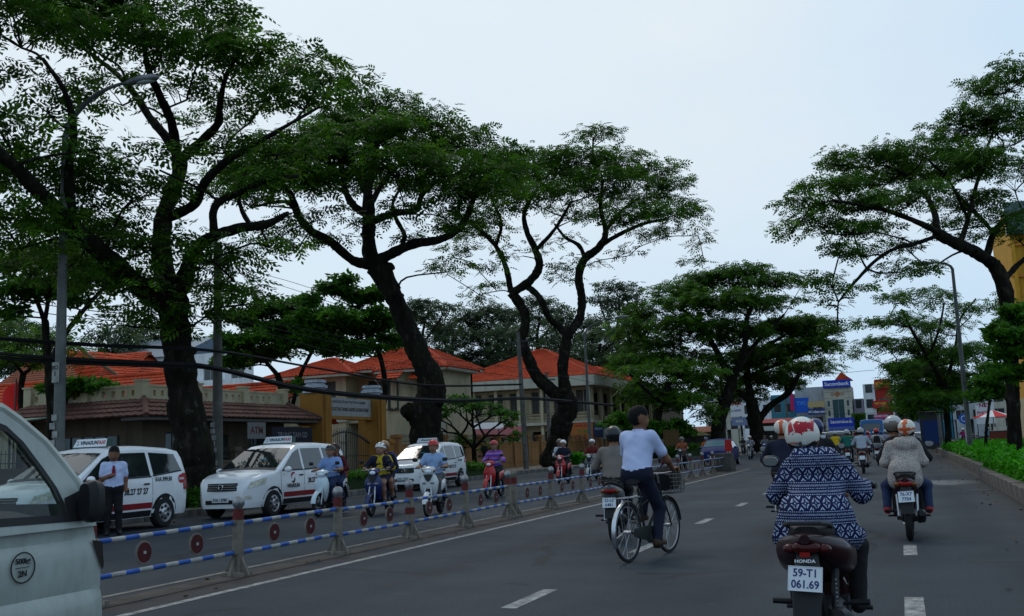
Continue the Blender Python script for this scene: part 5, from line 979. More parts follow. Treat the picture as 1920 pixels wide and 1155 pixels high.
# ---------------------------------------------------------------- cars
M_carw = mat('white_car_paint', (.68, .68, .69), .25, coat=.6, var=.06, vscale=2); M_tyre = mat('tyre_rubber', (.016, .016, .017), .85); M_alloy = mat('alloy', (.42, .42, .43), .35, metal=.8); M_black = mat('black_plastic', (.015, .015, .016), .45)
M_cglass = mat('car_glass', (.012, .016, .017), .04, spec=.9); M_lamp = mat('headlamp', (.55, .52, .42), .08, spec=.8, var=.4, vscale=14); M_tail = mat('tail_lamp', (.25, .012, .010), .2); M_txtk = mat('black_lettering', (.02, .02, .022), .5); M_txtr = mat('red_lettering', (.42, .02, .02), .5); M_chromeb = mat('chrome', (.6, .6, .6), .12, metal=1.0)
M_bstrip = mat('dark_red_stripe', (.20, .012, .015), .4); M_plate = mat('plate_white', (.60, .62, .64), .4); M_platetxt = mat('plate_blue', (.02, .035, .14), .5)
def disc_wheel(parent, c, r, w, side, name='wheel'):
    t = MB().lathe([(r*.62, -w/2), (r*.9, -w/2), (r, -w*.35), (r, w*.35), (r*.9, w/2), (r*.62, w/2)], c, 28, axis='x').build(name, M_tyre, parent)
    h = MB(); x = side*w*.42; h.lathe([(.001, x), (r*.16, x+side*.012), (r*.2, x), (r*.60, x-side*.02), (r*.64, x+side*.01), (r*.64, x-side*.06)], c, 28, axis='x')
    hb = h.build('rim', M_alloy, t)
    for k in range(7):
        a = 2*math.pi*k/7; q = MB(); q.lathe([(.001, x+side*.006), (r*.10, x+side*.006), (r*.10, x-side*.02)], (c[0], c[1]+r*.40*math.cos(a), c[2]+r*.40*math.sin(a)), 8, axis='x'); q.build('vent', M_black, hb, smooth=False)
    return t
class Car:
    def __init__(s, top, W, zb=.26, belt=1.04, roofw=.80, ztop=1.66, rc=.09):
        s.top = np.array(top); s.W = np.array(W); s.zb, s.belt, s.rw, s.zt, s.rc = zb, belt, roofw, ztop, rc
    def zt_(s, y): return np.interp(y, s.top[:, 0], s.top[:, 1])
    def w_(s, y): return np.interp(y, s.W[:, 0], s.W[:, 1])
    def x(s, y, z):
        k = np.interp(z, [s.zb, s.zb+.12, .68, s.belt, s.zt], [.93, .975, 1.0, .985, s.rw]); return s.w_(y)*k
    def section(s, y):
        zt = float(s.zt_(y)); rc = min(s.rc, (zt-s.zb)*.45); zz = np.linspace(s.zb, zt-rc, 14); P = [(float(s.x(y, z)), y, float(z)) for z in zz]; xe = P[-1][0]
        for a in np.linspace(0, math.pi/2, 6)[1:]: P.append((xe-rc*1.3*(1-math.cos(a)), y, zt-rc+rc*math.sin(a)))
        x0 = P[-1][0]
        for t in (.7, .4, .0): P.append((x0*t, y, zt+.03*(1-t*t)))
        return P+[(-a, b, c) for a, b, c in P[-2::-1]]
    def body(s, parent, mt, name='body'):
        ya = s.top[:, 0]; ys = np.unique(np.r_[np.linspace(ya.min(), ya.max(), 46), ya]); mb = MB().grid([s.section(float(y)) for y in ys]); n = len(s.section(0.0)); k = mb.n-n
        mb.f.append(tuple(range(n))[::-1]); mb.f.append(tuple(k+j for j in range(n))); mb.m += [0, 0]
        return mb.build(name, mt, parent, angle=32)
    def patch(s, parent, name, bot, top, mt, side, off=.006, n=6):
        """bilinear patch laid on the flank: bot/top are pairs of (y,z)"""
        rows = []
        for t in np.linspace(0, 1, 5):
            row = []
            for q in np.linspace(0, 1, n+1):
                b = np.array(bot[0])*(1-q)+np.array(bot[1])*q; c = np.array(top[0])*(1-q)+np.array(top[1])*q; y, z = b*(1-t)+c*t; row.append((side*(float(s.x(y, z))+off), y, z))
            rows.append(row)
        return MB().grid(rows, flip=side > 0).build(name, mt, parent)
    def hood_patch(s, parent, name, y0, y1, f0, f1, mt, off=.008, sx=0.0):
        """patch over the top skin between y0 and y1; f = fraction of the width there"""
        rows = []
        for t in np.linspace(0, 1, 9):
            y = y0+(y1-y0)*t; f = f0+(f1-f0)*t; z = float(s.zt_(y)); w = float(s.x(y, z-.06))*f; rows.append([(sx+w*q, y+off*.6, z+.028*(1-(q*f)**2)+off) for q in np.linspace(-1, 1, 9)])
        return MB().grid(rows, flip=True).build(name, mt, parent)
MPV = Car([(-2.28, .50), (-2.26, .95), (-2.22, 1.10), (-2.10, 1.52), (-2.0, 1.64), (-1.7, 1.70), (-.9, 1.745), (-.2, 1.735), (.15, 1.69), (.42, 1.57), (1.22, 1.12), (1.34, 1.085), (1.7, 1.03), (1.98, .955), (2.12, .88), (2.22, .76), (2.26, .60), (2.28, .46)],
  [(-2.28, .70), (-2.2, .80), (-2.0, .86), (-1.6, .885), (1.3, .885), (1.7, .86), (1.95, .80), (2.12, .70), (2.22, .60), (2.28, .52)])
SEDAN = Car([(-2.25, .55), (-2.22, .92), (-2.1, 1.02), (-1.5, 1.10), (-1.4, 1.12), (-.75, 1.42), (-.3, 1.47), (.2, 1.45), (.5, 1.38), (1.15, 1.03), (1.25, 1.0), (1.8, .92), (2.1, .80), (2.2, .66), (2.25, .45)],
  [(-2.25, .66), (-2.1, .80), (-1.7, .86), (1.3, .87), (1.75, .83), (2.05, .72), (2.2, .58), (2.25, .50)], belt=.94, roofw=.76, ztop=1.40, zb=.22)
SUV = Car([(-2.2, .55), (-2.18, 1.2), (-2.1, 1.5), (-1.9, 1.68), (-1, 1.73), (0, 1.72), (.4, 1.62), (1.0, 1.12), (1.9, 1.0), (2.1, .9), (2.2, .5)], [(-2.2, .74), (-2, .86), (1.5, .88), (1.9, .82), (2.2, .62)])
def car(label, shape, loc, rz, paint_m, front=True, group=None, details=None, wheel=(1.40, -1.36, .325), cat='car', name='car', text_side=None):
    T = thing(name, label, cat, loc, rz, group); s = shape; s.body(T, paint_m)
    for sd in (-1, 1):
        for y in wheel[:2]:
            c = (sd*(float(s.x(y, .4))-.085), y, wheel[2])
            ar = MB(); pts = [(y+.40*math.cos(a), max(wheel[2]+.40*math.sin(a), s.zb+.005)) for a in np.linspace(-.25, math.pi+.25, 20)]
            ar.poly([(sd*(float(s.x(p, q))+.004), p, q) for p, q in (pts if sd < 0 else pts[::-1])]).build('wheel_arch', M_black, T, smooth=False)
            disc_wheel(T, (sd*(float(s.x(y, .5))-.07), y, wheel[2]), wheel[2], .19, sd)
        s.patch(T, 'sill', [(wheel[1]+.42, s.zb+.01), (wheel[0]-.42, s.zb+.01)], [(wheel[1]+.42, s.zb+.14), (wheel[0]-.42, s.zb+.14)], M_black, sd, .004)
    if shape is MPV:
        for sd in (-1, 1):
            for (nm, bot, top) in [('front_window', [(1.02, 1.10), (.12, 1.10)], [(.42, 1.50), (.12, 1.60)]), ('rear_window', [(.03, 1.10), (-.92, 1.12)], [(.03, 1.605), (-.88, 1.61)]), ('quarter_window', [(-1.02, 1.13), (-1.98, 1.22)], [(-.98, 1.61), (-1.82, 1.56)])]:
                w = s.patch(T, nm, bot, top, M_cglass, sd); s.patch(w, 'seal', [(bot[0][0]+.03, bot[0][1]-.035), (bot[1][0]-.03, bot[1][1]-.035)], [(bot[0][0]+.02, bot[0][1]-.002), (bot[1][0]-.02, bot[1][1]-.002)], M_black, sd, .007)
            for y0 in (1.10, .07, -.97): s.patch(T, 'door_gap', [(y0+.006, .42), (y0-.006, .42)], [(y0+.006, 1.06), (y0-.006, 1.06)], M_black, sd, .003, 1)
            for y0 in (.22, -.78): s.patch(T, 'door_handle', [(y0+.10, .93), (y0-.08, .93)], [(y0+.10, .965), (y0-.08, .965)], M_black, sd, .02, 2)
            MB().ball((sd*1.0, .98, 1.10), (.10, .06, .075), 12, 8).build('mirror', paint_m, T)
            s.patch(T, 'headlight', [(2.17, .70), (1.74, .80)], [(2.10, .86), (1.64, .945)], M_lamp, sd, .010)
            s.patch(T, 'tail_light', [(-2.02, .78), (-2.20, .78)], [(-1.99, 1.14), (-2.17, 1.14)], M_tail, sd, .010)
            s.patch(T, 'stripe', [(.98, .44), (-.95, .44)], [(.98, .56), (-.95, .56)], M_bstrip, sd, .005)
            s.patch(T, 'fog_lamp', [(2.22, .46), (2.08, .46)], [(2.21, .54), (2.07, .54)], M_lamp, sd, .012, 3)
        s.hood_patch(T, 'windscreen', .34, 1.18, .90, .93, M_cglass); s.hood_patch(T, 'rear_screen', -2.20, -2.03, .84, .82, M_cglass)
        s.hood_patch(T, 'wiper_cowl', 1.19, 1.30, .95, .95, M_black, .004)
        g = MB().grid([[(x, 2.262+.03*(1-(x/.4)**2)-(z-.62)*.28, z) for x in np.linspace(-.42, .42, 9)] for z in np.linspace(.66, .84, 4)], flip=False).build('grille', M_black, T)
        for z in (.70, .75, .80): MB().tube([(x, 2.275+.03*(1-(x/.4)**2)-(z-.62)*.28, z) for x in np.linspace(-.40, .40, 9)], .009, 5).build('grille_bar', M_chromeb, g)
        MB().torus((0, 2.285, .755), .06, .012, 'y', 18, 6).build('badge', M_chromeb, g)
        MB().box((-.42, 2.275, .36), (.42, 2.292, .45)).build('air_intake', M_black, T, smooth=False)
        p = MB().box((-.23, 2.293, .40), (.23, 2.303, .51)).build('licence_plate', M_plate, T, smooth=False)
        MB().box((-.23, -2.303, .62), (.23, -2.283, .74)).build('licence_plate', M_plate, T, smooth=False)
    else:
        d = .14 if shape is SEDAN else 0
        for sd in (-1, 1):
            b, t = (.97, 1.33) if shape is SEDAN else (1.1, 1.58)
            s.patch(T, 'front_window', [(.85, b), (.02, b)], [(.38, t), (.02, t+.03)], M_cglass, sd); s.patch(T, 'rear_window', [(-.05, b), (-1.05, b+.02)], [(-.05, t+.03), (-.68, t)], M_cglass, sd)
            MB().ball((sd*.98, .78, b+.02), (.09, .05, .065), 10, 6).build('mirror', paint_m, T)
            s.patch(T, 'headlight', [(2.14, .64), (1.80, .70)], [(2.06, .76), (1.70, .84)], M_lamp, sd, .010); s.patch(T, 'tail_light', [(-1.95, .75), (-2.18, .75)], [(-1.95, .93), (-2.16, .93)], M_tail, sd, .012)
            for y0 in (.93, 0): s.patch(T, 'door_gap', [(y0+.006, .40), (y0-.006, .40)], [(y0+.006, b-.03), (y0-.006, b-.03)], M_black, sd, .003, 1)
        if shape is SEDAN: s.hood_patch(T, 'windscreen', .50, 1.14, .88, .92, mat('sky_reflection_screen', (.030, .10, .13), .15, spec=.12)); s.hood_patch(T, 'rear_screen', -1.38, -.80, .9, .86, M_cglass)  # saloon windscreen: the sky's reflection is put into a teal base colour
        else: s.hood_patch(T, 'windscreen', .42, .98, .88, .92, M_cglass); s.hood_patch(T, 'rear_screen', -2.16, -1.93, .84, .84, M_cglass)
        MB().box((-.36, 2.19, .52), (.36, 2.262, .64)).build('grille', M_chromeb, T, smooth=False); MB().box((-.5, 2.2, .30), (.5, 2.268, .42)).build('air_intake', M_black, T, smooth=False)
        MB().box((-.24, 2.263, .44), (.24, 2.278, .54)).build('licence_plate', M_plate, T, smooth=False); MB().box((-.24, -2.285, .66), (.24, -2.262, .78)).build('licence_plate', M_plate, T, smooth=False)
    return T
def crescent(r, a0, a1, w, n=12):
    A = np.linspace(a0, a1, n); return [(r*math.cos(a), r*math.sin(a), 0) for a in A]+[((r-w*math.sin(math.pi*k/(n-1)))*math.cos(a), (r-w*math.sin(math.pi*k/(n-1)))*math.sin(a), 0) for k, a in list(enumerate(A))[::-1]]
def s_logo(parent, M, r):
    for nm, a0, a1, dx, dy, m_ in (('logo_upper', R_(20), R_(230), 0, r*.35, M_txtr), ('logo_lower', R_(200), R_(410), 0, -r*.35, M_txtk)):
        o = MB().poly([(x+dx, y+dy, 0) for x, y, z in crescent(r*.62, a0, a1, r*.42)]).build(nm, m_, parent, smooth=False); o.matrix_local = Matrix([list(map(float, q)) for q in M])
def taxi(label, loc, rz, plate, phone=True):
    T = car(label, MPV, loc, rz, M_carw, cat='taxi', name='taxi', group='white taxis parked at the far kerb')
    sb = MB(); sb.prism([(-.42, -.05, 1.765), (.42, -.05, 1.765), (.38, -.13, 1.93), (-.38, -.13, 1.93)], (0, -.02, 0)); sb.prism([(-.42, -.075, 1.765), (.42, -.075, 1.765), (.38, -.15, 1.925), (-.38, -.15, 1.925)], (0, -.17, 0), 1)
    rs = sb.build('roof_sign', [M_plate, mat('green_black_sign', (.02, .05, .04), .5)], T, smooth=False)
    n = np.array([0, .9, .43]); xd = (-1, 0, 0); up = (0, -.43, .9)
    text('lettering', 'VINASUN', .115, M_txtk, rs, face_M((.03, -.086, 1.848), xd, up), .003, .95); text('lettering', 'TAXI', .115, M_txtr, rs, face_M((-.275, -.086, 1.848), xd, up), .003, .85); s_logo(rs, face_M((.325, -.085, 1.848), xd, up), .05)
    def flank(y, z): return (-(float(MPV.x(y, z))+.012), y, z)
    fx, fu = (0, -1, 0), (0, 0, 1)
    text('lettering', plate, .13, M_txtk, T, face_M(flank(-1.32, 1.03), fx, fu), .003, .9); text('lettering', '38.27 27 27', .17, M_txtk, T, face_M(flank(-.45, .80), fx, fu), .004, .9)
    text('lettering', 'VINASUN', .13, M_txtk, T, face_M(flank(.58, .70), fx, fu), .003, 1.0); s_logo(T, face_M(flank(.58, .90), fx, fu), .14)
    text('lettering', '63820', .07, M_plate, T, face_M((flank(-1.93, 1.02)[0]-.004, -1.93, 1.02), fx, fu), .002)
    MB().lathe([(.001, flank(-1.93, 1.02)[0]), (.10, flank(-1.93, 1.02)[0])], (0, -1.93, 1.02), 16, axis='x').build('number_badge', M_txtr, T, smooth=False)
    text('lettering', plate.replace(' ', ' - '), .085, M_txtk, T, face_M((0, 2.306, .455), (-1, 0, 0), (0, 0, 1)), .002)
    MB().box((-.30, .86, 1.28), (-.12, .865, 1.38)).build('permit_sticker', mat('sticker_teal', (.05, .28, .36), .5), T, smooth=False)
    return T
taxi('white taxi parked leftmost, half seen through the cab of the white van', (-15.85, 16.75, 0), R_(181), '51A 399.50')
taxi('white taxi in the middle, front towards us, behind the light blue scooter', (-15.0, 22.35, 0), R_(180), '51A 2785')
taxi('white taxi parked farthest, behind the rider with the red helmet', (-17.25, 35.9, 0), R_(183), '51A 710.2')
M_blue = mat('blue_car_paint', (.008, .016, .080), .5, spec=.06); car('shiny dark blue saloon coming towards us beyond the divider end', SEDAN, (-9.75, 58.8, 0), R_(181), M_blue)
M_silv = mat('silver_car_paint', (.40, .42, .44), .3, coat=.5, metal=.3); M_dkc = mat('dark_car_paint', (.03, .025, .03), .3, coat=.5)
def gp(px, dep): p = CPOS+ray(px, 830)*(dep/-(CR.T@ray(px, 830))[2]); return (float(p[0]), float(p[1]), 0.0)
car('silver-white car far ahead, left of the rider in yellow', SUV, gp(1546, 92), R_(2), M_silv)
dc = car('dark car far ahead with lit brake lamps, around the rider in yellow', SUV, gp(1571, 80), 0, M_dkc)
M_brake = mat('lit_brake_lamp', (.4, .05, .02), .3, emit=(1.0, .12, .02, 6.0))
for sd in (-1, 1): SUV.patch(dc, 'brake_lamp', [(-2.12, .85), (-2.19, .85)], [(-2.12, 1.08), (-2.19, 1.08)], M_brake, sd, .02, 2); MB().cbox((sd*.68, -2.22, .97), (.16, .03, .2)).build('brake_lamp', M_brake, dc, smooth=False)
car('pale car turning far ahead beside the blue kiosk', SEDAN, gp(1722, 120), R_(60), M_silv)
bu = thing('bus', 'blue bus far ahead between the distant shops', 'bus', gp(1641, 118), R_(-2)); M_busb = mat('bus_blue', (.015, .12, .32), .3, coat=.4)
b_ = MB(); b_.loft([(-4, 0, 1.68, 1.20, 1.35, 8), (-3.9, 0, 1.7, 1.25, 1.4, 8), (3.9, 0, 1.7, 1.25, 1.4, 8), (4, 0, 1.68, 1.2, 1.35, 8)], 32); b_.build('body', M_busb, bu, angle=30)
MB().loft([(-4.03, 0, 2.25, .95, .38, 5), (-4.0, 0, 2.25, .98, .40, 5)], 24).build('rear_window', M_cglass, bu, angle=30)
for sd in (-1, 1):
    for k in range(5): MB().cbox((sd*1.255, -3+k*1.5, 2.2), (.02, 1.3, .75)).build('side_window', M_cglass, bu, smooth=False)
    MB().cbox((sd*.95, -4.02, .9), (.2, .05, .35)).build('tail_lamp', M_tail, bu, smooth=False)
    for y in (-2.4, 2.5): disc_wheel(bu, (sd*1.1, y, .48), .48, .25, sd)
MB().cbox((0, -4.03, .75), (2.2, .1, .22)).build('bumper', M_black, bu, smooth=False)
# ---------------------------------------------------------------- white van at the left edge
def glass_mat(name, tint, refl=.10):
    m = bpy.data.materials.new(name); m.use_nodes = True; nt = m.node_tree; nt.nodes.clear(); o = nt.nodes.new('ShaderNodeOutputMaterial'); tr = nt.nodes.new('ShaderNodeBsdfTransparent'); tr.inputs[0].default_value = (*tint, 1); gl = nt.nodes.new('ShaderNodeBsdfGlossy'); gl.inputs['Roughness'].default_value = .02
    fr = nt.nodes.new('ShaderNodeFresnel'); fr.inputs['IOR'].default_value = 1.45; mx = nt.nodes.new('ShaderNodeMixShader'); nt.links.new(fr.outputs[0], mx.inputs[0]); nt.links.new(tr.outputs[0], mx.inputs[1]); nt.links.new(gl.outputs[0], mx.inputs[2]); nt.links.new(mx.outputs[0], o.inputs[0]); return m
M_vglass = glass_mat('van_glass', (.72, .78, .76)); M_van = mat('van_white_paint', (.44, .47, .43), .35, coat=.3, build=lambda nt, bs: nt.links.new(mixc(nt, (noise(nt, 3.0, 6, .7, stretch=(1, 1, .35))*2.2-.9).max(0.0).min(.5), (.37, .395, .36), (.20, .20, .17)), bs.inputs['Base Color'])); M_vin = mat('van_trim', (.03, .03, .032), .7)
VAN = thing('van', 'white delivery van cut off by the left edge, its cab window showing the taxi behind', 'van', (-5.07, 4.73, 0))
OUT = [(0, .40), (.0, .52), (-.01, .66), (-.02, .81), (-.06, .99), (-.13, 1.16), (-.18, 1.28), (-.27, 1.39), (-.38, 1.51), (-.54, 1.63), (-.64, 1.69), (-.75, 1.715), (-1.3, 1.77), (-3.2, 1.80), (-3.3, 1.70), (-3.32, 1.05)]
WIN = [(-.29, 1.07), (-.30, 1.17), (-.34, 1.26), (-.42, 1.37), (-.53, 1.51), (-.63, 1.595), (-.75, 1.635), (-1.20, 1.665), (-1.20, 1.09)]
WIN2 = [(-1.32, 1.10), (-1.32, 1.66), (-3.1, 1.67), (-3.1, 1.10)]
def vx(z): return .72-.14*max(0, (z-1.05)/.75)
from mathutils.geometry import tessellate_polygon
for sd in (-1, 1):
    up = [p for p in OUT if p[1] > 1.0]; up = [(-.075, 1.03)]+[p for p in OUT if p[1] > 1.04]+[(-3.32, 1.03)]; loops = [up, WIN, WIN2]; flat = [p for l in loops for p in l]
    tri = tessellate_polygon([[Vector((y, z, 0)) for y, z in l] for l in loops]); mb = MB().add([(sd*vx(z), y, z) for y, z in flat], [t for t in tri]); o = mb.build('side_frame', M_van, VAN, smooth=False); md = o.modifiers.new('thickness', 'SOLIDIFY'); md.thickness = .05; md.offset = 0
    zs = [.30, .42, .54, .60, .65, .68, .72, .80, .90, .935, .965, 1.0, 1.045]; xo = [-.03, .0, .015, .015, .005, -.012, .0, .012, .012, .004, -.012, -.010, .0]
    rows = []
    for z, dx in zip(zs, xo): yf = float(np.interp(z, [p[1] for p in OUT[:6]], [p[0] for p in OUT[:6]])); rows.append([(sd*(.72+dx*(1 if y_ > .015 else .3)), yf-(yf+3.32)*y_, z) for y_ in (0, .012, .03, .1, .25, .5, .75, 1)])
    MB().grid(rows, flip=sd > 0).build('door_panel' if sd > 0 else 'side_panel', M_van, VAN, angle=25)
    for nm, W_l in (('door_glass', WIN), ('rear_glass', WIN2)):
        c = np.mean(W_l, axis=0); MB().poly([(sd*(vx(z)-.004), y, z) for y, z in (W_l if sd > 0 else W_l[::-1])]).build(nm, M_vglass, VAN, smooth=False)
        fr_ = MB(); P = np.array(W_l+[W_l[0]]); n_ = len(P); inn = c+(P-c)*(1-np.array([.12, .14])); fr_.add([(sd*(vx(z)+.029), y, z) for y, z in P]+[(sd*(vx(z)+.029), y, z) for y, z in inn], [(k, k+1, n_+k+1, n_+k) for k in range(n_-1)]); fr_.build('window_seal', M_black, VAN, smooth=False)
    # quarter block that carries the mirror
    MB().poly([(sd*(vx(z)+.031), y, z) for y, z in ([(-.29, 1.07), (-.14, 1.07), (-.17, 1.24), (-.30, 1.20)] if sd > 0 else [(-.30, 1.20), (-.17, 1.24), (-.14, 1.07), (-.29, 1.07)])]).build('mirror_base', M_black, VAN, smooth=False)
    mr = MB(); mr.loft([(-.235, sd*.80, 1.175, .04, .10, 3), (-.20, sd*.81, 1.175, .065, .118, 3), (-.15, sd*.81, 1.175, .062, .112, 3), (-.12, sd*.81, 1.175, .03, .07, 3)], 18); mr.build('mirror', M_black, VAN)
    MB().poly([(sd*.735, -.10, .955), (sd*.735, -.018, .94), (sd*.735, -.005, .80), (sd*.735, -.02, .78)] if sd > 0 else [(sd*.735, -.02, .78), (sd*.735, -.005, .80), (sd*.735, -.018, .94), (sd*.735, -.10, .955)]).build('indicator', mat('dark_lens', (.03, .025, .022), .15), VAN, smooth=False)
    for y in (-.62, -2.6): disc_wheel(VAN, (sd*.66, y, .28), .28, .16, sd)
    MB().tube([(sd*.755, -.015, z) for z in (1.0, .9)], .004, 4)
def cross(rows): return [[(x, y+.10*(1-(x/xw)**2)*k, z+cr*(1-(x/xw)**2)) for x in np.linspace(-xw, xw, 11)] for y, z, xw, k, cr in rows]
MB().grid(cross([(y, z, .72 if z < 1.05 else vx(z), 1, 0) for y, z in OUT[:6]]), flip=False).build('front_panel', M_van, VAN, angle=30)
MB().grid(cross([(y, z, vx(z), 1-.5*k, 0) for k, (y, z) in zip(np.linspace(0, 1, 6), OUT[5:11])])).build('windscreen', M_vglass, VAN)
MB().grid(cross([(y, z, vx(z), .5 if y > -.7 else 0, .05) for y, z in OUT[10:15]])).build('roof', M_van, VAN)
for sd in (-1, 1): MB().tube([(sd*vx(z), y, z) for y, z in OUT[5:13]], .035, 8).build('pillar', M_van, VAN)
MB().tube([(.72*.8, -.75+.02*k, 1.71) for k in range(2)], .005, 4)
MB().box((-.70, -3.32, .3), (.70, -3.28, 1.7)).build('rear_door', M_van, VAN, smooth=False); MB().box((-.68, -3.27, .30), (.68, -.10, .42)).build('floor', M_vin, VAN, smooth=False)
MB().loft([(-.62, 0, .92, .64, .16, 4), (-.40, 0, .98, .66, .17, 4), (-.20, 0, .95, .66, .15, 4)], 18).build('dashboard', M_vin, VAN)
for sd in (-1, 1): MB().loft([(-1.55, sd*.34, .95, .24, .42, 4), (-1.42, sd*.34, .90, .26, .40, 4), (-1.36, sd*.34, .62, .26, .12, 4), (-.95, sd*.34, .60, .26, .10, 4)], 14).build('seat', M_vin, VAN)
MB().torus((-.34, -.72, 1.02), .18, .013, 'y', 24, 6).build('steering_wheel', M_vin, VAN)
MB().torus((.742, -.59, .86), .077, .004, 'x', 36, 6).build('ring_mark', M_txtk, VAN)
fx, fu = (0, 1, 0), (0, 0, 1)
text('lettering', '500kg', .040, M_txtk, VAN, face_M((.741, -.59, .893), fx, fu), .0008); text('lettering', '2N', .044, M_txtk, VAN, face_M((.741, -.59, .828), fx, fu), .001); MB().box((.738, -.635, .859), (.741, -.545, .862)).build('ring_bar', M_txtk, VAN, smooth=False)
# ---------------------------------------------------------------- motorbikes
M_dark2 = mat('engine_grey', (.03, .03, .032), .5, metal=.4); M_seat = mat('seat_vinyl', (.014, .013, .013), .6, bmp=.2); M_steel = mat('steel', (.35, .35, .36), .35, metal=.9, var=.2); M_lit = mat('lit_headlamp', (.7, .75, .8), .1, spec=.8); M_amber = mat('amber_lens', (.16, .055, .015), .2); M_mir = mat('mirror_glass', (.35, .38, .42), .05, metal=.9)
M_tlit = mat('lit_tail_lamp', (.4, .02, .01), .3, emit=(1.0, .03, .01, 4.0))
_c = {}
def cached(key, fn):
    if key not in _c: _c[key] = fn()
    return _c[key]
def wheel_mesh(r, rt):
    t = MB().torus((0, 0, 0), r-rt, rt, 'x', 30, 8).mesh('tyre', M_tyre); ri = MB().lathe([(r-rt*1.9, -.022), (r-rt*1.5, -.026), (r-rt*1.5, .026), (r-rt*1.9, .022)], (0, 0, 0), 30, axis='x').mesh('rim', M_steel)
    h = MB().lathe([(.001, -.05), (.05, -.05), (.05, .05), (.001, .05)], (0, 0, 0), 14, axis='x').mesh('hub', M_dark2); s = MB()
    for k in range(12):
        a = 2*math.pi*k/12; b = a+.25*(1 if k % 2 else -1); s.tube([(.02*(-1)**k, .05*math.cos(a), .05*math.sin(a)), (0, (r-rt*1.8)*math.cos(b), (r-rt*1.8)*math.sin(b))], .0035, 4, cap=False)
    return t, ri, h, s.mesh('spokes', M_steel)
def put_wheel(T, name, c, r=.28, rt=.045):
    t, ri, h, s = cached(('w', r, rt), lambda: wheel_mesh(r, rt)); w = link(name, t, T, c); link('rim', ri, w); link('hub', h, w); tag(link('spokes', s, w), kind='stuff'); return w
def fender(c, r, w, a0, a1, drop=.05):
    return MB().grid([[(w*x, c[1]+(r-drop*x*x)*math.cos(a), c[2]+(r-drop*x*x)*math.sin(a)) for x in (-1, -.8, -.45, 0, .45, .8, 1)] for a in np.linspace(a0, a1, 14)])
def motorbike(label, loc, rz, body, accent=None, plate=None, scoot=False, group=None, near=False, lit=False, tail=False, big=1.0, plate_tilt=0.0):
    T = thing('motorbike', label, 'motorbike', loc, rz, group); accent = accent or body; R = .25 if scoot else .28
    fa, ra = (0, .62, R), (0, -.60, R); put_wheel(T, 'front_wheel', fa, R, .05 if scoot else .042); put_wheel(T, 'rear_wheel', ra, R, .056 if scoot else .046)
    def part(name, mb, m_, parent=T, **k): return link(name, cached((name, scoot, near, m_.name if hasattr(m_, 'name') else str(m_), k.get('v')), lambda: mb().mesh(name, m_)), parent)
    f = part('fork', lambda: MB().tube([(-.075, .62, R), (-.065, .50, .62), (-.05, .44, .74)], .019, 8).tube([(.075, .62, R), (.065, .50, .62), (.05, .44, .74)], .019, 8).tube([(0, .46, .68), (0, .34, .98)], .03, 8), M_steel)
    part('front_fender', lambda: fender(fa, R+.045, .062, R_(8), R_(150)), accent)
    w = 1.18 if scoot else 1.0; wn = 1.3 if near else 1.0
    part('front_apron', lambda: MB().loft([(.34, 0, .33, .06*w, .05, 2.6), (.44, 0, .37, .12*w, .07, 2.6), (.58, 0, .41, .165*w, .085, 2.6), (.74, 0, .42, .185*w, .085, 2.4), (.87, 0, .40, .135*w, .08, 2.4), (.95, 0, .37, .07, .05, 2.2)], 22, axis='z'), body)
    if scoot:
        part('apron_lamp', lambda: MB().ball((-.085, .488, .715), (.055, .03, .028), 12, 8).ball((.085, .488, .715), (.055, .03, .028), 12, 8), mat('smoked_lamp', (.16, .17, .19), .1, spec=.8)); part('apron_vent', lambda: MB().ball((0, .475, .55), (.07, .04, .06), 12, 8), M_black); part('front_panel', lambda: MB().prism([(-.11, .478, .90), (.11, .478, .90), (.05, .500, .78), (0, .503, .74), (-.05, .500, .78)], (0, .018, 0)), M_black)
    else: part('apron_wing', lambda: MB().prism([(-.06, .495, .62), (0, .515, .52), (.06, .495, .62), (.02, .50, .80), (-.02, .50, .80)], (0, .008, 0)), accent)
    co = part('headlight_cowl', lambda: MB().loft([(.26, 0, 1.0, .09, .05, 2.4), (.34, 0, 1.0, .14, .075, 2.4), (.42, 0, .985, .13, .085, 2.4), (.48, 0, .97, .09, .06, 2.2)], 18), body)
    part('headlight', lambda: MB().ball((0, .455, .965), (.088, .045, .052), 16, 8), M_lit, co)
    for sd in (-1, 1): part('indicator', lambda: MB().ball((sd*.115, .425, .97), (.035, .03, .026), 10, 6), M_amber, co, v=sd)
    hb = part('handlebar', lambda: MB().tube([(-.33, .24, 1.035), (-.22, .28, 1.03), (-.08, .33, 1.0), (.08, .33, 1.0), (.22, .28, 1.03), (.33, .24, 1.035)], .013, 8), M_steel)
    for sd in (-1, 1):
        part('grip', lambda: MB().tube([(sd*.22, .28, 1.03), (sd*.345, .235, 1.036)], .020, 8), M_black, hb, v=sd)
        part('brake_lever', lambda: MB().tube([(sd*.16, .33, 1.03), (sd*.24, .33, 1.02), (sd*.33, .295, 1.02)], .006, 5), M_steel, hb, v=sd)
        if near and sd > 0: continue
        part('mirror_stem', lambda: MB().tube([(sd*.18, .30, 1.03), (sd*.22, .30, 1.14), (sd*.31, .28, 1.20)], .006, 6), M_black, hb, v=sd)
        mm = part('mirror', lambda: MB().loft([(.262, sd*.335, 1.215, .055, .036, 2.6), (.275, sd*.335, 1.215, .062, .042, 2.6), (.30, sd*.335, 1.215, .035, .02, 2.4)], 14), M_black, hb, v=sd); part('mirror_face', lambda: MB().loft([(.259, sd*.335, 1.215, .048, .03, 2.6), (.2615, sd*.335, 1.215, .05, .032, 2.6)], 14), M_mir, mm, v=sd)
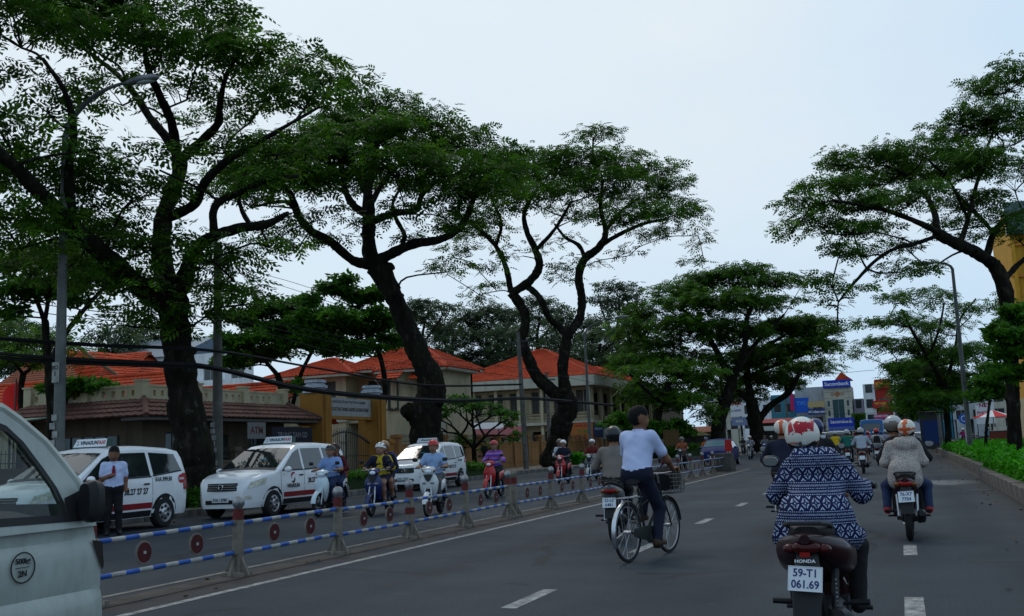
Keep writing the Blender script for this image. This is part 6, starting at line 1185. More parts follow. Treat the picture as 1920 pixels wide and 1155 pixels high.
    part('spine', lambda: MB().loft([(.36, 0, .50, .07, .13, 2.6), (.22, 0, .40, .10, .09, 3), (.05, 0, .36 if scoot else .44, .15 if scoot else .10, .06 if scoot else .10, 3), (-.12, 0, .42, .13, .12, 3)], 16), M_black if not scoot else body)
    part('engine', lambda: MB().loft([(.16, 0, .30, .09, .06, 3), (.0, 0, .29, .13, .08, 3), (-.20, 0, .30, .14, .09, 3), (-.42, 0, .28, .09, .07, 3)], 14).tube([(.10, -.1, .30), (.15, -.1, .30)], .085, 14).tube([(-.10, -.1, .30), (-.15, -.1, .30)], .075, 14), M_dark2)
    part('rear_body', lambda: MB().loft([(.10, 0, .56, .07, .12, 3), (-.04, 0, .58, .125, .155, 3), (-.30, 0, .64, .155*w*wn, .125, 2.8), (-.56, 0, .70, .135*w*wn, .10, 2.8), (-.74, 0, .755, .085, .062, 2.6), (-.82, 0, .785, .03, .025, 2.4)], 22), body)
    part('seat', lambda: MB().loft([(.13, 0, .72, .06, .025, 3), (.05, 0, .745, .115, .045, 4), (-.18, 0, .76, .135, .05, 4), (-.30, 0, .785, .135, .05, 4), (-.60, 0, .81, .12, .045, 4), (-.70, 0, .82, .07, .03, 3)], 18), M_seat)
    tl = part('tail_light', lambda: MB().ball((0, -.77, .735), (.085, .05, .042), 14, 8), M_tlit if tail else (mat('dark_tail_lens', (.05, .006, .006), .2) if near else M_tail))
    for sd in (-1, 1): part('rear_indicator', lambda: MB().ball((sd*.095, -.74, .725), (.045, .04, .03), 10, 6), mat('dark_tail_lens', (.05, .006, .006), .2) if near else M_amber, tl, v=sd)
    part('grab_rail', lambda: MB().tube([(-.12, -.50, .83), (-.13, -.66, .86), (-.09, -.78, .875), (.09, -.78, .875), (.13, -.66, .86), (.12, -.50, .83)], .013, 8), M_dark2)
    part('mudguard', lambda: MB().loft([(.36, 0, -.90, .075, .012, 4), (.50, 0, -.855, .08, .02, 4), (.62, 0, -.80, .075, .035, 4), (.70, 0, -.73, .06, .05, 4)], 14, axis='z'), M_black)
    if plate:
        pc = (0, -.905, .575); M = face_M(pc, (math.cos(plate_tilt), 0, math.sin(plate_tilt)), (0, .30, 1)); p_ = MB().box((-.095, -.07, -.003), (.095, .07, .003)).xf(M).build('licence_plate', M_plate, T, smooth=False, bevel=.0)
        if plate != 'blank':
            a, b = plate.split('|'); X = M[:3, 0]; U = M[:3, 1]; N = M[:3, 2]
            text('lettering', a, .062, M_platetxt, p_, face_M(np.array(pc)+U*.031+N*.0045, X, U), .0012, .92, .0008); text('lettering', b, .062, M_platetxt, p_, face_M(np.array(pc)-U*.033+N*.0045, X, U), .0012, .92, .0008)
            for k, (a0, a1) in enumerate((((-.095, .067), (.095, .07)), ((-.095, -.07), (.095, -.067)), ((-.095, -.067), (-.092, .067)), ((.092, -.067), (.095, .067)))): MB().box((*a0, .0032), (*a1, .006)).xf(M).build('plate_rim', M_plate, p_, smooth=False)
    part('muffler', lambda: MB().tube([(.09, .02, .22), (.13, -.15, .20), (.15, -.35, .24)], .018, 8).loft([(-.34, .155, .245, .035, .04, 2.4), (-.42, .16, .265, .052, .055, 2.6), (-.80, .165, .35, .055, .06, 2.6), (-.86, .165, .365, .03, .035, 2.4)], 14), M_dark2)
    part('swingarm', lambda: MB().tube([(-.085, -.60, R), (-.085, -.2, .32)], .02, 6).tube([(.085, -.60, R), (.085, -.2, .32)], .02, 6), M_dark2)
    for sd in (-1, 1):
        part('shock_absorber', lambda: MB().tube([(sd*.11, -.59, R+.03), (sd*.12, -.47, .58)], .022, 8), M_steel if not scoot else M_dark2, v=sd)
        part('footrest', lambda: MB().tube([(sd*.10, .10, .27), (sd*.27, .10, .27)], .015, 8), M_black, v=sd); part('pillion_footrest', lambda: MB().tube([(sd*.13, -.30, .35), (sd*.19, -.30, .36)], .012, 6).tube([(sd*.18, -.30, .36), (sd*.29, -.31, .365)], .019, 8), M_black, v=sd)
    return T

# ---------------------------------------------------------------- people: one continuous skin grown from a distance field
def nets(F, lo, h):
    nx, ny, nz = F.shape; S = F < 0; c = [S[i:nx-1+i, j:ny-1+j, k:nz-1+k] for i in (0, 1) for j in (0, 1) for k in (0, 1)]
    n = sum(x.astype(np.int8) for x in c); act = (n > 0) & (n < 8); idx = -np.ones(act.shape, np.int64); I = np.argwhere(act); idx[act] = np.arange(len(I))
    acc = np.zeros((len(I), 3)); cnt = np.zeros(len(I))
    V = [((i, j, k), F[I[:, 0]+i, I[:, 1]+j, I[:, 2]+k]) for i in (0, 1) for j in (0, 1) for k in (0, 1)]
    for a in range(8):
        for b in range(a+1, 8):
            d = np.array(V[b][0])-np.array(V[a][0])
            if np.abs(d).sum() != 1: continue
            fa, fb = V[a][1], V[b][1]; m = (fa < 0) != (fb < 0); t = np.where(m, fa/(fa-fb+1e-12), 0)
            acc += np.where(m[:, None], np.array(V[a][0])+t[:, None]*d, 0); cnt += m
    P = (I+acc/cnt[:, None])*h+lo; Q = []
    for ax in range(3):
        sl0 = [slice(None)]*3; sl1 = [slice(None)]*3; sl0[ax] = slice(0, -1); sl1[ax] = slice(1, None); ch = S[tuple(sl0)] != S[tuple(sl1)]; E = np.argwhere(ch); b, c_ = [x for x in range(3) if x != ax]
        E = E[(E[:, b] > 0) & (E[:, c_] > 0) & (E[:, b] < F.shape[b]-1) & (E[:, c_] < F.shape[c_]-1)]
        def cell(db, dc): q = E.copy(); q[:, b] -= db; q[:, c_] -= dc; return idx[q[:, 0], q[:, 1], q[:, 2]]
        q = np.stack([cell(1, 1), cell(0, 1), cell(0, 0), cell(1, 0)], 1); ins = S[E[:, 0], E[:, 1], E[:, 2]]; flip = ins if ax != 1 else ~ins; q[~flip] = q[~flip][:, ::-1]; Q.append(q)
    return P, np.vstack(Q)
def grow(prims, h=.018, k=.016):
    """prims: (a, b, ra, rb, material index[, squash in y])"""
    A = np.array([p[0] for p in prims], float); B = np.array([p[1] for p in prims], float); r = max(max(p[2], p[3]) for p in prims)+.04
    lo = np.minimum(A, B).min(0)-r; hi = np.maximum(A, B).max(0)+r; n = np.ceil((hi-lo)/h).astype(int)+1
    g = [lo[i]+h*np.arange(n[i]) for i in range(3)]; acc = np.zeros(n); 
    for p in prims:
        a, b = np.array(p[0], float), np.array(p[1], float); sq = p[5] if len(p) > 5 else 1.0; rr = max(p[2], p[3])+.10
        s = [slice(max(0, int((min(a[i], b[i])-rr-lo[i])/h)), min(n[i], int((max(a[i], b[i])+rr-lo[i])/h)+2)) for i in range(3)]
        X, Y, Z = np.meshgrid(*[g[i][s[i]] for i in range(3)], indexing='ij'); d = b-a; L = d@d+1e-12; t = np.clip(((X-a[0])*d[0]+(Y-a[1])*d[1]+(Z-a[2])*d[2])/L, 0, 1)
        D = np.sqrt((X-a[0]-t*d[0])**2+((Y-a[1]-t*d[1])*sq)**2+(Z-a[2]-t*d[2])**2)-(p[2]+(p[3]-p[2])*t); acc[tuple(s)] += np.exp(-np.clip(D, -.2, .2)/k)
    P, Q = nets(-k*np.log(acc+1e-9), lo, h); C = P[Q].mean(1); best = np.full(len(C), 9.0); mi = np.zeros(len(C), int)
    for p in prims:
        a, b = np.array(p[0], float), np.array(p[1], float); d = b-a; t = np.clip(((C-a)@d)/(d@d+1e-12), 0, 1); v = C-a-t[:, None]*d; v[:, 1] *= p[5] if len(p) > 5 else 1.0
        D = np.linalg.norm(v, axis=1)-(p[2]+(p[3]-p[2])*t); m = D < best; best[m] = D[m]; mi[m] = p[4]
    return P, Q, mi
def hand_prims(c, sd, m=0, yaw=0.0, fing=True):
    """closed hand around a grip that runs along x; thumb on the inner side"""
    R = rotz(yaw); out = []
    def T(*p): return np.asarray(c)+R@np.array([p[0]*sd, p[1], p[2]])
    ln = (.9, 1.06, 1.0, .82)
    for i in range(4):
        x = -.032+.0215*i; l = ln[i]
        out += [(T(x, -.05, .016), T(x, -.008, .030), .0135, .0125, m), (T(x, -.008, .030), T(x, .026*l, .026), .0095, .009, m), (T(x, .026*l, .026), T(x, .034*l, -.004), .009, .0085, m), (T(x, .034*l, -.004), T(x, .010, -.024), .0085, .0075, m)]
    out += [(T(-.04, -.045, .010), T(-.047, -.010, -.004), .014, .011, m), (T(-.047, -.010, -.004), T(-.036, .022, -.016), .010, .0085, m), (T(0, -.085, .010), T(0, -.04, .018), .024, .024, m)]
    return out
SKIN = {'a': (.22, .105, .062), 'b': (.17, .075, .042), 'c': (.27, .14, .09)}
def cloth_mat(name, col, rough=.85):
    def b(nt, bs):
        f = noise(nt, 14, 3, .5, stretch=(1, 1, .5)); g = noise(nt, 3, 2); nt.links.new(ramp(nt, g, [(.3, tuple(x*.85 for x in col)), (.7, col)]), bs.inputs['Base Color']); bump(nt, bs, f, .55, .02)
    return mat('cloth_'+name, rough=rough, spec=.2, build=b)
def skin_mat(t): return mat('skin_'+t, SKIN[t], .5, var=.08, vscale=20)
M_hair = mat('black_hair', (.006, .005, .005), .75, spec=.15)
def pose(kind='ride', s=1.0, lean=.10, dx=0.0, head_yaw=0.0, head_tilt=0.0, spread=1.0):
    J = {}
    if kind == 'ride': pel = np.array([0, -.16, .86]); ch = pel+[0, .02+lean, .36]; hz, hy = 1.05, .235; kn = (.15*spread, .22, .72); an = (.15*spread, .12, .345)
    elif kind == 'pillion': pel = np.array([0, -.48, .90]); ch = pel+[0, .04+lean, .36]; kn = (.21*spread, -.12, .74); an = (.215*spread, -.26, .43)
    elif kind == 'stand': pel = np.array([0, 0, .92]); ch = pel+[0, .0+lean, .40]; kn = (.10*spread, .02, .50); an = (.11*spread, -.02, .09)
    elif kind == 'cycle': pel = np.array([0, -.22, 1.02]); ch = pel+[0, .06+lean, .38]
    J.update(pel=pel, ch=ch, neck=ch+[0, .02, .13], head=ch+[0, .04, .275])
    for sd, q in ((-1, 'L'), (1, 'R')):
        J['sh'+q] = ch+[sd*.175, 0, .055]; J['hip'+q] = pel+[sd*.085, 0, -.02]
        if kind == 'cycle': up = sd < 0; J['kn'+q] = np.array([sd*.12, .26 if up else .10, .86 if up else .58]); J['an'+q] = np.array([sd*.13, .12 if up else -.02, .50 if up else .22])
        else: J['kn'+q] = np.array([sd*kn[0], kn[1], kn[2]]); J['an'+q] = np.array([sd*an[0], an[1], an[2]])
        J['to'+q] = J['an'+q]+[sd*.02, .15, -.045]
        if kind == 'ride': J['ha'+q] = np.array([sd*.285, .205, 1.04]); J['el'+q] = (J['sh'+q]+J['ha'+q])/2+[sd*.075, -.06, -.10]
        elif kind == 'cycle': J['ha'+q] = np.array([sd*.25, .345, 1.035]); J['el'+q] = (J['sh'+q]+J['ha'+q])/2+[sd*.07, -.05, -.08]
        elif kind == 'pillion': J['ha'+q] = np.array([sd*.17, -.14, 1.0]); J['el'+q] = J['sh'+q]+[sd*.09, -.02, -.24]
        else: J['ha'+q] = J['sh'+q]+[sd*.05, .06, -.56]; J['el'+q] = J['sh'+q]+[sd*.05, -.02, -.29]
    J['hy'], J['ht'] = head_yaw, head_tilt; return J
def body_prims(J, sleeve='short', legs='long', w=1.0, shoe=True, hem=.0, hood=False):
    """material slots: 0 skin 1 top 2 trousers 3 shoes 4 hair"""
    p = []; pel, ch = J['pel'], J['ch']; mid = (pel+ch)/2; X = np.array([1.0, 0, 0])
    p += [(pel-X*.07*w, pel+X*.07*w, .125*w, .125*w, 2), (pel+[0, 0, .04]-X*.06*w, mid-X*.055*w, .118*w, .108*w, 1), (pel+[0, 0, .04]+X*.06*w, mid+X*.055*w, .118*w, .108*w, 1), (pel+[0, 0, .03], mid, .122*w, .112*w, 1), (mid-X*.055*w, ch-X*.075*w-[0, 0, .03], .108*w, .115*w, 1), (mid+X*.055*w, ch+X*.075*w-[0, 0, .03], .108*w, .115*w, 1), (J['shL']+X*.035, J['shR']-X*.035, .068, .068, 1), (ch+[0, 0, .05], J['neck']+[0, 0, -.02], .085, .06, 1)]
    if hem: p += [(pel-X*.09*w+[0, -.02, -hem], pel-X*.07*w+[0, 0, .08], .125*w, .125*w, 1), (pel+X*.09*w+[0, -.02, -hem], pel+X*.07*w+[0, 0, .08], .125*w, .125*w, 1)]
    if hood: p += [(ch+[-.09, -.09, .10], ch+[.09, -.09, .10], .065, .065, 1), (ch+[-.08, -.11, .05], ch+[.08, -.11, .05], .055, .055, 1), (ch+[-.10, -.03, .13], ch+[.10, -.03, .13], .045, .045, 1)]
    for q in 'LR':
        sh, el, ha = J['sh'+q], J['el'+q], J['ha'+q]; sd = -1 if q == 'L' else 1; wr = ha+np.array([0, -.075, .012]) if not J.get('open'+q) else ha
        if sleeve == 'short': sl = sh+(el-sh)*.62; p += [(sh, sl, .070, .064, 1), (sl-(el-sh)*.05, el, .046, .040, 0), (el, wr, .041, .028, 0)]
        else: p += [(sh, el, .068, .058, 1), (el, wr+(el-wr)*.06, .056, .042, 1), (wr+(el-wr)*.1, wr, .028, .028, 0)]
        hp, kn, an, to = J['hip'+q], J['kn'+q], J['an'+q], J['to'+q]
        if legs == 'long': p += [(hp, kn, .098, .072, 2), (kn, an+[0, 0, .03], .068, .056, 2)]
        else: f = .55 if legs == 'short' else 1.0; k2 = hp+(kn-hp)*f; p += [(hp, k2, .100, .085, 2), (k2-(kn-hp)*.05, kn, .070, .058, 0), (kn, kn+(an-kn)*.4, .056, .058, 0), (kn+(an-kn)*.4, an, .058, .036, 0)]
        p += [(an+[0, -.03, -.03], to, .043, .033, 3), (an, an+[0, -.02, -.03], .040, .045, 3 if shoe else 0)]
    return p
def head_prims(J, hair=True, long=False, tuft=True):
    """head in its own axes, turned by head yaw/tilt"""
    R = rotz(J['hy'])@rotx(J['ht']); h = J['head']
    def T(x, y, z): return h+R@np.array([x, y, z])
    p = [(J['neck']+[0, 0, -.05], h+[0, -.01, -.06], .055, .052, 0), (T(0, -.012, .028), T(0, .012, .018), .088, .083, 0), (T(0, .03, -.045), T(0, .05, -.078), .062, .038, 0), (T(-.03, .045, -.05), T(.03, .045, -.05), .045, .045, 0), (T(0, .092, .012), T(0, .108, -.022), .012, .018, 0), (T(-.03, .088, .032), T(.03, .088, .032), .014, .014, 0), (T(-.022, .086, -.058), T(.022, .086, -.058), .011, .011, 0)]
    for s in (-1, 1): p += [(T(s*.088, -.008, .012), T(s*.090, -.014, -.022), .016, .013, 0)]
    if hair: p += [(T(0, -.028, .048), T(0, .02, .056), .092, .078, 4), (T(-.03, -.05, .0), T(.03, -.05, .0), .066, .066, 4), (T(0, .055, .083), T(0, .03, .09), .036, .05, 4)]
    if hair and tuft:
        for k in range(26):
            a = RNG.uniform(0, 2*math.pi); e = RNG.uniform(-.2, 1.4); d = np.array([math.cos(a)*math.cos(e), math.sin(a)*math.cos(e)*1.05, math.sin(e)]); q = np.array([0, -.006, .05])+d*.080
            if not (q[1] > .04 and q[2] < .09): p.append((T(*q), T(*(q+d*.014+[0, 0, -.008])), .020, .012, 4))
    if long: p += [(T(0, -.06, -.02), T(0, -.075, -.20), .06, .035, 4)]
    return p, T
def helmet(parent, T, R, kind, c1, c2=None, name='helmet', sc=1.0):
    """kind: cap (half shell), deep (covers the nape), vent (cycle style)"""
    rx, ry, rz_ = .122*sc, .142*sc, .128*sc; mb = MB(); n, m = 28, 12; rows, cols = [], []
    lowf, lowb = (.02, -.05) if kind not in ('deep', 'two', 'band') else (.03, -.095)
    for i in range(m+1):
        row = []
        for j in range(n):
            a = 2*math.pi*j/n; low = lowb+(lowf-lowb)*(.5+.5*math.sin(a))**1.5; e0 = math.asin(np.clip(low/rz_, -.95, .95)); e = e0+(math.pi/2-e0)*i/m; k = 1.0
            row.append((rx*math.cos(e)*math.cos(a), ry*math.cos(e)*math.sin(a)-.01, rz_*math.sin(e)))
        rows.append(row)
    mb.grid(rows, 0, closed=True); C = [np.mean([np.vstack(mb.v)[q] for q in f], 0) for f in mb.f]
    if c2 is not None:
        if kind == 'vent': mb.m = [1 if (abs((c[0]*14) % 1-.5) < .18 and c[2] > .03 and abs(c[1]) < .1) else 0 for c in C]
        elif kind == 'band': mb.m = [1 if (abs(c[0]) < .035 and c[1] < .07) or (-.02 < c[2] < .012) else 0 for c in C]
        elif kind == 'two': mb.m = [1 if c[2] < .035 else 0 for c in C]
        else: mb.m = [1 if abs(c[0]) < .032 else 0 for c in C]
    r0 = [np.array(p) for p in rows[0]]; mb.grid([[p*.90+[0, 0, .01] for p in r0], r0], 0, closed=True)
    M = np.eye(4); M[:3, :3] = R; M[:3, 3] = T(0, 0, .035); mb.xf(M); h = mb.build(name, [c1, c2 or c1], parent, angle=55)
    if kind != 'vent':
        v = MB(); A = np.linspace(R_(35), R_(145), 11); v.grid([[(rx*1.01*math.cos(a), ry*1.01*math.sin(a)-.01, .025) for a in A], [(rx*1.10*math.cos(a), (ry+.055)*math.sin(a)-.01, .012) for a in A]]); v.xf(M).build('peak', M_black if kind != 'deep' else c1, h)
    st = MB()
    for s in (-1, 1): st.tube([T(s*.10, .01, .03), T(s*.085, .04, -.06), T(s*.02, .06, -.118)], .006, 5)
    st.build('chin_strap', M_black, h); return h
def person(label, loc, rz, J, top, bottom, skin='a', shoe=None, sleeve='short', legs='long', w=1.0, hl=None, hc=(None, None), mask=None, res=.020, scale=1.0, parent_group=None, hands=True, hair=True, long_hair=False, eyes=True, hem=0.0, hood=False, glove=None, extra=None, tuft=True):
    T = thing('person', label, 'person', loc, rz, parent_group); T.scale = (scale,)*3
    mats = [skin_mat(skin), top, bottom, shoe or M_black, M_hair, glove or skin_mat(skin)]
    hp, HT = head_prims(J, hair=hair, long=long_hair, tuft=tuft and not hl); P, Q, mi = grow(body_prims(J, sleeve, legs, w, hem=hem, hood=hood)+hp+(extra or []), res); mb = MB().add(P, Q.tolist(), mi.tolist())
    if hands:
        for q, sd in (('L', -1), ('R', 1)): P, Q, mi = grow(hand_prims(J['ha'+q], sd, 5, -sd*.35), max(.006, res*.33), .005); mb.add(P, Q.tolist(), mi.tolist())
    mb.build('body', mats, T, angle=70)
    bp = body_prims(J, sleeve, legs, w, hem=hem, hood=hood)+(extra or [])
    for nm, k_, d_, m_ in () if res > .016 else (('trousers', 2, .004, bottom), ('shirt', 1, .007, top)):
        P, Q, _ = grow([(q[0], q[1], q[2]+d_, q[3]+d_, 0) for q in bp if q[4] == k_], res); P = P+np.stack([.002*np.sin(38*P[:, 2]+14*P[:, 0]+3*P[:, 1]), (.0022*np.sin(31*P[:, 2]-17*P[:, 0]+4*np.sin(9*P[:, 0])))+.0016*np.sin(57*P[:, 2]+29*P[:, 0]), .002*np.sin(40*P[:, 0])], 1)*(1.0 if k_ == 1 else .8); MB().add(P, Q.tolist()).build(nm, m_, T, angle=70)
    R = rotz(J['hy'])@rotx(J['ht'])
    if eyes:
        e = MB()
        for s in (-1, 1): e.ball(HT(s*.032, .092, .012), (.012, .008, .007), 8, 5)
        e.build('eyes', M_txtk, T)
    if hl: helmet(T, HT, R, hl, hc[0], hc[1])
    if mask is not None:
        mk = MB(); A = np.linspace(R_(20), R_(160), 11); mk.grid([[HT((.075-.01*abs(t-.5))*math.cos(a), .034+.085*math.sin(a)-.015*(1-t), -.09+.088*t) for a in A] for t in np.linspace(0, 1, 6)]); mk.build('face_mask', mask, T)
    return T
def bike_xy(px, py, off=0.0):
    g = G(px, py); return (float(g[0]), float(g[1])+off, 0.0)
C = cloth_mat
P_ = lambda n, c, r=.3: mat('gloss_'+n, c, r, coat=.4)
W1, W2 = P_('white', (.62, .62, .60)), P_('cream', (.58, .54, .46)); OR = P_('orange', (.50, .085, .02)); RDp = P_('red', (.40, .015, .014)); BLK = P_('black', (.012, .012, .013)); SIL = P_('silver', (.36, .36, .36)); BRZ = P_('bronze', (.14, .11, .09)); NAV = P_('navy', (.012, .02, .09)); MAR = mat('dark_maroon_plastic', (.020, .004, .005), .28, coat=.0, spec=.25); LBL = P_('pale_blue', (.52, .60, .64)); GRYp = P_('grey', (.10, .10, .105)); BLUp = P_('blue', (.02, .07, .26))
jeans = C('jeans', (.022, .035, .085)); blk = C('black', (.012, .012, .014)); navy = C('navy', (.012, .014, .030)); lb = C('light_blue', (.48, .53, .74)); grey = C('taupe', (.17, .145, .125)); wht = C('white', (.58, .58, .60)); dgrn = C('olive', (.035, .045, .035)); mrn = C('maroon', (.10, .015, .02)); dred = C('dark_red', (.14, .018, .018))
skinm = skin_mat('a')

# --- near rider in the patterned jacket
NB = AT(1510, 1088, 5.75); NR = R_(-2.5); _n = np.array([NB[0], NB[1], 0])+rotz(NR)@np.array([0, .905, 0]); nloc = (float(_n[0]), float(_n[1]), 0.0)
nb = motorbike('dark maroon motorbike nearest to us at the bottom right, plate 59-T1 061.69', nloc, NR, MAR, BLK, '59-T1|061.69', scoot=True, near=True, plate_tilt=R_(-3))
text('lettering', 'HONDA', .026, M_plate, nb, face_M((0, -.865, .668), (1, 0, 0), (0, .3, 1)), .0006, 1.2, .0006)
MB().box((-.028, -.852, .69), (.028, -.838, .715)).build('reflector', M_tail, nb, smooth=False)
ch_ = MB()
for k in range(9): ch_.ball((.155, -.80, .56-.024*k), .0055, 6, 4)
tag(ch_.build('key_chain', M_chrome, nb), kind='stuff')
def _aztec(nt, bs):
    x, y, z = xyz(nt); u = x+y*0.35
    # repeat vertically every .30 m: tall band of diamond motifs, then narrow zigzag rows
    zr = ((z-.62)/.185).fract()
    tall = zr.lt(.48)
    cu = (u/.069).fract()-.5; cz = (zr/.48)-.5
    r = (cu*1.0).abs()+(cz.abs()*.95)
    ring = r.gt(.33)*r.lt(.43)*(cu.abs().gt(.06))*(cz.abs().gt(.05))
    petal = (r.lt(.28)*r.gt(.08)).min(((cu*cz*70.0).abs().gt(.95)))*(((r*34.0).sin()).gt(-.45))
    core = r.lt(.07)
    corner = r.gt(.74)*r.lt(.86)
    bars = cu.abs().gt(.462)*0.0
    motif = ring.max(petal).max(core).max(corner)
    zz = (zr-.48)/.52
    row = (zz*5.0); rf = row.fract()
    zig = (((u*92.0+row.floor()*1.7).fract()-.5)+(rf-.5)*.9).abs().lt(.20)*(rf.gt(.16))*(rf.lt(.84))
    dash = ((u*74.0).fract().lt(.55))*(rf.gt(.36))*(rf.lt(.64))
    alt = (row.floor()*.5).fract().gt(.2)
    rows = zig*alt+dash*(alt*-1.0+1.0)
    pat = tall*motif+(tall*-1.0+1.0)*rows
    ns = noise(nt, 90, 2); pat = pat*(ns.gt(.40)*.75+.25)
    base = mixc(nt, noise(nt, 5, 3), (.005, .006, .026), (.010, .014, .062))
    nt.links.new(mixc(nt, pat.min(1.0), base, (.36, .42, .56)), bs.inputs['Base Color'])
    bump(nt, bs, noise(nt, 13, 3, .5), .6, .025)
M_aztec = mat('patterned_jacket', rough=.9, spec=.15, build=_aztec)
Jn = pose('ride', lean=.12); 
for q, sd in (('L', -1), ('R', 1)): Jn['sh'+q] = Jn['ch']+[sd*.165, 0, .04]; Jn['ha'+q] = np.array([sd*.300, .262, 1.112]); Jn['el'+q] = Jn['sh'+q]+[sd*.125, .03, -.185]; Jn['kn'+q] = np.array([sd*.21, .20, .70]); Jn['an'+q] = np.array([sd*.20, .10, .34])
Jn['head'] = Jn['ch']+[-.085, .07, .24]; Jn['neck'] = Jn['ch']+[-.05, .03, .11]; Jn['pel'] = Jn['pel']+[0, -.10, 0]
NP = person('rider in a navy and white patterned jacket with a red-marked white helmet, nearest to us', nloc, NR, Jn, M_aztec, blk, sleeve='long', res=.013, scale=.93, hem=.10, hood=True, w=1.06, hl=None, hair=True, tuft=False, glove=M_aztec, eyes=False,
  extra=[((-.24, -.28, .80), (-.16, -.24, 1.02), .05, .06, 1), ((.24, -.28, .80), (.16, -.24, 1.02), .05, .06, 1), ((-.14, -.34, .79), (.14, -.34, .79), .05, .05, 1), ((.20, -.16, .77), (.24, .02, .80), .07, .05, 1)])
lin = MB(); A_ = np.linspace(R_(195), R_(345), 13); lin.tube([Jn['neck']+[.105*math.cos(a), .095*math.sin(a)+.03, .005+.02*math.sin(a)] for a in A_], .030, 8); lin.build('hood_lining', C('hood_blue', (.10, .17, .42)), NP)
def _redpaint(nt, bs):
    x, y, z = xyz(nt); f = noise(nt, 26, 4, .6); g = noise(nt, 9, 2)
    # a ragged painted word on the back of the shell
    m = ((x-.005)/.088).abs().lt(1.0)*((z-.050+x*-.10)+(f-.5)*.13).abs().lt(.038)*y.lt(0.02)
    gap = ((x*19.0+(z*6.0)).fract()-.5).abs().gt(.055)
    nt.links.new(mixc(nt, m*gap.max(g.gt(.50)), (.60, .57, .50), (.33, .002, .015)), bs.inputs['Base Color'])
M_redmark = mat('red_marked_shell', rough=.35, coat=.1, build=_redpaint)
_, HTn = head_prims(Jn); hm = helmet(NP, HTn, np.eye(3), 'deep', M_redmark, None, sc=1.0)
# the shell's own coordinates start at its centre
off = Vector(map(float, HTn(0, 0, .035))); 
for me_ in [hm.data]: me_.transform(Matrix.Translation(-off))
hm.location = off
for c_ in hm.children: c_.location = -off
MB().cbox(HTn(-.045, -.138, -.025), (.05, .012, .014)).build('helmet_label', P_('label_red', (.25, .08, .06)), NP, smooth=False); MB().cbox(HTn(.03, -.142, -.022), (.035, .010, .02)).build('helmet_label', SIL, NP, smooth=False); MB().cbox(HTn(0, -.142, -.035), (.018, .014, .035)).build('helmet_clip', BLK, NP, smooth=False)
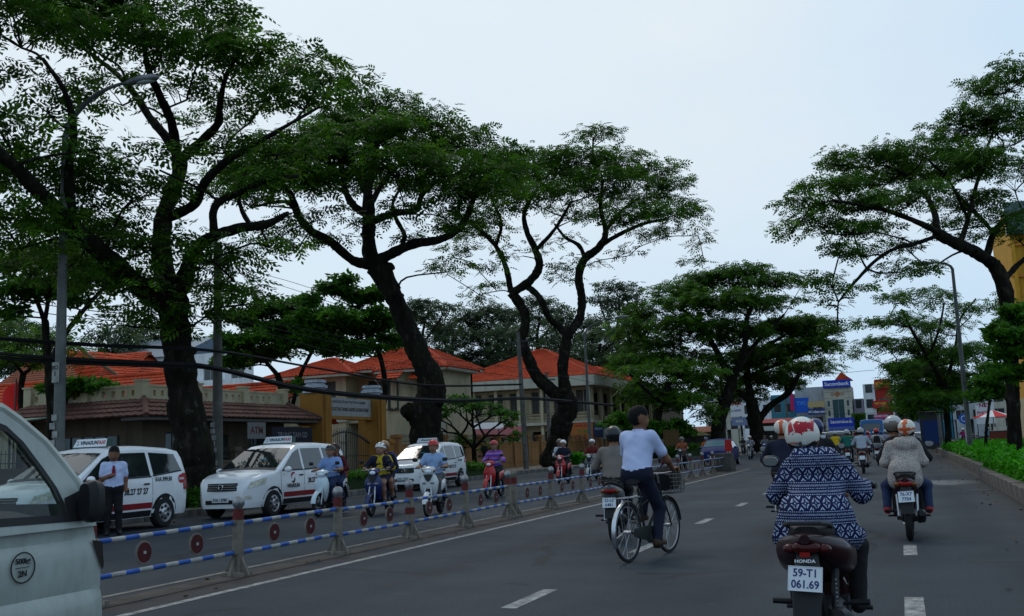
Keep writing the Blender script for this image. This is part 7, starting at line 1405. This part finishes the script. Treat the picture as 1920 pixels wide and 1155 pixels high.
# --- cyclist
def bicycle(label, loc, rz):
    T = thing('bicycle', label, 'bicycle', loc, rz); r = .345; fa, ra = (0, .56, r), (0, -.54, r); M_fr = mat('dark_green_frame', (.02, .025, .022), .4); M_fen = mat('chrome_fender', (.5, .5, .5), .25, metal=.9, var=.25)
    def w_(name, c):
        t = MB().torus(c, r-.017, .017, 'x', 44, 8).build(name, M_tyre, T); MB().torus(c, r-.045, .009, 'x', 44, 6).build('rim', M_steel, t); MB().lathe([(.001, -.05), (.022, -.05), (.022, .05), (.001, .05)], c, 12, axis='x').build('hub', M_steel, t)
        for k in range(28):
            a = 2*math.pi*k/28; b = a+.35*(1 if k % 2 else -1); s = (-1)**(k//2); MB().tube([(s*.028, c[1]+.02*math.cos(a), c[2]+.02*math.sin(a)), (0, c[1]+(r-.046)*math.cos(b), c[2]+(r-.046)*math.sin(b))], .0016, 4, cap=False).build('spoke', M_steel, t)
    w_('front_wheel', fa); w_('rear_wheel', ra); bb = (0, -.08, .28); st = (0, -.22, .84); hd = (0, .36, .88); hl_ = (0, .41, .70)
    fr = MB()
    for a, b, q in ((bb, st, .016), (hl_, bb, .018), ((0, .39, .78), (0, -.17, .62), .016), (hd, hl_, .02)): fr.tube([a, b], q, 8)
    for s in (-1, 1): fr.tube([(s*.02, bb[1], bb[2]), (s*.05, ra[1], ra[2])], .010, 6); fr.tube([(s*.015, -.18, .70), (s*.05, ra[1], ra[2])], .009, 6); fr.tube([(s*.03, hl_[1], hl_[2]-.02), (s*.05, .50, .48), (s*.05, fa[1], fa[2])], .012, 8)
    fr.build('frame', M_fr, T)
    MB().tube([st, (0, -.235, .90)], .013, 8).build('seat_post', M_steel, T); sd_ = MB(); sd_.loft([(-.36, 0, .925, .085, .03, 2.6), (-.30, 0, .935, .105, .035, 2.6), (-.18, 0, .935, .06, .03, 2.4), (-.08, 0, .93, .03, .02, 2.2)], 16); sd_.build('saddle', M_black, T)
    MB().tube([hd, (0, .335, .99)], .013, 8).build('stem', M_steel, T); hb = MB().tube([(-.26, .30, 1.02), (-.2, .37, 1.015), (-.08, .36, .995), (.08, .36, .995), (.2, .37, 1.015), (.26, .30, 1.02)], .011, 8).build('handlebar', M_steel, T)
    for s in (-1, 1): MB().tube([(s*.225, .345, 1.018), (s*.27, .26, 1.022)], .016, 8).build('grip', M_black, hb)
    fender(ra, r+.025, .028, R_(35), R_(205), .014).build('rear_fender', M_fen, T); fender(fa, r+.025, .028, R_(5), R_(130), .014).build('front_fender', M_fr, T)
    rk = MB()
    for s in (-1, 1): rk.tube([(s*.06, -.22, .74), (s*.065, -.75, .75)], .007, 6); rk.tube([(s*.065, -.62, .75), (s*.06, ra[1], ra[2]+.02)], .006, 6)
    for y in (-.3, -.45, -.6, -.75): rk.tube([(-.065, y, .75), (.065, y, .75)], .005, 6)
    rk.build('rack', M_steel, T); MB().lathe([(.001, .055), (.10, .055), (.10, .062), (.001, .062)], bb, 20, axis='x').build('chainring', M_steel, T)
    cg = MB().loft([(.06, .07, .30, .006, .07, 3), (-.1, .07, .30, .008, .10, 3), (-.5, .07, .34, .006, .05, 3)], 10).build('chain_guard', M_fr, T)
    for s, dz, dy in ((1, -.15, .05), (-1, .15, -.05)): MB().tube([(s*.07, bb[1], bb[2]), (s*.085, bb[1]+dy, bb[2]+dz)], .011, 6).build('crank', M_steel, T); MB().cbox((s*.135, bb[1]+dy, bb[2]+dz), (.09, .07, .02)).build('pedal', M_black, T, smooth=False)
    MB().tube([(-.05, ra[1], ra[2]), (-.13, ra[1]-.16, .24)], .008, 6).build('kickstand', M_steel, T)
    bk_ = MB(); x0, x1, y0, y1, z0, z1 = -.16, .16, .46, .76, .74, .98
    for z in np.linspace(z0, z1, 6): e = .03*(z-z0)/(z1-z0); bk_.tube([(x0-e, y0, z), (x1+e, y0, z), (x1+e, y1+e, z), (x0-e, y1+e, z), (x0-e, y0, z)], .005, 4)
    for q in np.linspace(0, 1, 8): bk_.tube([(x0+(x1-x0)*q, y1, z0), (x0+(x1-x0)*q, y1+.03, z1)], .004, 4); bk_.tube([(x0+(x1-x0)*q, y0, z0), (x0+(x1-x0)*q, y0, z1)], .004, 4); bk_.tube([(x1, y0+(y1-y0)*q, z0), (x1+.03, y0+(y1-y0)*q, z1)], .004, 4); bk_.tube([(x0, y0+(y1-y0)*q, z0), (x0-.03, y0+(y1-y0)*q, z1)], .004, 4); bk_.tube([(x0, y0+(y1-y0)*q, z0), (x1, y0+(y1-y0)*q, z0)], .004, 4)
    bk_.build('basket', mat('basket_wire', (.16, .155, .14), .5, metal=.5), T)
    return T
cyc = G(1180, 1055); ca = R_(-13); cloc = np.array([cyc[0], cyc[1], 0])+rotz(ca)@np.array([0, .54, 0]); cloc = tuple(map(float, cloc))
bicycle('old dark bicycle with chrome rear fender and wire front basket', cloc, ca)
bag = thing('bag', 'black bag lying in the bicycle basket', 'bag', tuple(map(float, np.array(cloc)+rotz(ca)@np.array([0, .61, .76]))), ca); bg_ = MB(); bg_.loft([(-.16, 0, .12, .12, .10, 2.4), (-.08, 0, .16, .16, .15, 2.6), (.06, .01, .17, .16, .16, 2.6), (.14, 0, .13, .12, .11, 2.4)], 16); bg_.build('body', blk, bag); MB().tube([(-.08, -.05, .28), (0, -.04, .38), (.08, -.05, .28)], .01, 6).build('strap', blk, bag)
Jc = pose('cycle', lean=.03, head_yaw=R_(-48))
person('man in a light blue shirt and dark trousers riding the bicycle, looking right', cloc, ca, Jc, lb, navy, skin='b', sleeve='short', res=.014, scale=1.0, shoe=mat('brown_sandal', (.07, .04, .025), .7), hair=True, w=1.02)
CY = [o for o in bpy.data.objects if o.get('label', '').startswith('man in a light blue shirt and dark trousers')][0]
col_ = MB(); A_ = np.linspace(R_(-70), R_(250), 17); col_.grid([[Jc['neck']+[r_*math.cos(a), r_*math.sin(a)-.004, z_] for a in A_] for r_, z_ in ((.062, -.005), (.070, .022), (.082, -.012))]); col_.build('collar', lb, CY)
MB().grid([[(.165*math.cos(a)*1.12+Jc['pel'][0], Jc['pel'][1]+.01+.138*math.sin(a), Jc['pel'][2]+z_) for a in np.linspace(0, 2*math.pi, 25)] for z_ in (.045, .082)]).build('belt', M_black, CY)
# --- motorbike beside the cyclist
g2 = AT(1141, 918, 14.2); _n = np.array([g2[0], g2[1], 0])+rotz(R_(8))@np.array([0, .905, 0]); l2 = (float(_n[0]), float(_n[1]), 0.0)
motorbike('dark old motorbike with a square plate beside the bicycle', l2, R_(8), GRYp, BLK, '52-L5|6481')
person('man in a taupe shirt and black helmet partly hidden by the cyclist', l2, R_(8), pose('ride', lean=.06), grey, blk, sleeve='long', hl='deep', hc=(BLK, None), res=.018, scale=1.0)
# --- pair on the right
g3 = AT(1702, 935, 12.9); l3 = (float(g3[0]), float(g3[1])+.85, 0.0)
b3 = motorbike('dark motorbike carrying two on the right, plate 76-X7 7704', l3, R_(-1), MAR, BLK, '76-X7|7704', lit=True, plate_tilt=R_(3))
Jd = pose('ride', lean=.08); Jd['head'] = Jd['head']+[-.10, 0, 0]; Jd['ch'] = Jd['ch']+[-.06, 0, 0]; Jd['neck'] = Jd['neck']+[-.09, 0, 0]
person('driver in black with a silver and bronze helmet on the right-hand motorbike', l3, R_(-1), Jd, blk, blk, sleeve='long', hl='two', hc=(SIL, BRZ), res=.018, scale=.98)
speck = mat('speckled_fleece', rough=.95, build=lambda nt, bs: (nt.links.new(ramp(nt, noise(nt, 95, 2, .6), [(.42, (.16, .135, .12)), (.55, (.44, .38, .345))]), bs.inputs['Base Color']), bump(nt, bs, noise(nt, 12, 3), .6, .03)))
Jp = pose('pillion', spread=1.3, lean=.14, head_yaw=R_(-12), head_tilt=R_(8)); Jp['head'] = Jp['head']+[.08, 0, 0]; Jp['neck'] = Jp['neck']+[.06, 0, 0]; Jp['ch'] = Jp['ch']+[.04, 0, 0]
person('passenger in a speckled grey hoodie, blue jeans and bright red shoes', l3, R_(-1), Jp, speck, jeans, sleeve='long', hl='band', hc=(W2, OR), shoe=mat('red_shoe', (.42, .02, .018), .5), res=.016, scale=.92, hem=.06, hood=True, w=1.08)
# --- two riders half hidden behind the near one
for (px, dep, lab, plab, top, h1, h2, bc, yaw) in [(1471, 15.5, 'motorbike hidden in front of the patterned-jacket rider', 'rider in black with an orange-striped cream helmet just left of the red-marked helmet', navy, W2, OR, BLK, 0), (1534, 15.5, 'dark motorbike seen right of the red-marked helmet', 'rider in black with a navy helmet just right of the red-marked helmet', blk, NAV, NAV, BLK, 0)]:
    p = AT(px, 860, dep); l = (float(p[0]), float(p[1]), 0.0); motorbike(lab, l, 0, bc, bc, 'blank', tail=True)
    person(plab, l, 0, pose('ride', lean=.06), top, blk, sleeve='long', hl='deep', hc=(h1, h2), res=.02)
# --- riders further ahead, seen from behind
ahead = [
 (1569, 868, 'rider in a bright yellow shirt far ahead', 'black motorbike under the rider in yellow', C('yellow', (.55, .36, .01)), blk, BLK, SIL, None, 'short', 1),
 (1592, 876, 'rider in a teal shirt ahead', 'dark motorbike under the rider in teal', C('teal', (.012, .13, .10)), blk, BLK, SIL, None, 'short', 1),
 (1619, 888, 'rider in a pale shirt and brown shorts ahead in the middle lane', 'motorbike with a white plate under the rider in brown shorts', C('pale_grey', (.36, .40, .46)), C('brown', (.10, .035, .03)), GRYp, SIL, None, 'long', 1),
 (1648, 872, 'rider in a white shirt with black backpack and red helmet ahead', 'silver motorbike under the rider with the backpack', C('offwhite', (.42, .41, .40)), jeans, SIL, RDp, None, 'short', 1),
 (1610, 862, 'rider with a dark helmet and olive shirt between the teal and the pale riders', 'dark motorbike between the teal and the pale riders', dgrn, blk, BLK, BLK, None, 'long', 1),
 (1630, 854, 'rider in pink far ahead beside the red helmet', 'motorbike under the rider in pink', C('pink', (.45, .09, .16)), jeans, RDp, OR, None, 'long', 1),
 (1664, 858, 'rider in pale lilac far ahead right of the backpack rider', 'motorbike under the rider in lilac', C('lilac', (.30, .27, .36)), jeans, GRYp, SIL, None, 'long', 1),
 (1677, 852, 'rider in brown far ahead left of the pair on the right', 'motorbike under the rider in brown', C('brownish', (.16, .08, .06)), blk, MAR, GRYp, None, 'long', 1),
 (1594, 852, 'rider in lime green far ahead above the teal rider', 'motorbike under the rider in lime green', C('lime', (.30, .36, .03)), blk, BLK, W1, None, 'short', 1)]
for k, (px, py, c_, h_) in enumerate([(1582, 846, (.05, .06, .10), W1), (1604, 845, (.30, .05, .05), RDp), (1620, 846, (.08, .08, .09), GRYp), (1640, 845, (.36, .36, .40), W1), (1654, 846, (.04, .10, .22), BLUp), (1668, 845, (.30, .20, .06), SIL), (1684, 846, (.06, .05, .05), BLK), (1696, 850, (.26, .24, .30), W1), (1560, 850, (.10, .03, .03), SIL), (1632, 842, (.03, .16, .08), W1)]):
    nm_ = ('navy shirt and white helmet', 'red shirt and red helmet', 'charcoal shirt and grey helmet', 'pale shirt and white helmet', 'blue shirt and blue helmet', 'mustard shirt and silver helmet', 'black shirt and black helmet', 'lilac-grey shirt and white helmet', 'wine shirt and silver helmet', 'green shirt and white helmet')[k]
    ahead.append((px, py, 'tiny far-off rider in a '+nm_, 'far-off motorbike under the rider in a '+nm_.split(' and')[0], C('far%d' % k, c_), blk, BLK if k % 2 else GRYp, h_, None, 'long', 1))
for (px, py, plab, blab, top, bot, bc, h1, h2, sl, hd) in ahead:
    l = bike_xy(px, py, .6); motorbike(blab, l, R_(RNG.uniform(-2, 2)), bc, bc, 'blank'); person(plab, l, 0, pose('ride', lean=.05), top, bot, sleeve=sl, legs='short' if 'shorts' in plab else 'long', hl='cap', hc=(h1, None), res=.033 if py > 851 else .045, hands=False, eyes=False)
    if 'backpack and' in plab:
        T = thing('backpack', 'black backpack on the rider with the red helmet', 'backpack', l); MB().loft([(.92, 0, -.30, .13, .07, 3), (1.0, 0, -.33, .16, .10, 3), (1.2, 0, -.30, .15, .09, 3), (1.32, 0, -.26, .09, .05, 3)], 16, axis='z').build('pack', blk, T); [MB().tube([(s*.09, -.23, 1.28), (s*.10, -.10, 1.33), (s*.10, .02, 1.20)], .015, 5).build('strap', blk, T) for s in (-1, 1)]
l = bike_xy(1640, 862, .6)
# --- oncoming side
ONC = 'scooters coming the other way'
def oncoming(loc, rz, blab, bc, acc, plab, top, bot, hl, hc, mask, sleeve='short', scoot=True, skin='c', res=.02, legs='long', **k):
    motorbike(blab, loc, rz, bc, acc, 'blank', scoot=scoot, group=ONC); return person(plab, loc, rz, pose('ride', lean=.02), top, bot, skin=skin, sleeve=sleeve, legs=legs, hl=hl, hc=hc, mask=mask, res=res, **k)
mask_b = C('mask_blue', (.10, .32, .45)); mask_g = C('mask_grey', (.06, .06, .065)); mask_p = C('mask_pink', (.40, .26, .30))
L1 = (-12.75, 21.2, 0); a1 = R_(186)
oncoming(L1, a1, 'pale blue scooter carrying two in front of the middle taxi', LBL, LBL, 'driver with a blue face mask and white-peaked dark helmet on the pale blue scooter', C('blue_panel', (.20, .30, .55)), jeans, 'cap', (BLK, None), mask_b, scoot=False, res=.016)
person('passenger in maroon behind the driver of the pale blue scooter', L1, a1, pose('pillion', lean=.06), mrn, jeans, sleeve='long', hl='cap', hc=(MAR, None), res=.02)
L2 = (-11.35, 21.1, 0); a2 = R_(188)
Jw = oncoming(L2, a2, 'dark blue scooter carrying two women in front of the third taxi', NAV, NAV, 'woman driver in navy jacket with yellow top and white vented helmet', C('yellow_top', (.42, .30, .02)), navy, 'vent', (W1, BLK), mask_p, sleeve='long', legs='short', res=.016, long_hair=True)
jk = MB(); P2, Q2, _m = grow([((-.10, -.13, 1.0), (-.13, -.06, 1.26), .085, .085, 0), ((.10, -.13, 1.0), (.13, -.06, 1.26), .085, .085, 0), ((-.175, -.02, 1.275), (-.305, .03, 1.10), .075, .065, 0), ((.175, -.02, 1.275), (.305, .03, 1.10), .075, .065, 0), ((-.305, .03, 1.10), (-.288, .13, 1.05), .062, .05, 0), ((.305, .03, 1.10), (.288, .13, 1.05), .062, .05, 0), ((-.1, -.12, 1.15), (.1, -.12, 1.15), .11, .11, 0)], .02); jk.add(P2, Q2.tolist()).build('jacket', navy, Jw)
person('passenger woman in dark clothes with a tan helmet behind the driver in navy', L2, a2, pose('pillion', lean=.06), blk, navy, sleeve='long', legs='short', hl='cap', hc=(P_('tan', (.25, .12, .05)), None), res=.02)
T = thing('backpack', 'blue backpack with red trim on the dark blue scooter passenger', 'backpack', L2, a2); MB().loft([(.95, .0, -.74, .15, .09, 3), (1.05, .0, -.77, .18, .12, 3), (1.30, 0, -.72, .16, .11, 3), (1.42, 0, -.66, .09, .06, 3)], 16, axis='z').build('pack', C('royal_blue', (.012, .045, .26)), T); MB().loft([(1.0, 0, -.88, .10, .03, 3), (1.25, 0, -.85, .10, .03, 3)], 12, axis='z').build('pocket', RDp, T)
L3 = (-9.75, 20.6, 0); a3 = R_(192)
oncoming(L3, a3, 'white and red sport scooter nearest beyond the divider', P_('pearl', (.50, .50, .50)), W1, 'man in a light blue shirt and red helmet on the white and red scooter', C('sky_shirt', (.26, .36, .56)), C('grey_trousers', (.085, .085, .09)), 'deep', (RDp, None), mask_g, res=.016)
L4 = (-11.2, 27.8, 0); oncoming(L4, R_(184), 'bright red scooter ridden by the woman in purple', RDp, RDp, 'woman in a purple striped hoodie with teal scarf on the red scooter', mat('striped_hoodie', rough=.9, build=lambda nt, bs: nt.links.new(ramp(nt, (xyz(nt)[2]*7.5).fract(), [(.2, (.10, .04, .30)), (.45, (.30, .22, .50)), (.62, (.42, .08, .26)), (.9, (.16, .06, .34))]), bs.inputs['Base Color'])), blk, 'cap', (RDp, None), C('teal_scarf', (.06, .26, .28)), sleeve='long', scoot=False)
L5 = bike_xy(1052, 907, .4); oncoming(L5, R_(182), 'red scooter carrying two before the forked tree', RDp, RDp, 'driver in white and navy with a white helmet on the two-up red scooter', navy, blk, 'cap', (W1, None), mask_p, sleeve='long'); person('passenger in white with a blue mask behind the two-up red scooter driver', (L5[0]-.22, L5[1], 0), R_(182), pose('pillion', lean=.05), wht, blk, sleeve='long', hl='cap', hc=(BRZ, None), mask=mask_b, res=.024, hands=False)
L6 = bike_xy(1107, 902, .4); oncoming(L6, R_(181), 'dark chrome-fronted motorbike before the bright hedge', GRYp, SIL, 'rider in dark red with a white helmet before the bright hedge', dred, jeans, 'cap', (W1, None), None, sleeve='long', res=.024, hands=False)
for (px, py, blab, bc, plab, top, h1, m_) in [(1281, 880, 'dark red scooter left of the blue car', MAR, 'rider in orange and red with a grey helmet left of the blue car', C('orange_top', (.30, .08, .03)), GRYp, None), (1326, 868, 'white-fronted scooter beside the blue car', W1, 'rider in an orange and yellow shirt beside the blue car', C('orange_yel', (.42, .10, .02)), BLUp, None), (1408, 862, 'grey scooter just right of the blue car', GRYp, 'rider in a pale jacket just right of the blue car', C('pale_j', (.22, .22, .26)), W1, None), (1436, 858, 'blue scooter left of the orange-striped helmet', BLUp, 'rider in grey on the blue scooter', C('grey_j', (.12, .12, .13)), MAR, None), (1448, 852, 'white scooter partly behind the blue scooter', W1, 'rider with a white helmet behind the blue scooter', blk, W1, None), (1241, 868, 'dark scooter waiting by the notice panel', BLK, 'rider in dark clothes by the notice panel', blk, BLK, None), (1395, 852, 'small dark motorbike behind the blue car', BLK, 'rider in grey behind the blue car', dgrn, SIL, None), (1420, 850, 'dim motorbike between the grey and blue scooters', BLK, 'rider in navy between the grey and blue scooters', navy, W1, None)]:
    oncoming(bike_xy(px, py), R_(180), blab, bc, bc, plab, top, blk, 'cap', (h1, None), m_, res=.036, hands=False, eyes=False)
# --- people on foot
Jm = pose('stand', lean=-.02, head_yaw=R_(-10)); Jm['elR'] = Jm['shR']+[.05, .0, -.27]; Jm['haR'] = np.array([.02, .24, 1.18]); Jm['elL'] = Jm['shL']+[-.05, -.03, -.28]; Jm['haL'] = np.array([-.24, .06, .88])
mp_ = G(196, 1004); ML = (float(mp_[0])+.25, float(mp_[1])-.05, 0)
TM = person('taxi driver standing in a light blue shirt and red tie, smoking beside the leftmost taxi', ML, R_(222), Jm, lb, blk, skin='b', res=.014, scale=.99)
tie = MB().grid([[(x*(.022 if z > 1.30 else .034), .116+.006*math.cos(z*9), z) for x in (-1, 1)] for z in np.linspace(1.375, .98, 9)]).build('tie', C('tie_red', (.22, .012, .03)), TM)
MB().tube([(.012, .175, 1.545), (.014, .235, 1.54)], .004, 6).build('cigarette', W1, TM)
pb = AT(912, 872, 56); person('person in black standing on the pavement behind the red scooter', (float(pb[0]), float(pb[1]), .16), R_(150), pose('stand'), blk, blk, res=.026, hands=False)
for (px, dep, lab, top, bot, h1) in [(1855, 92, 'rider in a cyan shirt with a white helmet beyond the hedge', C('cyan', (.02, .26, .36)), blk, W1), (1808, 88, 'rider in magenta beyond the hedge beside the lamp post', C('magenta', (.26, .015, .09)), blk, W1)]:
    l = gp(px, dep); motorbike('dark motorbike under the '+lab.split(' with')[0].split(' beyond')[0], l, R_(5), BLK, BLK, 'blank'); person(lab, l, R_(5), pose('ride'), top, bot, hl='cap', hc=(h1, None), res=.032, hands=False, eyes=False)
for k, (px, dep) in enumerate([(1822, 90), (1834, 94), (1842, 88)]): motorbike('dark parked motorbike beyond the hedge, %s from the lamp post' % ('first', 'second', 'third')[k], gp(px, dep), R_(70+10*k), GRYp, BLK, 'blank', group='motorbikes parked beyond the hedge')
